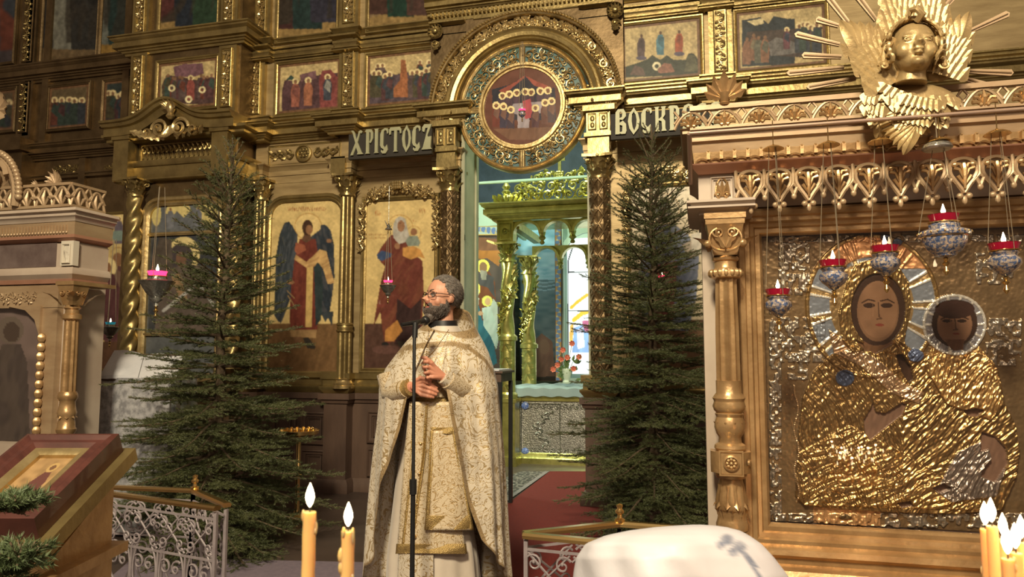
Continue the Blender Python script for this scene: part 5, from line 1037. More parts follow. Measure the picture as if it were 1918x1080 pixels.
# body robe
body=[(1640,640),(1600,655),(1565,668),(1530,700),(1508,750),(1498,830),(1494,930),(1510,945),(1600,955),(1700,960),(1800,962),(1880,955),(1905,900),(1912,850),(1905,800),(1885,760),(1875,700),(1850,670),(1800,655),(1760,670),(1720,660),(1690,640)]
q=P.poly(body,GO,met=.92); P.h+=q*.012; 
q1=q*(P.x<1700); relief(q1,5.2,-.55,.010,3,col2=(.22,.13,.05)); q2=q*(P.x>=1700); relief(q2,5,.75,.010,5,col2=(.20,.12,.05))
q=P.poly([(1500,850),(1600,800),(1700,850),(1780,900),(1860,955),(1510,945)],(.45,.29,.12),met=.9); relief(q,4.2,1.2,.010,9,col2=(.16,.09,.04))
q=P.poly([(1755,640),(1830,640),(1870,690),(1880,760),(1860,790),(1780,760),(1745,700)],(.62,.40,.17),met=.9); relief(q,4.6,.25,.010,11,col2=(.25,.13,.05)); P.h+=q*.006
q=P.poly([(1800,850),(1860,820),(1890,870),(1870,930),(1790,940),(1760,920)],(.26,.21,.18),met=.75); relief(q,7,.4,.008,12)
q=P.poly([(1560,620),(1600,650),(1650,675),(1700,720),(1740,740),(1730,760),(1680,740),(1620,690),(1570,665)],(.55,.38,.24),met=.85); relief(q,3.5,.9,.007,14)
# veil round the face
q=P.poly([(1596,530),(1612,498),(1650,484),(1690,495),(1712,530),(1716,580),(1705,640),(1712,690),(1690,670),(1640,655),(1605,665),(1585,640),(1580,590)],GO,met=.92); relief(q,4.5,.1,.007,21,col2=(.30,.19,.07)); P.h+=q*.006
# faces and hands painted
def face(x,y,rx,ry,c,c2,sgn=1):
    P.ell(x,y,rx*1.12,ry*1.08,(.035,.018,.012),met=0); P.ell(x,y+ry*.05,rx*.86,ry*.9,c,met=0)
    q=((((P.x-x)/(rx*.8))**2+((P.y-y)/(ry*.85))**2)<1)*vnoise(P.x,P.y,18,8)*.5; P.put(q,c2,met=0)
    for s in (-1,1): P.ell(x+s*rx*.36,y-ry*.12,rx*.24,ry*.075,(.03,.015,.01),met=0); P.line([(x+s*rx*.12,y-ry*.25),(x+s*rx*.4,y-ry*.3),(x+s*rx*.66,y-ry*.2)],1.3,(.04,.02,.012),met=0)
    P.line([(x+rx*.02,y-ry*.2),(x+rx*.06,y+ry*.22),(x+rx*.16,y+ry*.27),(x-rx*.04,y+ry*.29)],1.2,(.07,.035,.02),met=0); P.ell(x+rx*.08,y+ry*.46,rx*.18,ry*.04,(.14,.03,.02),met=0); P.line([(x-rx*.2,y-ry*.15),(x-rx*.2,y+ry*.2)],.7,c2,met=0,mix=.4)
P.poly([(1622,610),(1688,600),(1682,650),(1650,668),(1628,655)],(.13,.062,.034),met=0); face(1655,583,46,64,(.15,.08,.045),(.26,.14,.08))
P.poly([(1610,640),(1640,652),(1668,650),(1664,662),(1630,662)],(.12,.06,.03),met=0)
d=np.hypot(P.x-1796,P.y-612); ang=np.arctan2(P.y-612,P.x-1796); q=(d<58).astype(float); P.put(q,(.26,.25,.27),met=.5); P.h+=q*.006; q=((d<58)&((abs(np.sin(ang*7)) <.3)|(d>53))).astype(float); P.put(q,(.60,.57,.52),met=.5); P.h+=q*.003
face(1797,610,37,42,(.19,.10,.06),(.30,.16,.09)); P.ell(1797,583,36,18,(.035,.016,.012),met=0); P.poly([(1780,640),(1815,640),(1812,660),(1790,662)],(.12,.055,.03),met=0)
SK=(.15,.085,.058)
P.poly([(1627,790),(1640,770),(1645,758),(1650,775),(1668,778),(1700,758),(1708,762),(1700,782),(1660,812),(1640,828),(1630,815)],SK,met=0,h=-.004)
P.poly([(1688,668),(1700,668),(1716,690),(1722,715),(1712,722),(1698,700)],(.05,.025,.015),met=0,h=-.004); P.poly([(1812,772),(1835,768),(1848,772),(1838,785),(1820,783)],SK,met=0,h=-.004); P.poly([(1845,812),(1868,820),(1888,842),(1892,872),(1870,905),(1845,895),(1842,885),(1862,862),(1858,845),(1840,850)],SK,met=0,h=-.004); P.poly([(1690,942),(1715,938),(1722,948),(1700,952)],SK,met=0); P.poly([(1755,915),(1775,905),(1790,915),(1770,925)],SK,met=0)
for x,y,r_ in ((1723,670,15),(1590,712,18),(1690,455,9),(1668,445,9)): P.ell(x,y,r_,r_*.85,(.07,.09,.16),h=.008,met=.3)
# beaded cover edges
for i in range(60): P.ell(1496+4*sin(i*.3),940-i*3.6,1.8,1.8,(.7,.5,.3),h=.004,met=.9)
P.h=np.where(P.m<.05,.004,P.h); P.mesh('chased_cover',MT['riza'],rz,flat(fx0,fx1,fz0,fz1,yr,1.))
w=MB(); w.box(fx0-.02,fx1+.02,yr+.004,yr+.03,fz0-.02,fz1+.02); ob(w,'board',MT['darkwood'],rz)
# ---------------------------------------------------------------- remeshed figures
def remesh(mb,name,vox,mats,parent,it=4,colfn=None,fac=.5):
    me=bpy.data.meshes.new('t'); me.from_pydata([tuple(p) for p in mb.v],[],mb.f); o=bpy.data.objects.new('t',me); COL.objects.link(o)
    r=o.modifiers.new('r','REMESH'); r.mode='VOXEL'; r.voxel_size=vox; r.use_smooth_shade=True
    s=o.modifiers.new('s','SMOOTH'); s.iterations=it; s.factor=fac
    dg=bpy.context.evaluated_depsgraph_get(); dg.update(); m2=bpy.data.meshes.new_from_object(o.evaluated_get(dg)); bpy.data.objects.remove(o)
    m2.name=name; m2.materials.clear(); m2.materials.append(mats); m2.polygons.foreach_set('use_smooth',[True]*len(m2.polygons))
    if colfn:
        n=len(m2.vertices); co_=np.empty(n*3); m2.vertices.foreach_get('co',co_); c=colfn(co_.reshape(-1,3)); a=m2.color_attributes.new('Col','FLOAT_COLOR','POINT'); a.data.foreach_set('color',np.concatenate([c,np.ones((n,1))],1).ravel())
    q=bpy.data.objects.new(name,m2); COL.objects.link(q)
    if parent is not None: q.parent=parent; q.location=-wloc(parent)
    return q
def basis(yaw,pitch,roll=0,toward=None):
    """columns side(right of face), front, up. yaw 0 = facing the camera, + turns to image right"""
    hf=V((-FW.x,-FW.y,0)).normalized() if toward is None else toward
    R0=Matrix(((-hf.y,hf.x,0),(hf.x,hf.y,0),(0,0,1))).transposed()   # cols: side, front, up
    sd=V((hf.y,-hf.x,0)); 
    M=Matrix((sd,hf,V((0,0,1)))).transposed()
    return M@Matrix.Rotation(-yaw,3,'Z')@Matrix.Rotation(pitch,3,'X')@Matrix.Rotation(roll,3,'Y')
def head(mb,C,M,s,child=False,open_=.5):
    T=lambda p:C+M@(V(p)*s)
    def B(c,r): mb.ball(T(c),tuple(q*s for q in (r if hasattr(r,'__len__') else (r,r,r))),24,16,M)
    B((0,-.1,.18),(.70,.86,.80)); B((0,.14,-.18),(.58,.62,.72)); B((0,.22,.3),(.55,.50,.45)); B((0,.32,-.60),(.38,.38,.30)); B((0,.60,-.76),(.19,.2,.15))
    ck=.27 if child else .2; B((.33,.44,-.26),(ck,ck,ck*1.1)); B((-.33,.44,-.26),(ck,ck,ck*1.1))
    B((.22,.66,.13),(.25,.09,.07)); B((-.22,.66,.13),(.25,.09,.07)); B((0,.60,.0),(.12,.16,.2))
    tip=.93 if child else 1.0
    mb.tube([T((0,.70,.12)),T((0,.80,-.05)),T((0,tip,-.22)),T((0,tip-.13,-.27))],[.06*s,.085*s,.125*s,.10*s],10)
    for e in (-1,1): B((e*.1,.84,-.24),.085); B((e*.25,.60,.0),(.15,.12,.10)); B((e*.72,-.05,-.06),(.06,.15,.24)); B((e*.76,-.0,-.08),(.05,.1,.16)); B((e*.70,.05,-.2),(.05,.08,.1))
    g=.05*open_; B((0,.80,-.41+g),(.17,.09,.045)); B((0,.78,-.52-g),(.15,.09,.05)); B((0,.68,-.46),(.14,.10,.10 if open_<.1 else .04))
    B((0,.66,-.36),(.2,.14,.08))
    mb.tube([T((0,-.1,-.3)),T((0,-.16,-.8)),T((0,-.22,-1.05 if child else -1.5))],[.45*s,.43*s,.5*s],20)
    return T
FEA=mat('pale_gilt_feathers',(.46,.33,.155),(.34,.235,.11),met=.45,ro=.42,sc=8,bump=.2,bsc=60)
# ---------------------------------------------------------------- cherub
yc_=YK-.33; cc=W(1708,98,yc_); ch=thing('cherub','gilded cherub head with six feathered wings and rays, on top of the right icon case','carved figure',(cc.x,YK-.2,cc.z-.4))
s=.118*1.0; M=basis(radians(-16),radians(12),radians(-5),V((-cc.x,-cc.y,0)).normalized()); w=MB(); T=head(w,cc,M,s,True,.2)
# modelled curls belong to the carving
rr=random.Random(5)
hd=remesh(w,'head',.0032,FEA,ch,14)
w=MB()
for i in range(70):
    a=rr.uniform(-pi,pi); e=rr.uniform(-.35,1.3); 
    d=V((cos(e)*sin(a),cos(e)*cos(a),sin(e))); 
    if d.y>.45 and d.z<.72: continue
    if d.z<-.1 and d.y>.2: continue
    p=V((d.x*.76,d.y*.92-.1,d.z*.86+.18)); n=V((rr.uniform(-1,1),rr.uniform(-1,1),rr.uniform(-1,1))).normalized(); u=d.cross(n).normalized(); v=d.cross(u)
    k_=rr.uniform(.13,.2); pts=[T(p+u*cos(q*.55)*k_*(1-q/16)+v*sin(q*.55)*k_*(1-q/16)+d*(.02+q*.008)) for q in range(14)]; w.tube(pts,[s*.055*(1-abs(q-6)/9) for q in range(14)],6)
w.ball(T((0,-.16,.26)),(.72*s,.80*s,.76*s),24,16,M)
for rg_ in range(4):
    for t in np.linspace(-2.0,2.0,17):
        c_=V((sin(t)*(.72+.04*rg_),.38-.30*rg_,.10+cos(t)*(.80+.03*rg_)+(.0 if abs(t)<1.5 else -.15))); d=V((sin(t),.35,cos(t))).normalized(); u=d.cross(V((0,1,.3))).normalized(); v=d.cross(u); k_=rr.uniform(.17,.24); sg_=1 if t>0 else -1
        w.tube([T(c_+u*cos(sg_*q*.6+rr.random()*.2)*k_*(1-q/14)+v*sin(sg_*q*.6)*k_*(1-q/14)+d*(.02+q*.012)) for q in range(12)],[s*.085*(1-abs(q-5)/9) for q in range(12)],6)
for e in (-1,1): w.tube([T((e*.62,.25,.35)),T((e*.80,.2,.0)),T((e*.84,.1,-.35)),T((e*.9,.2,-.6))],[.12*s,.13*s,.12*s,.07*s],8); w.scroll(T((e*.88,.2,-.62)),M@V((1,0,0)),M@V((0,0,1)),M@V((0,1,0)),.16*s,1.2,.3,e)
w.tube([T((0,.6,.72)),T((-.1,.8,.85)),T((.05,.85,1.02)),T((.2,.7,1.08)),T((.22,.62,.92))],[.1*s,.13*s,.12*s,.1*s,.05*s],8)
ob(w,'curls',FEA,ch)
w=MB()
for e in (-1,1): w.ball(T((e*.25,.655,.0)),(.11*s,.085*s,.07*s),16,10,M); w.tube([T((e*.25+.13*cos(t),.70+.02*sin(t),.02+.055*sin(t))) for t in np.linspace(0,pi,8)],.018*s,6); w.tube([T((e*.25+.13*cos(t),.70,-.0-.045*sin(t))) for t in np.linspace(0,pi,8)],.016*s,6)
ob(w,'eyes',FEA,ch)
def wing(rootpx,tippx,wd,off,sgn,name='wing',rows=5,back=0,bend=.12):
    w=MB(); a=W(*rootpx,yc_+off); b=W(*tippx,yc_+off+.02); ax=(b-a); L=ax.length; ax.normalize(); B=V((0,-1,0)); sd=ax.cross(B).normalized()*sgn; 
    # long flight feathers fan on the outer side, covert scales over the root
    nf=9
    for i in range(nf):
        t=i/(nf-1); st=a+ax*L*(.10+.42*t)+sd*wd*(-.2+.1*t); en=a+ax*L*(.45+.55*t)+sd*wd*(.95-.95*t**1.5)-sd*wd*bend*0
        d=(en-st); fl=d.length; d.normalize(); nrm=B; s2=d.cross(nrm).normalized(); P=[]
        for k in range(11):
            q=k/10; ww=wd*.17*(sin(pi*(q*.8+.2))**.5 if q<.999 else .1)*(1.2-.3*q); c=st+d*fl*q-nrm*(.012*(q-.5)**2*4)+nrm*(.003*i); P.append([c-s2*ww,c-s2*ww*.3+nrm*.004,c+nrm*.009,c+s2*ww*.3+nrm*.004,c+s2*ww])
        w.grid(P); w.tube([st+nrm*.01,st.lerp(en,.5)+nrm*.013,en-d*.01+nrm*.005],[.004,.003,.001],5)
    for row in range(rows):
        for j in range(7):
            t=(j+.5*(row%2))/7; c=a+ax*L*(.02+.13*row)+sd*wd*(-.42+.95*t)*(1-.12*row)+B*(.012+.006*(rows-row)); w.leaf(c,ax+sd*(t-.4)*.7,B,L*.22,wd*.27,.12,1,.16)
    # solid core so the wing has body
    M_=Matrix((ax,B,sd)).transposed(); w.ball(a+ax*L*.38+sd*wd*.1,(L*.42,.018,wd*.5),20,12,M_)
    return ob(w,name,FEA,ch)
wing((1672,165),(1572,40),.17,.03,1); wing((1755,150),(1812,25),.15,.04,-1)
wing((1690,90),(1672,-55),.17,.07,1); wing((1730,90),(1735,-60),.17,.08,-1)
wing((1690,175),(1640,262),.17,.02,-1,rows=4); wing((1722,185),(1690,292),.13,-.01,1,rows=4)
w=MB()
for i in range(52):
    t=rr.uniform(-1,1); q=rr.random(); w.leaf(W(1703+t*88*(1-.25*q),172+q*50,yc_-.02+.02*abs(t)),(t*.3,0,-1),(0,-1,0),.055,.04,.15,1,.15)
w.ball(W(1703,200,yc_+.03),(.17,.035,.09),24,12); ob(w,'breast_feathers',FEA,ch)
for (ax_,ay,bx,by) in ((1600,60,1545,-10),(1640,40,1600,-12),(1570,50,1530,38),(1572,85,1492,66),(1575,108,1505,105),(1580,128,1478,138),(1602,148,1515,164),(1755,30,1800,-20),(1815,60,1885,28),(1700,0,1700,-60),(1815,135,1892,138),(1810,150,1860,165)):
    w=MB(); a=W(ax_,ay,YK-.12); b=W(bx,by,YK-.12); d=(b-a).normalized(); sd=V((-d.z,0,d.x)); 
    w.prism([(-.008,0),(.008,0),(.013,1),(0,1.06),(-.013,1)],a,sd,b-a,(0,-1,0),.012); w.tube([a+V((0,-.014,0)),b+V((0,-.014,0))],.004,5); ob(w,'ray',MT['kiot'],ch)
w=MB(); w.box(cc.x-.05,cc.x+.05,YK-.25,YK-.1,cc.z-.2,cc.z+.05); ob(w,'mount',MT['gold_dark'],ch)
# ---------------------------------------------------------------- left icon case
YL2=4.25; lx=xx(147,YL2,420); l2=thing('icon_case','carved gilt icon case with openwork crest and dark glazed icon, cut by the left edge','icon case',(lx-.6,YL2,-.25))
zL=lambda py:zz(py,147,YL2); LX0=lx-1.6
w=MB(); w.box(LX0,lx-.02,YL2+.02,YL2+.3,-.25,zL(400)); ob(w,'case_body',MT['kiot_side'],l2)
pth=[(LX0,YL2),(lx-.03,YL2),(lx-.03,YL2+.3)]
w=MB(); w.mold(pth,prof([(0,.10),(.25,.11),(.35,.085),(.6,.085),(.7,.07),(1,.06)],zL(393),zL(416))); w.mold(pth,prof([(0,.035),(.3,.05),(.6,.05),(1,.02)],zL(500),zL(522))); w.mold(pth,prof([(0,.02),(1,.02)],zL(455),zL(500))) ; ob(w,'cornice',MT['kiot_side'],l2)
w=MB(); w.mold(pth,prof([(0,.055),(1,.05)],zL(416),zL(440)))
for i in range(50):
    x=lx-.05-.028*i; w.ball((x,YL2-.055,zL(436)),(.012,.008,.012),8,5); w.box(x-.004,x+.004,YL2-.062,YL2-.05,zL(434),zL(422))
ob(w,'scalloped_band',MT['kiot'],l2)
w=MB(); w.mold(pth,prof([(0,.05),(.5,.06),(1,.02)],zL(440),zL(452))); w.mold(pth,prof([(0,.03),(1,.03)],zL(522),zL(530))); ob(w,'pink_moulding',MT['kiot_pink'],l2)
w=MB(); w.box(LX0,lx-.16,YL2-.025,YL2,zL(498),zL(454)); ob(w,'dark_frieze',mat('dark_marble',(.10,.07,.065),(.16,.12,.11),ro=.2,sc=6,coat=.4),l2)
w=MB(); bx=xx(125,YL2-.05,480); w.box(bx-.055,bx+.055,YL2-.05,YL2,zL(498),zL(452)); coffer(w,bx-.035,bx+.035,zL(494),zL(458),YL2-.05,.01,.012); w.leaf((bx,YL2-.055,zL(494)),(0,0,1),(0,-1,0),.1,.05,.3,3); ob(w,'white_block',mat('cream_block',(.55,.5,.42),ro=.5),l2)
# crest
w=MB(); z0=zL(388); z1=zL(348); H=z1-z0
def crestrun(p0,d,n,st):
    for i in range(n):
        c=V(p0)+V(d)*st*(i+.5)
        D=V(d)
        for s in (-1,1):
            w.tube([c+D*(s*st*.5*(1-q))+V((0,0,H*.85*sin(q*pi/2)**.8)) for q in np.linspace(0,1,7)],.011,6); w.tube([c+D*s*st*.5+V((0,0,H*.35)),c+D*s*st*.3+V((0,0,H*.65)),c+D*s*st*.5+V((0,0,H))],.009,6); w.tube([c+V((0,0,0)),c+D*s*H*.3+V((0,-.01,H*.4)),c+D*s*H*.45+V((0,-.02,H*.4))],[.006,.012,.014],6)
        w.tube([c,c+V((0,-.015,H*.4)),c+V((0,0,H*.8))],[.008,.016,.004],6)
    a=V(p0); b=V(p0)+V(d)*st*n
    for z in (0,H): w.tube([a+V((0,0,z)),b+V((0,0,z))],.014,4)
crestrun((lx-.0,YL2-.08,z0),(-1,0,0),9,.155); crestrun((lx,YL2-.08,z0),(0,1,0),2,.155)
ob(w,'pierced_cresting',MT['kiot'],l2)
for px,h in ((103,.12),(-2,.22),(66,.05)):
    w=MB(); c=W(px,348,YL2-.08); c.z=z1
    for q in range(-3,4): w.leaf(c,(sin(q*.42),0,cos(q*.42)),(0,-1,0),h*(1-.1*abs(q)),h*.34,.4,2)
    ob(w,'finial',MT['kiot'],l2)
w=MB(); c=W(-30,330,YL2-.12)
for i in range(16):
    t=i/15*1.75; w.ball(W(-10+45*sin(t)*1.0,285+85*(1-cos(t))/1.2,YL2-.12),.026,10,8)
w.tube([W(-10+40*sin(t),292+85*(1-cos(t))/1.2,YL2-.1) for t in np.linspace(0,1.9,20)],.03,8); 
for q in range(4): w.leaf(W(-5,205,YL2-.12),(cos(q*.7-.9),0,sin(q*.7-.9)),(0,-1,0),.17,.07,.6,3)
w.scroll(W(-10,330,YL2-.12),(1,0,0),(0,0,1),(0,-1,0),.12,1.4,.25); ob(w,'scroll_crest',MT['kiot'],l2)
# side column
r=.052; yk2=YL2-.09; cx2=xx(132,yk2,650); c2=lambda py:zz(py,132,yk2)
w=MB(); w.lathe([(r*.95,c2(733)),(r*.88,c2(598))],(cx2,yk2,0),80,flutes(10,.18)); col=ob(w,'column',MT['kiot_gold'],l2)
w=MB(); w.lathe([(r*z_,c2(p)) for p,z_ in ((600,.9),(597,1.2),(590,1.2),(587,.85),(580,.85),(577,1.05),(572,.85))],(cx2,yk2,0),24); z0_,z1_=c2(572),c2(535)
w.grid([[(cx2+a*q,yk2+b*q,z) for a,b in ((-1,-1),(1,-1),(1,1),(-1,1))] for z,q in ((z0_,r*.8),(z0_+(z1_-z0_)*.5,r*1.1),(z1_,r*1.35))],False,True); w.box(cx2-r*1.5,cx2+r*1.5,yk2-r*1.5,yk2+.3,z1_,c2(528))
for s in (-1,1): w.scroll((cx2+s*r*.5,yk2-r*1.25,z0_+(z1_-z0_)*.62),(s,0,0),(0,0,1),(0,-1,0),r*.42,1.3,.2,-1); w.scroll((cx2+r*1.2,yk2+s*r*.5,z0_+(z1_-z0_)*.6),(0,s,0),(0,0,1),(1,0,0),r*.4,1.3,.2,-1)
for e in ((1,-1),(-1,-1),(1,1)): w.leaf((cx2+e[0]*r,yk2+e[1]*r,z0_),(e[0]*.4,e[1]*.4,1),(e[0],e[1],0),.12,.06,.8,3)
ob(w,'capital',MT['kiot_gold'],col)
w=MB(); w.lathe([(r*z_,c2(p)) for p,z_ in ((835,1.2),(822,1.1),(815,.9),(808,1.2),(803,1.25),(800,1.1),(790,1.05),(785,.95),(778,1.1),(772,1.2),(768,1.1),(760,1.0),(752,.95),(748,1.1),(744,1.25),(738,1.2),(733,1.)) ],(cx2,yk2,0),32)
w.lathe([(r*1.2,-.25),(r*1.2,c2(840)),(r*1.3,c2(832))],(cx2,yk2,0),16)
for q in range(8): a=q*pi/4; w.leaf((cx2+r*.95*cos(a),yk2+r*.95*sin(a),c2(768)),(0,0,-1),(cos(a),sin(a),0),.06,.04,.4,3)
ob(w,'baluster',MT['kiot_gold'],col)
# icon side: carved arch, dark glazed picture
gx1=xx(80,YL2,700); w=MB(); w.box(gx1-.012,xx(108,YL2,700),YL2-.03,YL2+.02,-.25,zL(535)); w.box(LX0,xx(108,YL2,700)+.004,YL2-.035,YL2+.02,zL(575),zL(533)); w.rinceau([(LX0+.9,YL2-.035,zL(556)),(gx1-.05,YL2-.035,zL(556))],[(0,0,1)]*2,(0,-1,0),.09,4); w.prism([(0,0),(0,-.22),(-.05,-.1),(-.14,-.03),(-.3,0)],(gx1,YL2-.03,zL(572)),(1,0,0),(0,0,1),(0,-1,0),.02)
ob(w,'inner_surround',MT['kiot'],l2)
w=MB()
for i in range(14): w.lathe([(.001,-.035),(.02,-.03),(.03,-.01),(.03,.01),(.018,.03),(.001,.035)],(gx1+.02,YL2-.045,zL(632+i*17.5)),12,lambda a,z:1+.1*cos(4*a))
ob(w,'beading',MT['kiot_gold'],l2)
def p_dim(P):
    P.c[:]=np.array((.16,.115,.105))*(.7+.5*vnoise(P.x,P.y,20,3))[...,None]; P.ell(20,618,24,26,(.13,.10,.08)); P.ell(22,622,15,19,(.06,.04,.03)); q=P.poly([(-10,680),(5,645),(38,645),(50,680),(55,830),(-20,830)],(.06,.045,.04)); P.folds(q,(.12,.09,.07),.2,4,.3)
x0,x1,z0,z1=LX0,gx1,zL(830),zL(572); ic=thing('dark_icon','dark icon of a standing monk behind glass in the left icon case','icon',(gx1-.3,YL2+.02,z0)); P=Paint([proj((x0,YL2,z1)),proj((x1,YL2,z1)),proj((x1,YL2,z0)),proj((x0,YL2,z0))],2.5,(.1,.07,.06)); p_dim(P); P.mesh('painting',MT['paint_gloss'],ic,flat(x0,x1,z0,z1,YL2+.012))
w=MB(); w.box(x0,x1,YL2-.008,YL2-.005,z0,z1); ob(w,'glass_pane',MT['glass'],l2)
# ---------------------------------------------------------------- spruces
def spruce(name,label,base,top,R,seed,droop=.0,step=.08,ysq=1.):
    rg=np.random.default_rng(seed); rr=random.Random(seed); base=V(base); top=V(top); H=(top-base).length; ax=(top-base).normalized()
    t=thing(name,label,'tree',base,'spruce trees before the icon screen') if name=='spruce_tree' else thing(name,label,'branch',base)
    tr=MB(); tr.tube([base.lerp(top,q/20)+V((.012*sin(q*1.1),.01*cos(q*.8),0))*(0 if q in(0,20) else 1) for q in range(21)],[(.045 if name=='spruce_tree' else .003)*(1-q/20)**.8+(.006 if name=='spruce_tree' else .001) for q in range(21)],10); ob(tr,'trunk',MT['bark'],t)
    segs=[]; br=MB(); z=.12 if name=='spruce_tree' else .003; k=0
    up=V((0,0,1))
    def shoot(a,b,r0): segs.append((a,b)); 
    while z<H-(.06 if name=='spruce_tree' else .01):
        u=z/H; n=rr.choice((5,6,7)) if u<.9 else rr.choice((3,4)); a0=rr.random()*6
        for i in range(n):
            az=a0+2*pi*i/n+rr.uniform(-.25,.25); L=R(u)*rr.uniform(.72,1.12); 
            if L<.03: continue
            el=(-.12+.95*u**1.6)+rr.uniform(-.1,.1) if u<.88 else rr.uniform(.75,1.15)
            h=V((cos(az),sin(az)*ysq,0)); p=base+ax*z; pts=[p]; m=max(4,int(L/.07)) if name=='spruce_tree' else 4; d=(h*cos(el)+up*sin(el)).normalized()
            for q in range(m):
                d=(d+up*(.045 if u<.88 else .09)*rr.uniform(.2,1.5)-up*.07*(1 if q<m*.5 and u<.7 else 0)).normalized(); pts.append(pts[-1]+d*(L/m))
            br.tube(pts,[max(.0022,.011*(1-q/m)*(L/.8)**.6+.002) for q in range(m+1)],5)
            for q in range(1,m+1):
                if q>m*.15: segs.append((pts[q-1],pts[q]))
            side=(pts[-1]-pts[0]).normalized().cross(up).normalized()
            ns=int(L/.036)
            for j in range(ns):
                v=.12+.86*(j+rr.random()*.5)/ns; s_=1 if j%2 else -1; i0=min(m-1,int(v*m)); o=pts[i0].lerp(pts[i0+1],v*m-i0); l2=(.42*(1-v)*L+.05)*rr.uniform(.6,1.15)
                if u>.88: l2*=.25
                dd=(d*.75+side*s_*rr.uniform(.6,1.)+up*rr.uniform(-.25,.2)).normalized(); e=o+dd*l2
                segs.append((o,o+dd*l2*.5)); e2=e-up*l2*l2*.25*rr.random(); segs.append((o+dd*l2*.5,e2))
                if l2>.14:
                    for w_ in range(int(l2/.05)):
                        f=(w_+.6)/int(l2/.05+1); s3=1 if w_%2 else -1; l3=(.3*l2*(1-f)+.035); sd3=dd.cross(up).normalized(); segs.append((o+dd*l2*f,o+dd*l2*f+(dd*.8+sd3*s3*.7+up*rr.uniform(-.3,.2)).normalized()*l3))
        z+=step*rr.uniform(.85,1.15)*(1.1 if u>.8 else 1)
    for q in range(6): a=top-ax*(.02+.05*q); segs.append((a-ax*.05,a)) if q>2 else None
    ob(br,'branches',MT['bark'],t)
    A=np.array([tuple(a) for a,b in segs]); B=np.array([tuple(b) for a,b in segs]); D=B-A; Ls=np.linalg.norm(D,axis=1); cnt=np.maximum(2,(Ls/.0017*DENS).astype(int)); idx=np.repeat(np.arange(len(segs)),cnt)
    n=len(idx); tt=rg.random(n); P0=A[idx]+D[idx]*tt[:,None]; dr=D[idx]/np.maximum(Ls[idx],1e-6)[:,None]; rd=rg.normal(size=(n,3)); rd-=dr*(rd*dr).sum(1)[:,None]; rd/=np.linalg.norm(rd,axis=1)[:,None]+1e-9
    rd[:,2]=rd[:,2]*.8+.15
    nd=dr*.75+rd*.8; nd/=np.linalg.norm(nd,axis=1)[:,None]; ln=rg.uniform(.013,.024,n)[:,None]; wv=np.cross(nd,rg.normal(size=(n,3))); wv/=np.linalg.norm(wv,axis=1)[:,None]+1e-9; wv*=.0016
    V3=np.stack([P0-wv,P0+wv,P0+nd*ln],1).reshape(-1,3)
    me=bpy.data.meshes.new('needles'); me.vertices.add(3*n); me.vertices.foreach_set('co',V3.ravel()); me.loops.add(3*n); me.loops.foreach_set('vertex_index',np.arange(3*n,dtype=np.int32)); me.polygons.add(n); me.polygons.foreach_set('loop_start',np.arange(0,3*n,3,dtype=np.int32)); me.update(calc_edges=True)
    me.materials.append(MT['needle' if name=='spruce_tree' else 'needle2']); o=bpy.data.objects.new('needles',me); COL.objects.link(o); o.parent=t; o.location=-wloc(t); o['kind']='stuff'
    print(name,len(segs),n); return t
DENS=1.
DT=5.9; m_=DT/F
def onfloor(px,dep):
    p=WD(px,700,dep); return V((p.x,p.y,0))
DT=5.45; b=onfloor(405,DT); tp=WD(413,248,DT); tp=V((tp.x,b.y,tp.z))
def RL(u): return float(np.interp(u,[0,.1,.25,.45,.6,.75,.88,.95,1],[.84,.92,.88,.66,.50,.38,.28,.18,.05]))
spruce('spruce_tree','left of the two cut spruces, standing between the porch icon and the winged angel icon',b,tp,RL,3)
DT=5.9; b=onfloor(1222,DT); tp=WD(1217,222,DT); tp=V((tp.x,b.y,tp.z))
def RR(u): return float(np.interp(u,[0,.1,.3,.45,.6,.75,.88,.95,1],[.78,.86,.78,.68,.56,.44,.32,.20,.05]))
spruce('spruce_tree','right of the two cut spruces, standing between the open arch and the right icon case',b,tp,RR,8)
# trunks stand in low pots, mostly hidden by their skirts
for px in (405,1222):
    b=onfloor(px,5.45 if px<600 else 5.9); w=MB(); w.lathe([(.16,0),(.19,.03),(.2,.2),(.18,.22),(.17,.2),(.001,.18)],b,20); tag(ob(w,'tree_pot',MT['darkwood']),'dark pot holding the trunk of the '+('left' if px<600 else 'right')+' spruce','pot')
# ---------------------------------------------------------------- priest
PX,PD=830,3.97; HF=V((FW.x,FW.y,0)).normalized(); DH=(WD(PX,660,PD)).dot(HF)
def PR(px,py,off=0): d=ray(px,py); return CAM+d*((DH-off)/d.dot(HF))
pf=PR(PX,660); pr=thing('priest','person in white and gold brocade vestments with glasses and beard, singing at a microphone','person',(pf.x,pf.y,0))
sp=PD/F
def I(u,xs,ys): return np.interp(u,xs,ys)
# under-robe
def loft(name,m,ys,L,Rr,bd,cx_off=0,folds=9,amp=.012,n=96,a0=0,a1=2*pi,seed=0,top=True,rows=40):
    P=[]; 
    for i in range(rows+1):
        py=ys[0]+(ys[-1]-ys[0])*i/rows; l=I(py,ys,L); r_=I(py,ys,Rr); c=(l+r_)/2; a=(r_-l)/2; b=I(py,ys,bd); row=[]
        for j in range(n):
            th=a0+(a1-a0)*j/(n-1 if a1-a0<6.2 else n); fo=1+amp*(i/rows)*(sin(folds*th+seed)+.6*sin(folds*1.7*th+seed*2+i*.03)); row.append(PR(c+a*sin(th)*fo,py,b*cos(th)*fo))
        P.append(row)
    w=MB(); w.grid(P,False,a1-a0>6.2); return w
w=loft('alb',0,[690,760,900,1040,1150],[765,765,742,726,722],[868,868,872,895,905],[.15,.14,.17,.2,.22],folds=8,amp=.05); ob(w,'alb',MT['alb'],pr)
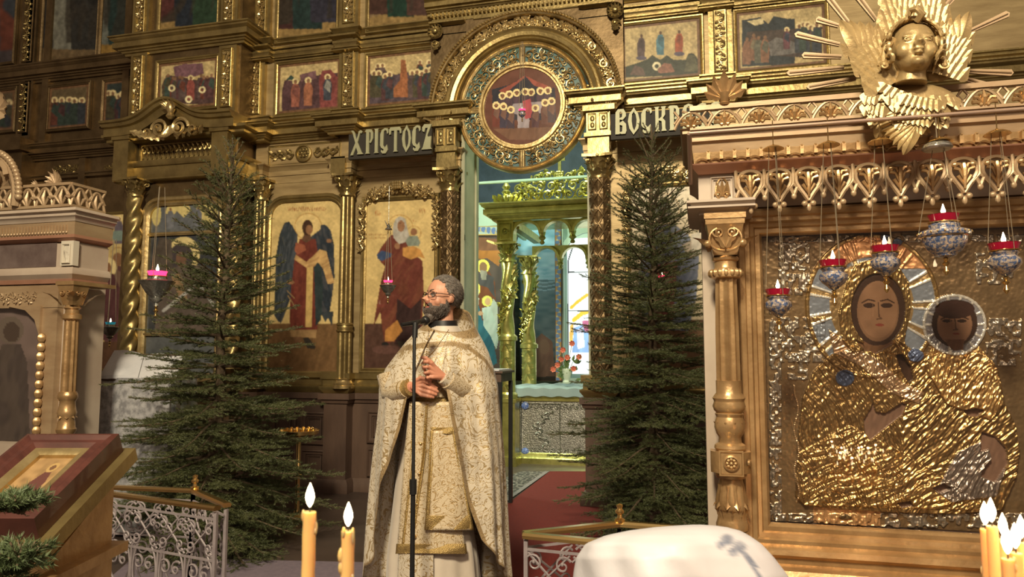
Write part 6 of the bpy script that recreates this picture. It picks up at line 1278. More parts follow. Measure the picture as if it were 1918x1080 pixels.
# hidden torso, legs, head and hands in one body
C=PR(829,557,.0); yaw=radians(52); M=basis(yaw,radians(5),radians(0)); s=.119; bd=MB(); T=head(bd,C,M,s,False,1.)
bd.tube([PR(838,610,-.01),PR(832,660,.0),PR(826,760,0),PR(826,860,0)],[.055,.10,.12,.14],20)
for e in (-1,1): bd.tube([PR(826+e*22,860),PR(826+e*24,1000),PR(826+e*25,1130)],[.085,.06,.045],12); bd.ball(PR(826+e*26-4,1143,.05),(.045,.11,.035),12,8)
# arms
bd.tube([PR(772,660,0),PR(737,735,.04),PR(745,728,.12),PR(772,724,.20)],[.06,.045,.042,.03],14)
bd.tube([PR(880,655,0),PR(893,740,.05),PR(860,730,.16),PR(828,705,.23)],[.06,.05,.043,.03],14)
def finger(pts,r0,r1): bd.tube(pts,[r0+(r1-r0)*q/(len(pts)-1) for q in range(len(pts))],10); bd.ball(pts[-1],r1,10,8); [bd.ball(p,(r0+(r1-r0)*q/(len(pts)-1))*1.06,10,8) for q,p in enumerate(pts)]
# right hand laid on the belly: back of the hand to the camera, fingers to the image right
wr=PR(772,722,.205)
for i,(kx_,ky,mx,my,tx,ty) in enumerate(((793,713,806,718,818,726),(792,722,806,727,820,733),(791,731,805,735,817,739),(789,739,801,742,812,744))):
    k_=PR(kx_,ky,.232); bd.tube([wr+(k_-wr)*.0,wr.lerp(k_,.55)+HF*-.004,k_],[.017,.0135,.0105],10); finger([k_,PR(mx,my,.232),PR((mx+tx)/2,(my+ty)/2,.226),PR(tx,ty,.217)],.0098,.0072)
finger([PR(777,714,.22),PR(788,707,.24),PR(799,709,.24),PR(806,713,.235)],.0125,.008)
# left hand raised before the chest, fingers curled, thumb on top
wr=PR(829,704,.235)
for i,(kx_,ky,mx,my,tx,ty,o) in enumerate(((806,679,795,677,791,680,.285),(806,689,793,687,796,693,.29),(807,698,796,698,801,703,.285),(810,706,801,707,807,711,.275))):
    k_=PR(kx_,ky,.272); bd.tube([wr,wr.lerp(k_,.5),k_],[.019,.0165,.0115],10); finger([k_,PR((kx_+mx)/2,(ky+my)/2-1,o),PR(mx,my,o),PR(tx,ty,o-.03)],.0105,.0078)
finger([PR(818,692,.25),PR(808,679,.275),PR(798,670,.285),PR(790,669,.285)],.0135,.0085)
SKN=np.array((.52,.26,.17))
def skincol(co):
    n=len(co); c=np.tile(SKN,(n,1)); q=vnoise(co[:,0]*1000,co[:,2]*1000,30,3); c*=(.92+.16*q)[:,None]
    Mi=M.inverted(); L=(co-np.array(C))@np.array(Mi).T/s
    lip=((np.abs(L[:,0])<.19)&(L[:,1]>.70)&(L[:,2]<-.33)&(L[:,2]>-.62)); c[lip]=(.36,.10,.08)
    mo=((np.abs(L[:,0])<.12)&(L[:,1]>.6)&(L[:,2]<-.41)&(L[:,2]>-.50)); c[mo]=(.05,.015,.015)
    ck=np.exp(-(((np.abs(L[:,0])-.35)/.2)**2+((L[:,2]+.25)/.2)**2))*(L[:,1]>.3); c=c*(1-.25*ck[:,None])+np.array((.55,.20,.14))*.25*ck[:,None]
    hd=L[:,2]<-1.2; hand=hd[:,None]; c=np.where(hand,c*np.array((1.02,.88,.86)),c); return np.clip(c,0,1)
body=remesh(bd,'body',.0034,MT['skinpaint'],pr,3,skincol)
# eyes
for e in (-1,1):
    w=MB(); w.ball(T((e*.25,.665,.005)),(.105*s,.085*s,.075*s),14,10,M); o=ob(w,'eye',mat('eye_white',(.5,.45,.42),ro=.2) if e<0 else bpy.data.materials['eye_white'],body)
    w=MB(); w.ball(T((e*.25-.03,.735,.01)),(.036*s,.015*s,.038*s),10,8,M); ob(w,'iris',MT['black'],o)
    w=MB(); w.tube([T((e*.25+.12*cos(t),.71+.03*sin(t),.01+.07*sin(t))) for t in np.linspace(0,pi,8)],.025*s,6); w.tube([T((e*(.06+.4*q),.77-.25*q*q*1.6,.21+.05*sin(q*3))) for q in np.linspace(0,1,8)],[.01*s,.02*s,.026*s,.026*s,.024*s,.02*s,.014*s,.006*s],6); ob(w,'eyebrow',MT['beard'],body)
# hair: cap with strands
def shell(cond,off,m,name,n=(90,60),noise=.02,strands=0,slen=.1,sr=.010,down=(0,-.4,-1),seed=1,cshape=((0,-.1,.18),(.70,.86,.80))):
    w=MB(); (c0,rad)=cshape; rr=random.Random(seed); vs={}; 
    pts=[]; nu,nv=n
    for i in range(nv+1):
        for j in range(nu):
            th=pi*i/nv; ph=2*pi*j/nu; d=(sin(th)*sin(ph),sin(th)*cos(ph),cos(th)); k=1+off+noise*sin(ph*17+th*9)*sin(th*21+ph*3)+noise*.6*sin(ph*41+3*sin(th*9)); pts.append((d,V((c0[0]+d[0]*rad[0]*k,c0[1]+d[1]*rad[1]*k,c0[2]+d[2]*rad[2]*k))))
    keep=[cond(p) for d,p in pts]
    vs=[T(p if keep[q] else V((c0[0]+d[0]*rad[0]*.93,c0[1]+d[1]*rad[1]*.93,c0[2]+d[2]*rad[2]*.93))) for q,(d,p) in enumerate(pts)]
    fs=[]
    for i in range(nv):
        for j in range(nu):
            a,b,c,d=i*nu+j,i*nu+(j+1)%nu,(i+1)*nu+(j+1)%nu,(i+1)*nu+j
            if any(keep[q] for q in (a,b,c,d)): fs.append((a,d,c,b))
    w.add(vs,fs); dn=V(down)
    K=[q for q in range(len(pts)) if keep[q]]
    for _ in range(strands):
        q=rr.choice(K); d,p=pts[q]; nrm=V(d); f=(dn-nrm*dn.dot(nrm)).normalized(); f=(f+V((rr.uniform(-.16,.16),rr.uniform(-.16,.16),rr.uniform(-.16,.16)))).normalized(); L=slen*rr.uniform(.5,1.3)
        w.tube([T(p-nrm*.01),T(p+f*L*.5+nrm*.02),T(p+f*L+nrm*rr.uniform(-.05,.02))],[sr*s,sr*s*.8,sr*s*.2],4)
    return ob(w,name,MT[m],body)
def hairc(p):
    if p.z<-.38: return False
    if p.y>.30 and p.z<.62: return False
    if p.y>.52: return False
    if abs(p.x)>.5 and p.y>-.12-.0 and p.z<.12 and p.z>-.35: return p.y<-.2
    return p.y<.18+.5*(p.z-.2) or p.z>.80
shell(hairc,.07,'hair','hair',strands=2600,slen=.24,sr=.009,down=(0,-1,-.7))
# beard
def bc(p):
    if p.y<-.12 or p.z>-.05: return False
    if p.z>-.36 and p.y>.16: return False
    if p.z>-.50 and p.y>.45: return False
    if abs(p.x)<.26 and p.z>-.62 and p.y>.4: return False
    return True
shell(bc,.02,'beard','beard',strands=2200,slen=.17,sr=.010,down=(0,.35,-1),seed=2,cshape=((0,.28,-.42),(.62,.64,.66)))
w=MB(); rr=random.Random(9)
for q in range(420):
    a=rr.uniform(-1,1); o=T((a*.34,.72-.3*a*a+rr.uniform(-.2,.05),-.80+rr.uniform(-.12,.12))); e=T((a*.30+rr.uniform(-.1,.1),.86-.3*abs(a)+rr.uniform(-.2,.12),-1.28+.25*abs(a)+rr.uniform(-.1,.12))); w.tube([o,o.lerp(e,.5)+M@V((0,.05*s,0)),e],[.016*s,.016*s,.004*s],4)
w.ball(T((0,.58,-.98)),(.30*s,.28*s,.30*s),16,12,M)
for q in range(160):
    e_=rr.choice((-1,1)); a=rr.random(); o=T((e_*(.03+.2*a),.84-.12*a*a,-.30-.06*a)); w.tube([o,T((e_*(.1+.24*a),.84-.2*a,-.42-.2*a))],[.018*s,.006*s],4)
ob(w,'chin_beard',MT['beard'],body)
# glasses
gl=MB(); lens=[]
for e in (-1,1):
    c0=(e*.30,.86,.02); pts=[T((c0[0]+.235*cos(t)*(1 if abs(cos(t))<.98 else 1),c0[1]-abs(c0[0]+.235*cos(t))*.22,c0[2]+.135*(abs(sin(t))**.7)*(1 if sin(t)>0 else -1))) for t in np.linspace(0,2*pi,25)]
    gl.tube(pts,[.016*s]*25,6); L=MB(); L.add([tuple(p) for p in pts[:-1]],[tuple(range(24))]); lens.append(L)
    gl.tube([T((e*.53,.73,.08)),T((e*.68,.5,.08)),T((e*.78,-.02,.06)),T((e*.76,-.2,-.08))],.016*s,6)
gl.tube([T((-.07,.85,.05)),T((0,.90,.07)),T((.07,.85,.05))],.014*s,6)
g=ob(gl,'glasses',MT['black'],body)
for L in lens: ob(L,'lens',MT['glass'],g)
# black collar and shirt
w=loft('c',0,[600,612,626],[801,800,796],[856,858,860],[.08,.085,.09],n=40,amp=0,rows=6); ob(w,'collar',MT['black'],pr)
w=loft('c',0,[610,620,634],[803,797,790],[858,864,870],[.088,.098,.108],n=40,amp=0,rows=8); ob(w,'white_collar',MT['alb'],pr)
# phelonion
HU=[-1,-.99,-.94,-.88,-.82,-.69,-.6,-.54,-.3,.02,.10,.18,.3,.43,.62,.8,.98,1]; HY=[1060,1044,960,910,880,825,770,738,712,702,706,780,860,930,1010,1045,1072,1080]
yS=[577,590,605,620,640,660,690,724,760,800,850,900,950,1000,1044,1080]
Lf=[836,820,797,780,761,745,723,712,712,709,704,700,697,694,692,690]; Rf=[876,882,887,894,905,915,925,933,936,940,944,946,948,949,951,953]; Bf=[.06,.075,.09,.10,.125,.15,.18,.20,.215,.225,.235,.24,.25,.25,.25,.25]
nT,nR=300,110; P=[]; TR=[]; NZ=random.Random(3)
for i in range(nR+1):
    q=i/nR; row=[]
    for j in range(nT):
        th=-pi+2*pi*j/nT; u=sin(th); fr=cos(th)>0
        hy=I(u,HU,HY) if fr else 1085
        # top edge: low in front, high collar behind
        ty=I(cos(th),[-1,-.3,.3,1],[577,585,606,621])+ (4*u if fr else 0)
        py=ty+(hy-ty)*q; l=I(py,yS,Lf); r_=I(py,yS,Rf); c=(l+r_)/2; a=(r_-l)/2; b=I(py,yS,Bf)
        dn=max(0,(py-650)/430); f=dn*.055*(sin(7*th+1.3)+.7*sin(13*th+py*.004)+.5*sin(23*th-py*.006)); f+=.03*dn*sin(3*th)
        # soft drapery sags across the chest
        f+=(.020*sin(py*.11+2*th)*max(0,cos(th))*(1 if 650<py<740 else .3) if fr else 0)
        # right-hand panel swings forward over the arm
        if fr and .05<u<.6: b=b+.05*math.exp(-((u-.15)/.12)**2)*I(py,[640,700,1080],[0,1,.6])
        if fr and u<-.45: b=b+.03
        row.append(PR(c+a*sin(th)*(1+f*.8),py,b*cos(th)*(1+f*2.2)))
        edge=abs(hy-py)<5.5 or (q<.04)
        hr=fr and (abs(u-I(py,[702,706,780,860,930,1010],[.06,.10,.18,.3,.43,.62]))<.055 and py>706) 
        hl=fr and abs(u-I(py,[738,770,825,880,910,960],[-.54,-.6,-.69,-.82,-.88,-.94]))<.045 and py>738
        yb=I(c+a*u,[735,760,800,850,880,905,930,940],[662,652,646,643,652,672,706,740]); yoke=fr and abs(py-yb)<5 or (not fr and abs(py-720)<5)
        TR.append(1. if (edge or hr or hl or yoke) else 0.)
    P.append(row)
w=MB(); w.grid(P,False,True); ph=ob(w,'phelonion',MT['brocade'],pr,60)
so=ph.modifiers.new('thickness','SOLIDIFY'); so.thickness=.004; so.offset=0; so.use_rim=True
a=ph.data.attributes.new('Trim','FLOAT','POINT'); a.data.foreach_set('value',TR)
m2=MT['brown_lining']=mat('dark_lining',(.10,.065,.05),(.07,.045,.035),ro=.7,sc=5); ph.data.materials.append(m2); so.material_offset=0
# epitrachelion with buttons
def panel(name,m,tab,off,thick=.006,wv=.004):
    P=[]; ys=[r[0] for r in tab]; n=24
    for i in range(41):
        py=ys[0]+(ys[-1]-ys[0])*i/40; l=I(py,ys,[r[1] for r in tab]); r_=I(py,ys,[r[2] for r in tab]); row=[]
        for j in range(n+1):
            u=j/n; px=l+(r_-l)*u; k=(px-812)/70.; row.append(PR(px,py,I(py,[740,900,1150],[.158,.185,.235])*sqrt(max(.05,1-.55*k*k))+off+wv*sin(u*7+i*.1)))
        P.append(row)
    w=MB(); w.grid(P); o=ob(w,name,m,pr); s_=o.modifiers.new('t','SOLIDIFY'); s_.thickness=thick; s_.offset=-1; return o
panel('stole',MT['brocade2'],[(752,768,852),(850,758,856),(960,750,862),(1034,744,872)],.012); 
panel('stole_hem',MT['trim'],[(1018,744,872),(1036,742,874)],.018)
panel('lower_stole',MT['brocade'],[(1030,748,812),(1110,744,812)],.006)
for l0,l1 in ((778,776),(800,792)):
    panel('stole_border',MT['trim'],[(756,l0-2,l0+2),(850,l0-8-1,l0-3),(1020,l1-22-2,l1-22+3)],.0165,.003)
panel('shield_cloth',MT['brocade2'],[(806,812,852),(900,806,868),(992,798,884)],.03,.012); panel('shield_border',MT['trim'],[(800,808,852),(812,808,855)],.036); panel('shield_border',MT['trim'],[(965,800,880),(992,797,885)],.036); panel('shield_border',MT['trim'],[(806,808,815),(900,801,808),(992,795,802)],.037); panel('shield_border',MT['trim'],[(806,848,854),(900,862,869),(992,879,886)],.037)
for py,px in ((776,791),(831,788),(887,785),(944,781),(1004,777)):
    w=MB(); w.ball(PR(px,py,I(py,[740,900,1150],[.158,.185,.235])+.012),.0085,10,8); ob(w,'button',MT['brass'],pr)
# belt, sleeves, cuffs
w=loft('b',0,[744,752,758,764],[763,762,762,763],[860,862,862,862],[.165,.17,.172,.172],n=60,amp=0,rows=6); ob(w,'belt',MT['trim'],pr)
w=loft('b',0,[690,744],[768,764],[862,862],[.16,.165],n=60,amp=.06,folds=6,rows=10); ob(w,'undervest',MT['brocade2'],pr)
w=MB(); w.tube([PR(730,700,.03),PR(735,735,.05),PR(748,733,.13),PR(762,727,.185)],[.07,.062,.058,.048],20); ob(w,'sleeve',MT['brocade2'],pr)
w=MB(); w.tube([PR(756,729,.165),PR(768,725,.198)],[.047,.043],20); w.tube([PR(768,725,.196),PR(769.5,724.6,.200)],[.0455,.0455],20); w.tube([PR(755,729,.163),PR(757,728.5,.168)],[.050,.050],20); ob(w,'cuff',MT['trim'],pr)
w=MB(); w.tube([PR(893,700,.03),PR(880,735,.08),PR(858,727,.17),PR(838,711,.22)],[.06,.06,.056,.048],20); ob(w,'sleeve',MT['brocade2'],pr)
w=MB(); w.tube([PR(840,712,.213),PR(829,704.5,.236)],[.045,.040],20); ob(w,'cuff',MT['brocade'],pr)
w=MB(); 
for a_,b_ in (((803,618),(798,672)),((840,618),(815,655)),((815,655),(799,672))):
    for q in range(16): f=q/15; w.ball(PR(a_[0]+(b_[0]-a_[0])*f,a_[1]+(b_[1]-a_[1])*f,.12+.12*f if a_[1]<650 else .2+.06*f),.0032,5,4)
ob(w,'pectoral_chain',MT['brass'],pr)
# microphone stand
ms=thing('microphone_stand','slim black microphone stand in front of the priest','stand',PR(771,1153,.5)*1.0); z0=PR(771,1153,.5); z0.z=0; ms.location=z0
w=MB(); w.lathe([(.15,0),(.15,.012),(.13,.02),(.02,.03),(.012,.05)],z0,32); ob(w,'base',MT['black'],ms)
w=MB(); tpz=PR(778,606,.42); mid=V((z0.x,z0.y,PR(771,905,.5).z)); w.tube([z0+V((0,0,.03)),mid],.0115,12); w.tube([mid-V((0,0,.05)),mid+V((0,0,.02))],.017,12); w.tube([mid,PR(776,640,.44),tpz],[.0085]*3,12); w.tube([PR(777,632,.43),tpz+V((0,0,.005))],.014,12); ob(w,'pole',MT['black'],ms)
w=MB(); w.tube([tpz+V((0,0,-.01)),PR(782,603,.38),PR(790,601,.34)],[.010,.012,.012],10); ob(w,'clip',MT['black'],ms)
mc=thing('microphone','black microphone held in the stand clip before the priest mouth','microphone',PR(780,604,.42)); w=MB(); w.tube([PR(752,608,.46),PR(765,606,.43),PR(785,603,.36),PR(793,601,.33)],[.010,.011,.0135,.016],14); ob(w,'handle',MT['black'],mc); w=MB(); w.ball(PR(797,600,.31),(.024,.024,.024),14,10); ob(w,'grille',MT['black'],mc)
# ---------------------------------------------------------------- floor
def fl(poly,z,t=.02): 
    w=MB(); w.prism([(p.x,p.y) for p in poly],(0,0,z-t),(1,0,0),(0,1,0),(0,0,1),t); return w
w=MB(); w.box(-9,4,2.35,12,-.25,0); struct(w,'floor','floor')
w=MB(); w.box(-9,4,-3,2.35,-.35,-.25); struct(w,'floor','floor')
F_=lambda px,py:WZ(px,py,0)
q=[F_(1030,884),F_(1130,884),F_(1130,1150),F_(820,1150),F_(840,1030)]; w=fl(q[::-1],.012,.012); tag(ob(w,'carpet',MT['carpet']),'plain red carpet running out of the arch beside the priest','carpet')
m,nt,b=nodes('patterned_runner'); tc=N(nt,'ShaderNodeTexCoord'); vo=N(nt,'ShaderNodeTexVoronoi',_Scale=14.); r_=N(nt,'ShaderNodeValToRGB'); r_.color_ramp.interpolation='CONSTANT'; e=r_.color_ramp.elements; e[0].color=(.02,.02,.02,1); e[1].color=(.22,.19,.17,1); e[1].position=.35; e=r_.color_ramp.elements.new(.6); e.color=(.05,.04,.04,1); nt.links.new(tc.outputs['Object'],vo.inputs['Vector']); nt.links.new(vo.outputs['Distance'],r_.inputs[0]); nt.links.new(r_.outputs[0],b.inputs['Base Color']); b.inputs['Roughness'].default_value=.95; MT['runner']=m
q=[F_(975,884),F_(1027,884),F_(930,955),F_(800,955)]; w=fl(q[::-1],.010,.010); rn=tag(ob(w,'patterned_rug',MT['runner']),'black and grey patterned rug with pale border at the foot of the altar','rug')
q=[F_(1021,884),F_(1029,884),F_(872,996),F_(860,996)]; w=fl(q[::-1],.014,.004); ob(w,'rug_border',MT['iron'],rn)
q=[F_(170,1052),F_(700,1052),F_(760,1150),F_(760,1500),F_(100,1500)]
w=MB(); w.prism([(p.x,p.y) for p in (F_(250,1046),F_(740,1056),V((-.2,2.5,0)),V((-3,2.5,0)))][::-1],(0,0,0),(1,0,0),(0,1,0),(0,0,1),.01); tag(ob(w,'step_carpet',mat('lilac_grey_carpet',(.20,.16,.20),(.16,.13,.17),ro=.95,sc=30)),'lilac-grey carpet on the step in front of the priest, left','carpet')
# ---------------------------------------------------------------- railings
def rail_panel(parent,a,b,z1,z0=0.,nsc=3,name='scroll_panel'):
    a=V(a);b=V(b); d=(b-a); L=d.length; d.normalize(); B=V((d.y,-d.x,0)); w=MB(); U=V((0,0,1)); H=z1-z0
    q=lambda u,z:a+d*u+V((0,0,z-a.z))
    for z in (z1-.03,z1-.2,z0+.1): w.tube([q(0,z),q(L,z)],.006,4)
    for u in (0,L): w.tube([q(u,z0),q(u,z1)],.010,4)
    n=max(1,round(L/.16)); st=L/n
    for i in range(n):
        c=st*(i+.5)
        for s in (-1,1):
            # top band: crossed S scrolls
            w.tube([q(c+s*st*.46*cos(t*pi)*1.0,z1-.115+.075*sin((t-.5)*pi)) for t in np.linspace(0,1,10)],.0045,5); w.scroll(q(c+s*st*.32,z1-.075),d*s,U,B,.032,1.2,.15,1,.5); w.scroll(q(c+s*st*.32,z1-.155),d*s,U,B,.030,1.2,.15,-1,-.5)
            # hearts below
            w.tube([q(c,z1-.62)]+[q(c+s*st*.44*sin(t),z1-.42+.17*(1-cos(t))/1.3) for t in np.linspace(.4,2.5,10)],.005,5); w.scroll(q(c+s*st*.2,z1-.26),d*s,U,B,.034,1.2,.15,1,.8)
            w.tube([q(c,z1-.62),q(c+s*st*.4,z0+.12)],.005,5)
        w.tube([q(st*i,z1-.2),q(st*i,z0)],.006,4)
    o=ob(w,name,MT['iron'],parent)
def railing(label,pts,front,fin,z=.80):
    t=thing('railing',label,'railing',(pts[0].x,pts[0].y,0),'iron railings at the step')
    for a,b in zip(pts,pts[1:]): rail_panel(t,a-V((0,0,.02)),b-V((0,0,.02)),z-.02)
    if front: rail_panel(t,front[0]-V((0,0,.02)),front[1]-V((0,0,.02)),z-.02)
    w=MB()
    for a,b in list(zip(pts,pts[1:]))+([front] if front else []):
        d=(b-a).normalized(); n=V((d.y,-d.x,0)); 
        w.sweep([a-d*.008,b+d*.008],[n,n],(0,0,1),[(-.016,-.012),(-.02,0),(-.012,.008),(.012,.008),(.02,0),(.016,-.012)])
    ob(w,'brass_rail',MT['brass'],t)
    w=MB(); w.lathe([(.018,0),(.02,.01),(.01,.016),(.008,.028),(.016,.034),(.017,.042),(.009,.05),(.012,.058),(.012,.064),(.001,.07)],fin,16); ob(w,'finial',MT['brass'],t)
    return t
z=.80; a=WZ(985,998,z); 
railing('right iron railing with brass handrail and finial, before the right spruce',[a,WZ(1160,979,z),WZ(1350,993,z)],(a+V((.005,-.02,0)),WZ(1160,1017,z)),WZ(1161,977,z+.005))
a=WZ(424,944,z)
railing('left iron railing with brass handrail and finial, in front of the left spruce',[WZ(205,911,z),WZ(362,917,z),a],(WZ(205,923,z),WZ(405,950,z)),WZ(365,916,z+.005))
# ---------------------------------------------------------------- lectern with framed icon, lower left
TL=WD(82,826,2.35); TRr=WD(228,829,2.35); U=(TRr-TL).normalized(); U.z=0; U.normalize()
BRp=WD(106,992,1.93); T_=(TRr-BRp); T_=(T_-U*T_.dot(U)); Hh=T_.length; T_.normalize(); wd=(TRr-TL).length*1.18; nB=U.cross(T_).normalized()
if nB.z<0: nB=-nB
O=TRr-U*wd-T_*Hh
le=thing('lectern','gilt lectern with sloping top, in the lower left corner beside the fir sprig','lectern',(O.x+wd/2,O.y+.1,-.25))
def fr3(w,x0,x1,y0,y1,prof_):
    pts=[];NN=[]
    for x,y,nx,ny in ((x0,y0,-1,-1),(x1,y0,1,-1),(x1,y1,1,1),(x0,y1,-1,1)): pts.append(O+U*x+T_*y); NN.append(U*nx+T_*ny)
    w.sweep(pts,NN,nB,prof_,closed=True)
fi=thing('framed_icon','framed gold-ground icon in a deep mahogany frame, lying on the sloping lectern','icon',O+U*wd/2)
w=MB(); fw=.062; fr3(w,fw,wd-fw,fw,Hh-fw,[(-.004,.0),(-.004,.02),(.012,.032),(.03,.03),(.045,.04),(.06,.035),(.062,-.03),(0,-.03)]); ob(w,'frame',MT['redwood'],fi)
w=MB(); fr3(w,fw+.03,wd-fw-.03,fw+.03,Hh-fw-.03,[(-.0,-.005),(0,.012),(.015,.022),(.034,.02),(.034,-.005)]); ob(w,'inner_frame',MT['gold_hi'],fi)
i0=fw+.03; c4=[proj(O+U*i0+T_*(Hh-i0)),proj(O+U*(wd-i0)+T_*(Hh-i0)),proj(O+U*(wd-i0)+T_*i0),proj(O+U*i0+T_*i0)]
P=Paint(c4,1.3,(.30,.19,.09)); P.c*=(.7+.4*vnoise(P.u*100,P.w*100,9,4))[...,None]
q=((P.u>.42)&(P.u<.80)&(P.w>.22)&(P.w<.97)&(abs(P.u-.61)<.19*np.clip((P.w-.15)*3,0,1))).astype(float); P.put(q,(.10,.04,.035)); q=(np.hypot(P.u-.61,(P.w-.2)*1.3)<.13).astype(float); P.put(q,(.36,.24,.1)); q=(np.hypot(P.u-.61,(P.w-.2)*1.3)<.07).astype(float); P.put(q,(.13,.07,.04))
def fnl(u,v,h):
    A=[np.full(u.shape,O[k])+U[k]*(i0+(wd-2*i0)*u)+T_[k]*(Hh-i0-(Hh-2*i0)*v)-nB[k]*.0 for k in range(3)]; return A
P.mesh('painting',MT['paint'],fi,fnl)
w=MB(); w.prism([(-.01,-.01),(wd+.03,-.01),(wd+.03,Hh+.02),(-.01,Hh+.02)],O-nB*.075,U,T_,nB,.044); ob(w,'sloping_board',MT['gold'],le)
w=MB(); Uy=U.cross(V((0,0,1))).normalized(); 
if Uy.y>0: Uy=-Uy
b0=O-nB*.08; h0=b0.z-.02; fwd=V((T_.x,T_.y,0)).normalized(); LL=Hh*sqrt(T_.x**2+T_.y**2)
def lb(x0,x1,y0,y1,z0,z1,w): 
    c=[V((b0.x,b0.y,0))+U*x+fwd*y for x,y in ((x0,y0),(x1,y0),(x1,y1),(x0,y1))]; w.add([tuple(p+V((0,0,z0))) for p in c]+[tuple(p+V((0,0,z1))) for p in c],[(3,2,1,0),(4,5,6,7),(0,1,5,4),(1,2,6,5),(2,3,7,6),(3,0,4,7)])
lb(0,wd,-.02,.03,h0-.03,h0+.01,w); lb(.02,wd-.02,0,LL-.02,-.2,h0-.05,w); lb(.03,wd-.03,.04,LL-.01,h0-.05,h0+.06,w)
w.prism([(0,h0-.05),(LL-.03,h0-.05),(LL-.03,h0+T_.z*Hh-.05),(LL-.06,h0+T_.z*Hh-.05)],V((b0.x,b0.y,0))+U*(wd-.05),fwd,(0,0,1),U,.03)
lb(-.02,wd+.02,-.04,LL+.0,h0-.075,h0-.045,w); lb(-.01,wd+.01,-.03,LL,-.25,-.1,w)
for x in (.03,wd-.03):
    p=V((b0.x,b0.y,0))+U*x; w.lathe([(.03,-.1),(.03,h0-.25),(.022,h0-.2),(.034,h0-.17),(.03,h0-.12),(.036,h0-.085),(.03,h0-.075)],p,16)
ob(w,'carved_box',MT['kiot_gold'],le)
w=MB(); p=V((b0.x,b0.y,h0-.2))+U*(wd+.0)+fwd*.2
w.rinceau([V((b0.x,b0.y,h0-.15))-fwd*.025+U*.05,V((b0.x,b0.y,h0-.15))-fwd*.025+U*(wd-.05)],[(0,0,1)]*2,-fwd,.12,4); 
ob(w,'relief_carving',MT['kiot_gold'],le)
# fir sprig in front of the lectern
def RS(u): return float(np.interp(u,[0,.3,1],[.07,.11,.04]))
DENS=1.6; b=WD(-60,1010,1.55); e=WD(60,940,1.5)
sg=spruce('fir_sprig','blurred fir sprig at the lower left corner, in front of the lectern',WD(-80,1075,1.5),WD(58,1050,1.5),RS,5,step=.012)
sg2=spruce('fir_sprig','small blurred fir sprig against the left side of the lectern',WD(-70,935,1.7),WD(55,965,1.65),RS,6,step=.012)
# music stand with silver cloth and open book
bp=WD(262,700,6.0); st_=thing('analogion','reading stand draped in silver brocade, left of the left spruce','stand',(bp.x,bp.y,0))
w=MB(); c=V((bp.x,bp.y,0)); zt=zz(706,262,bp.y); l=xx(176,bp.y,700)-bp.x; r_=xx(345,bp.y,700)-bp.x
P=[]
for i in range(61):
    a=2*pi*i/60; sx=max(-1,min(1,1.35*cos(a))); sy=max(-1,min(1,1.35*sin(a))); x=(l+r_)/2+(r_-l)/2*sx; y=.17*sy
    P.append([c+V((x*(1.0+k*.05)+.012*sin(a*13)*k,y*(1+k*.2)+.012*cos(a*11)*k,z_)) for z_,k in ((zt,0),(zt-.02,.2),(zt*.6,.8),(.05,1.5))])
w.grid(P); w.add([tuple(p[0]) for p in P[:-1]],[tuple(range(60))]); ob(w,'brocade_cloth',MT['silvercloth'],st_)
bk=thing('open_book','open white-paged book lying on the draped reading stand','book',(bp.x,bp.y,zt)); 
A=WD(186,703,5.9); Bq=WD(212,656,6.1); Cq=WD(262,661,6.1); Dq=WD(252,706,5.9)
for nm,qq in (('page_block',(WD(186,704,5.85),WD(258,708,5.85),WD(270,664,6.12),WD(214,656,6.12))),('page_block',(WD(259,708,5.85),WD(330,708,5.85),WD(343,667,6.12),WD(271,664,6.12)))):
    w=MB(); P=[]
    for i in range(11):
        u=i/10; P.append([qq[0].lerp(qq[1],u)+V((0,0,.018*sin(pi*u))),qq[3].lerp(qq[2],u)+V((0,0,.018*sin(pi*u)))])
    w.grid(P); w.grid([[p[0]-V((0,0,.03)),p[0]] for p in P]); w.grid([[p[1],p[1]-V((0,0,.03))] for p in P]); ob(w,nm,MT['white'],bk)
w=MB(); q=[WD(186,704,5.85),WD(330,708,5.85),WD(343,667,6.12),WD(214,656,6.12)]; dn=V((0,0,-.035)); w.add([tuple(p+dn) for p in q]+[tuple(p+dn*.6) for p in q],[(3,2,1,0),(4,5,6,7),(0,1,5,4),(1,2,6,5),(2,3,7,6),(3,0,4,7)]); ob(w,'cover',MT['darkwood'],bk)
w=MB(); w.add([tuple(p) for p in (V((q[0].x,q[0].y,zt-.01)),V((q[1].x,q[1].y,zt-.01)),V((q[2].x,q[2].y,zt-.01)),V((q[3].x,q[3].y,zt-.01)))]+[tuple(p+dn) for p in q],[(3,2,1,0),(4,5,6,7),(0,1,5,4),(1,2,6,5),(2,3,7,6),(3,0,4,7)]); ob(w,'slanted_rest',MT['darkwood'],st_)
# round brass candle stand behind the left spruce
cs=WD(560,812,6.35); ct=thing('candle_stand','round brass candle stand half hidden behind the left spruce','candle stand',(cs.x,cs.y,0))
w=MB(); w.lathe([(.001,-.04),(.08,-.035),(.165,0),(.175,.03),(.17,.035),(.155,.01),(.001,.0)],cs,40); ob(w,'dish',MT['brass'],ct)
w=MB(); w.lathe([(.16,0),(.15,.02),(.03,.06),(.02,.1),(.018,cs.z*.5),(.035,cs.z*.52),(.018,cs.z*.55),(.018,cs.z-.04),(.05,cs.z-.03)],(cs.x,cs.y,0),20); ob(w,'pole',MT['brass'],ct)
for i in range(14):
    a=i*2*pi/14; w=MB(); w.lathe([(.006,0),(.008,.02),(.013,.03),(.013,.05),(.009,.05),(.001,.03)],cs+V((.12*cos(a),.12*sin(a),.0)),10); ob(w,'candle_socket',MT['brass'],ct)
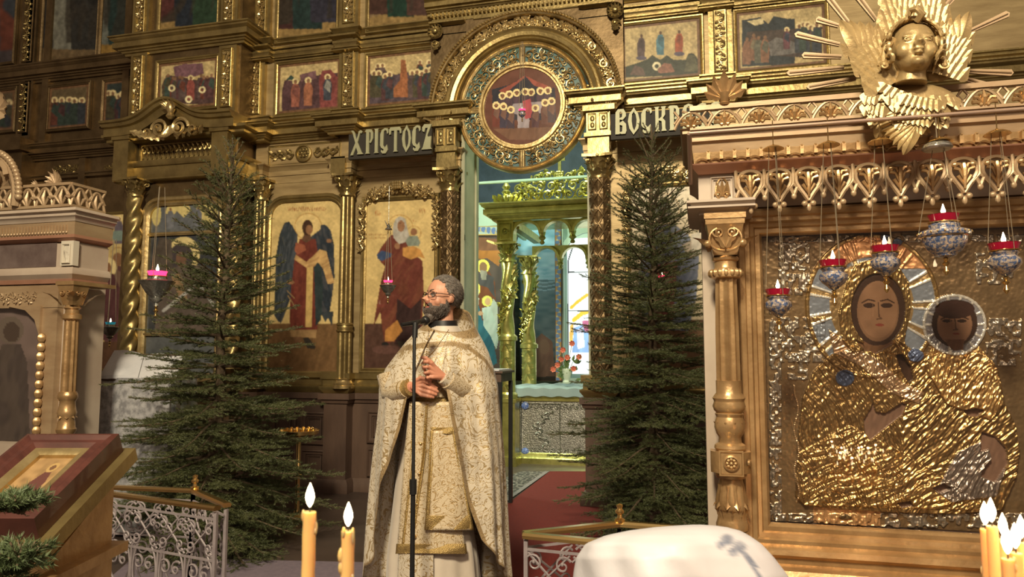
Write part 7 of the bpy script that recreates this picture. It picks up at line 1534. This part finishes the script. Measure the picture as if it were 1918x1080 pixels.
# ---------------------------------------------------------------- candles
def taper(label,px,py,dep,r,Lc,group,fl=.017,tilt=(0,0),drip=1):
    """px,py = top of the wax"""
    p=WD(px,py,dep); b_=p-V((tilt[0],tilt[1],Lc)); t=thing('candle',label,'candle',b_,group); w=MB(); rr=random.Random(int(px*7+py)); n=26; P=[]
    for i in range(n+1):
        q=i/n; c=b_.lerp(p,q); row=[]
        for j in range(14): a=2*pi*j/14; k=1+.04*sin(q*60+a)*drip; row.append(c+V((cos(a)*r*k,sin(a)*r*k,0)))
        P.append(row)
    w.grid(P,False,True); w.add([tuple(v) for v in P[-1]],[tuple(range(14))])
    for i in range(10 if drip else 3):
        q=1-rr.random()*.55; a=rr.choice((pi,0,-pi/2))+rr.uniform(-.4,.4); c=b_.lerp(p,q)+V((cos(a)*r*.95,sin(a)*r*.95,0)); w.ball(c,(r*.32,r*.32,r*rr.uniform(.5,1.4)),8,6)
    wx=ob(w,'wax',MT['wax'],t); w=MB(); w.tube([p,p+V((0,0,.005))],.0006,5); ob(w,'wick',MT['wick'],t)
    w=MB(); k=fl/.017; w.lathe([(.0002,.0),(.0020*k,.003*k),(.0031*k,.007*k),(.0028*k,.010*k),(.0015*k,.014*k),(.0001,.0175*k)],p+V((0,0,.003)),12); ob(w,'flame',MT['flame'],t)
    return t
G1='tapers in the foreground, left'; 
taper('taller of the two lit tapers in the foreground',580,958,.52,.0047,.22,G1); taper('shorter lit foreground taper, right of its taller neighbour, with a lump of wax',652,994,.52,.0047,.20,G1)
w=MB(); c=WD(640,1040,.518); w.ball(c,(.003,.003,.006),8,6); w.ball(c+V((.001,0,-.008)),(.0035,.003,.006),8,6); o=ob(w,'wax_drip',MT['wax'],[q for q in bpy.data.objects if q.name.startswith('candle') and q.get('label','').startswith('shorter')][0])
c0=WD(615,1080,.52); stand=thing('candle_stand','round brass candle stand under the two foreground tapers','candle stand',(c0.x,c0.y,-.25)); zb=WD(580,958,.52).z-.22
w=MB(); w.lathe([(.02,-.25),(.14,-.24),(.02,-.2),(.015,zb-.06),(.06,zb-.02),(.115,zb-.012),(.12,zb+.004),(.112,zb),(.001,zb-.001)],(c0.x,c0.y,0),36); ob(w,'stand',MT['brass'],stand)
G2='tapers in the cluster at the right edge'
rc=[(1846,990,.60,'leftmost taper of the cluster at the right edge, thin and straight'),(1858,985,.58,'second taper of the right-edge cluster with the tallest flame'),(1880,1010,.62,'middle taper of the right-edge cluster, flame behind its neighbours'),(1888,1046,.50,'lowest taper of the right-edge cluster, wide short flame'),(1903,1035,.55,'taper with bent flame, right of the lowest one at the right edge'),(1914,1015,.60,'rightmost taper, cut by the right edge of the photograph')]
for px,py,dep,lb_ in rc: taper(lb_,px,py,dep,.0042,.2,G2,fl=.019,drip=0)
# reflected candles: stand beyond the right edge of the frame
KST=V((.93,1.75,.83)); zt_=WD(1880,1020,.58).z-.21
c1=WD(1885,1080,.57); stand2=thing('candle_stand','brass candle stand below the cluster of tapers at the right edge','candle stand',(c1.x,c1.y,-.25))
w=MB(); w.lathe([(.16,-.25),(.15,-.23),(.02,-.2),(.015,zt_-.06),(.08,zt_-.02),(.14,zt_-.01),(.145,zt_+.006),(.137,zt_),(.001,zt_-.001)],(c1.x,c1.y,0),36); ob(w,'stand',MT['brass'],stand2)
st3=thing('candle_stand','tiered brass candle stand whose lights are mirrored in the right case glass','candle stand',(KST.x,KST.y,-.25))
w=MB(); zk=KST.z-.17; w.lathe([(.16,-.25),(.15,-.22),(.02,-.18),(.018,zk-.08),(.1,zk-.03),(.2,zk-.01),(.205,zk+.008),(.195,zk),(.001,zk-.001)],(KST.x,KST.y,0),36); ob(w,'stand',MT['brass'],st3)
rr=random.Random(12); n=0; GLOW=[]
for i in range(34):
    q=rr.random(); a=rr.random()*2*pi; R_=.17*sqrt(rr.random()); x=KST.x+R_*cos(a); y=KST.y+R_*sin(a); h=.10+.08*rr.random()
    t=thing('candle','short lit taper on the stand mirrored in the right case glass','candle',(x,y,zk),'candles mirrored in the right case glass'); w=MB(); w.tube([(x,y,zk),(x,y,zk+h)],.0035,8); ob(w,'wax',MT['wax'],t)
    w=MB(); w.lathe([(.0002,0),(.003,.006),(.0046,.013),(.003,.021),(.0001,.03)],(x,y,zk+h+.002),8); ob(w,'flame',MT['flame'],t)
    if i%4==0: GLOW.append((x,y,zk+h+.045))
# ---------------------------------------------------------------- person with white headscarf (foreground)
FD=.92; pq=WD(1285,1080,FD); fp_=thing('person','person seen from behind in a white headscarf with grey flower print, bottom foreground','person',(pq.x,pq.y,-.25))
DF=WD(1285,1000,FD).dot(HF)
def FR(px,py,off=0): d=ray(px,py); return CAM+d*((DF-off)/d.dot(HF))
w=MB(); w.ball(FR(1300,1165,-.02),(.078,.085,.10),24,16); w.tube([FR(1300,1230),FR(1300,1290)],[.05,.055],14); 
hz=FR(1300,1290).z
for q in (0,): w.tube([V((pq.x,pq.y+.01,hz)),V((pq.x,pq.y+.01,hz-.12)),V((pq.x,pq.y+.01,hz-.55)),V((pq.x,pq.y+.01,.1))],[.10,.17,.17,.16],20)
for e in (-1,1): w.tube([V((pq.x+e*.16,pq.y,hz-.06)),V((pq.x+e*.22,pq.y,hz-.3)),V((pq.x+e*.18,pq.y+.1,hz-.52))],[.05,.045,.035],12); w.tube([V((pq.x+e*.08,pq.y,.15)),V((pq.x+e*.08,pq.y,-.23))],[.07,.05],12)
remesh(w,'body',.008,MT['darkwood'],fp_,3)
ys=[985,987,990,996,1005,1020,1045,1080,1140,1230,1330]; Ls=[1300,1262,1225,1178,1135,1100,1086,1082,1075,1060,1040]; Rs=[1312,1342,1362,1385,1402,1425,1448,1476,1500,1530,1560]; Bs=[.004,.03,.045,.06,.075,.09,.10,.108,.115,.13,.15]
P=[];cc_=[]
for i in range(70):
    py=985+(1330-985)*(i/69)**1.6; row=[]
    for j in range(120):
        th=-pi+2*pi*j/120; l=I(py,ys,Ls); r_=I(py,ys,Rs); c=(l+r_)/2; a=(r_-l)/2; b=I(py,ys,Bs); f=.02*sin(5*th+py*.02)+.012*sin(11*th-py*.03); f*=min(1,(py-985)/40)
        row.append(FR(c+a*sin(th)*(1+f),py,b*cos(th)*(1+2*f))); x=c+a*sin(th); fl_=0.
        if cos(th)>0:
            for fx,fy,rx,ry in ((1362,1012,15,12),(1385,1025,14,12),(1372,1035,12,10),(1348,1022,9,9)): fl_=max(fl_,1-((x-fx)/rx)**2-((py-fy)/ry)**2)
            if abs(x-(1395+(py-1040)*.55))<6 and py>1035: fl_=max(fl_,.7)
        fl_=max(0,min(1,fl_*1.6))*(.5+.7*float(vnoise(np.array([x]),np.array([py]),6,2)[0])); fl_=min(1,fl_); cc_.append([.50*(1-fl_)+.16*fl_,.49*(1-fl_)+.18*fl_,.54*(1-fl_)+.25*fl_,1])
    P.append(row)
w=MB(); w.grid(P,False,True); o=ob(w,'headscarf',MT['weave'],fp_,80); so=o.modifiers.new('t','SOLIDIFY'); so.thickness=.002
a=o.data.color_attributes.new('Col','FLOAT_COLOR','POINT'); a.data.foreach_set('color',[q for r in cc_ for q in r])
# ---------------------------------------------------------------- light
def area(name,loc,to,size,power,col,sz2=None):
    l=bpy.data.lights.new(name,'AREA'); l.energy=power; l.color=col; l.size=size
    if sz2: l.shape='RECTANGLE'; l.size_y=sz2
    o=bpy.data.objects.new(name,l); COL.objects.link(o); o.location=loc; o.rotation_euler=(V(to)-V(loc)).to_track_quat('-Z','Y').to_euler(); return o
WARM=(1,.85,.58)
area('chandelier_and_fill_light',(-.6,-2.2,6.2),(-2.4,7,2.),1.0,LP[0],WARM)
area('chandelier_and_fill_light',(1.8,-2.5,4.6),(0,4,1.4),1.4,LP[1],(1,.78,.56))  # fill light added behind the camera, no chandelier of its own
area('side_light',(3.2,2.2,4.2),(1.2,3.3,1.6),.5,LP[2],(1,.78,.56))  # area light from the right, aimed at the right icon case
area('sanctuary_lamp',(-2.0,8.2,5.8),(-2.2,10.5,1.2),.8,LP[3],(.86,1,.72))
area('sanctuary_lamp',(-4.6,8.6,3.0),(-2.4,10.8,1.6),.6,LP[4],(.90,1,.74))
def pt(name,loc,e,col,r): l=bpy.data.lights.new(name,'POINT'); l.energy=e; l.color=col; l.shadow_soft_size=r; o=bpy.data.objects.new(name,l); COL.objects.link(o); o.location=loc
pt('candle_glow',tuple(c1+V((.05,0,.06))),LP[6],(1,.55,.28),.05)
for g_ in GLOW: pt('candle_glow',g_,LP[5]/len(GLOW),(1,.5,.2),.006)
wd_=bpy.data.worlds.new('nave'); SC.world=wd_; wd_.use_nodes=True; wd_.node_tree.nodes['Background'].inputs[0].default_value=(.9,.62,.42,1); wd_.node_tree.nodes['Background'].inputs[1].default_value=LP[7]
SC.view_settings.view_transform='Standard'; SC.view_settings.look='None'; SC.view_settings.gamma=1; SC.view_settings.exposure=LP[8]
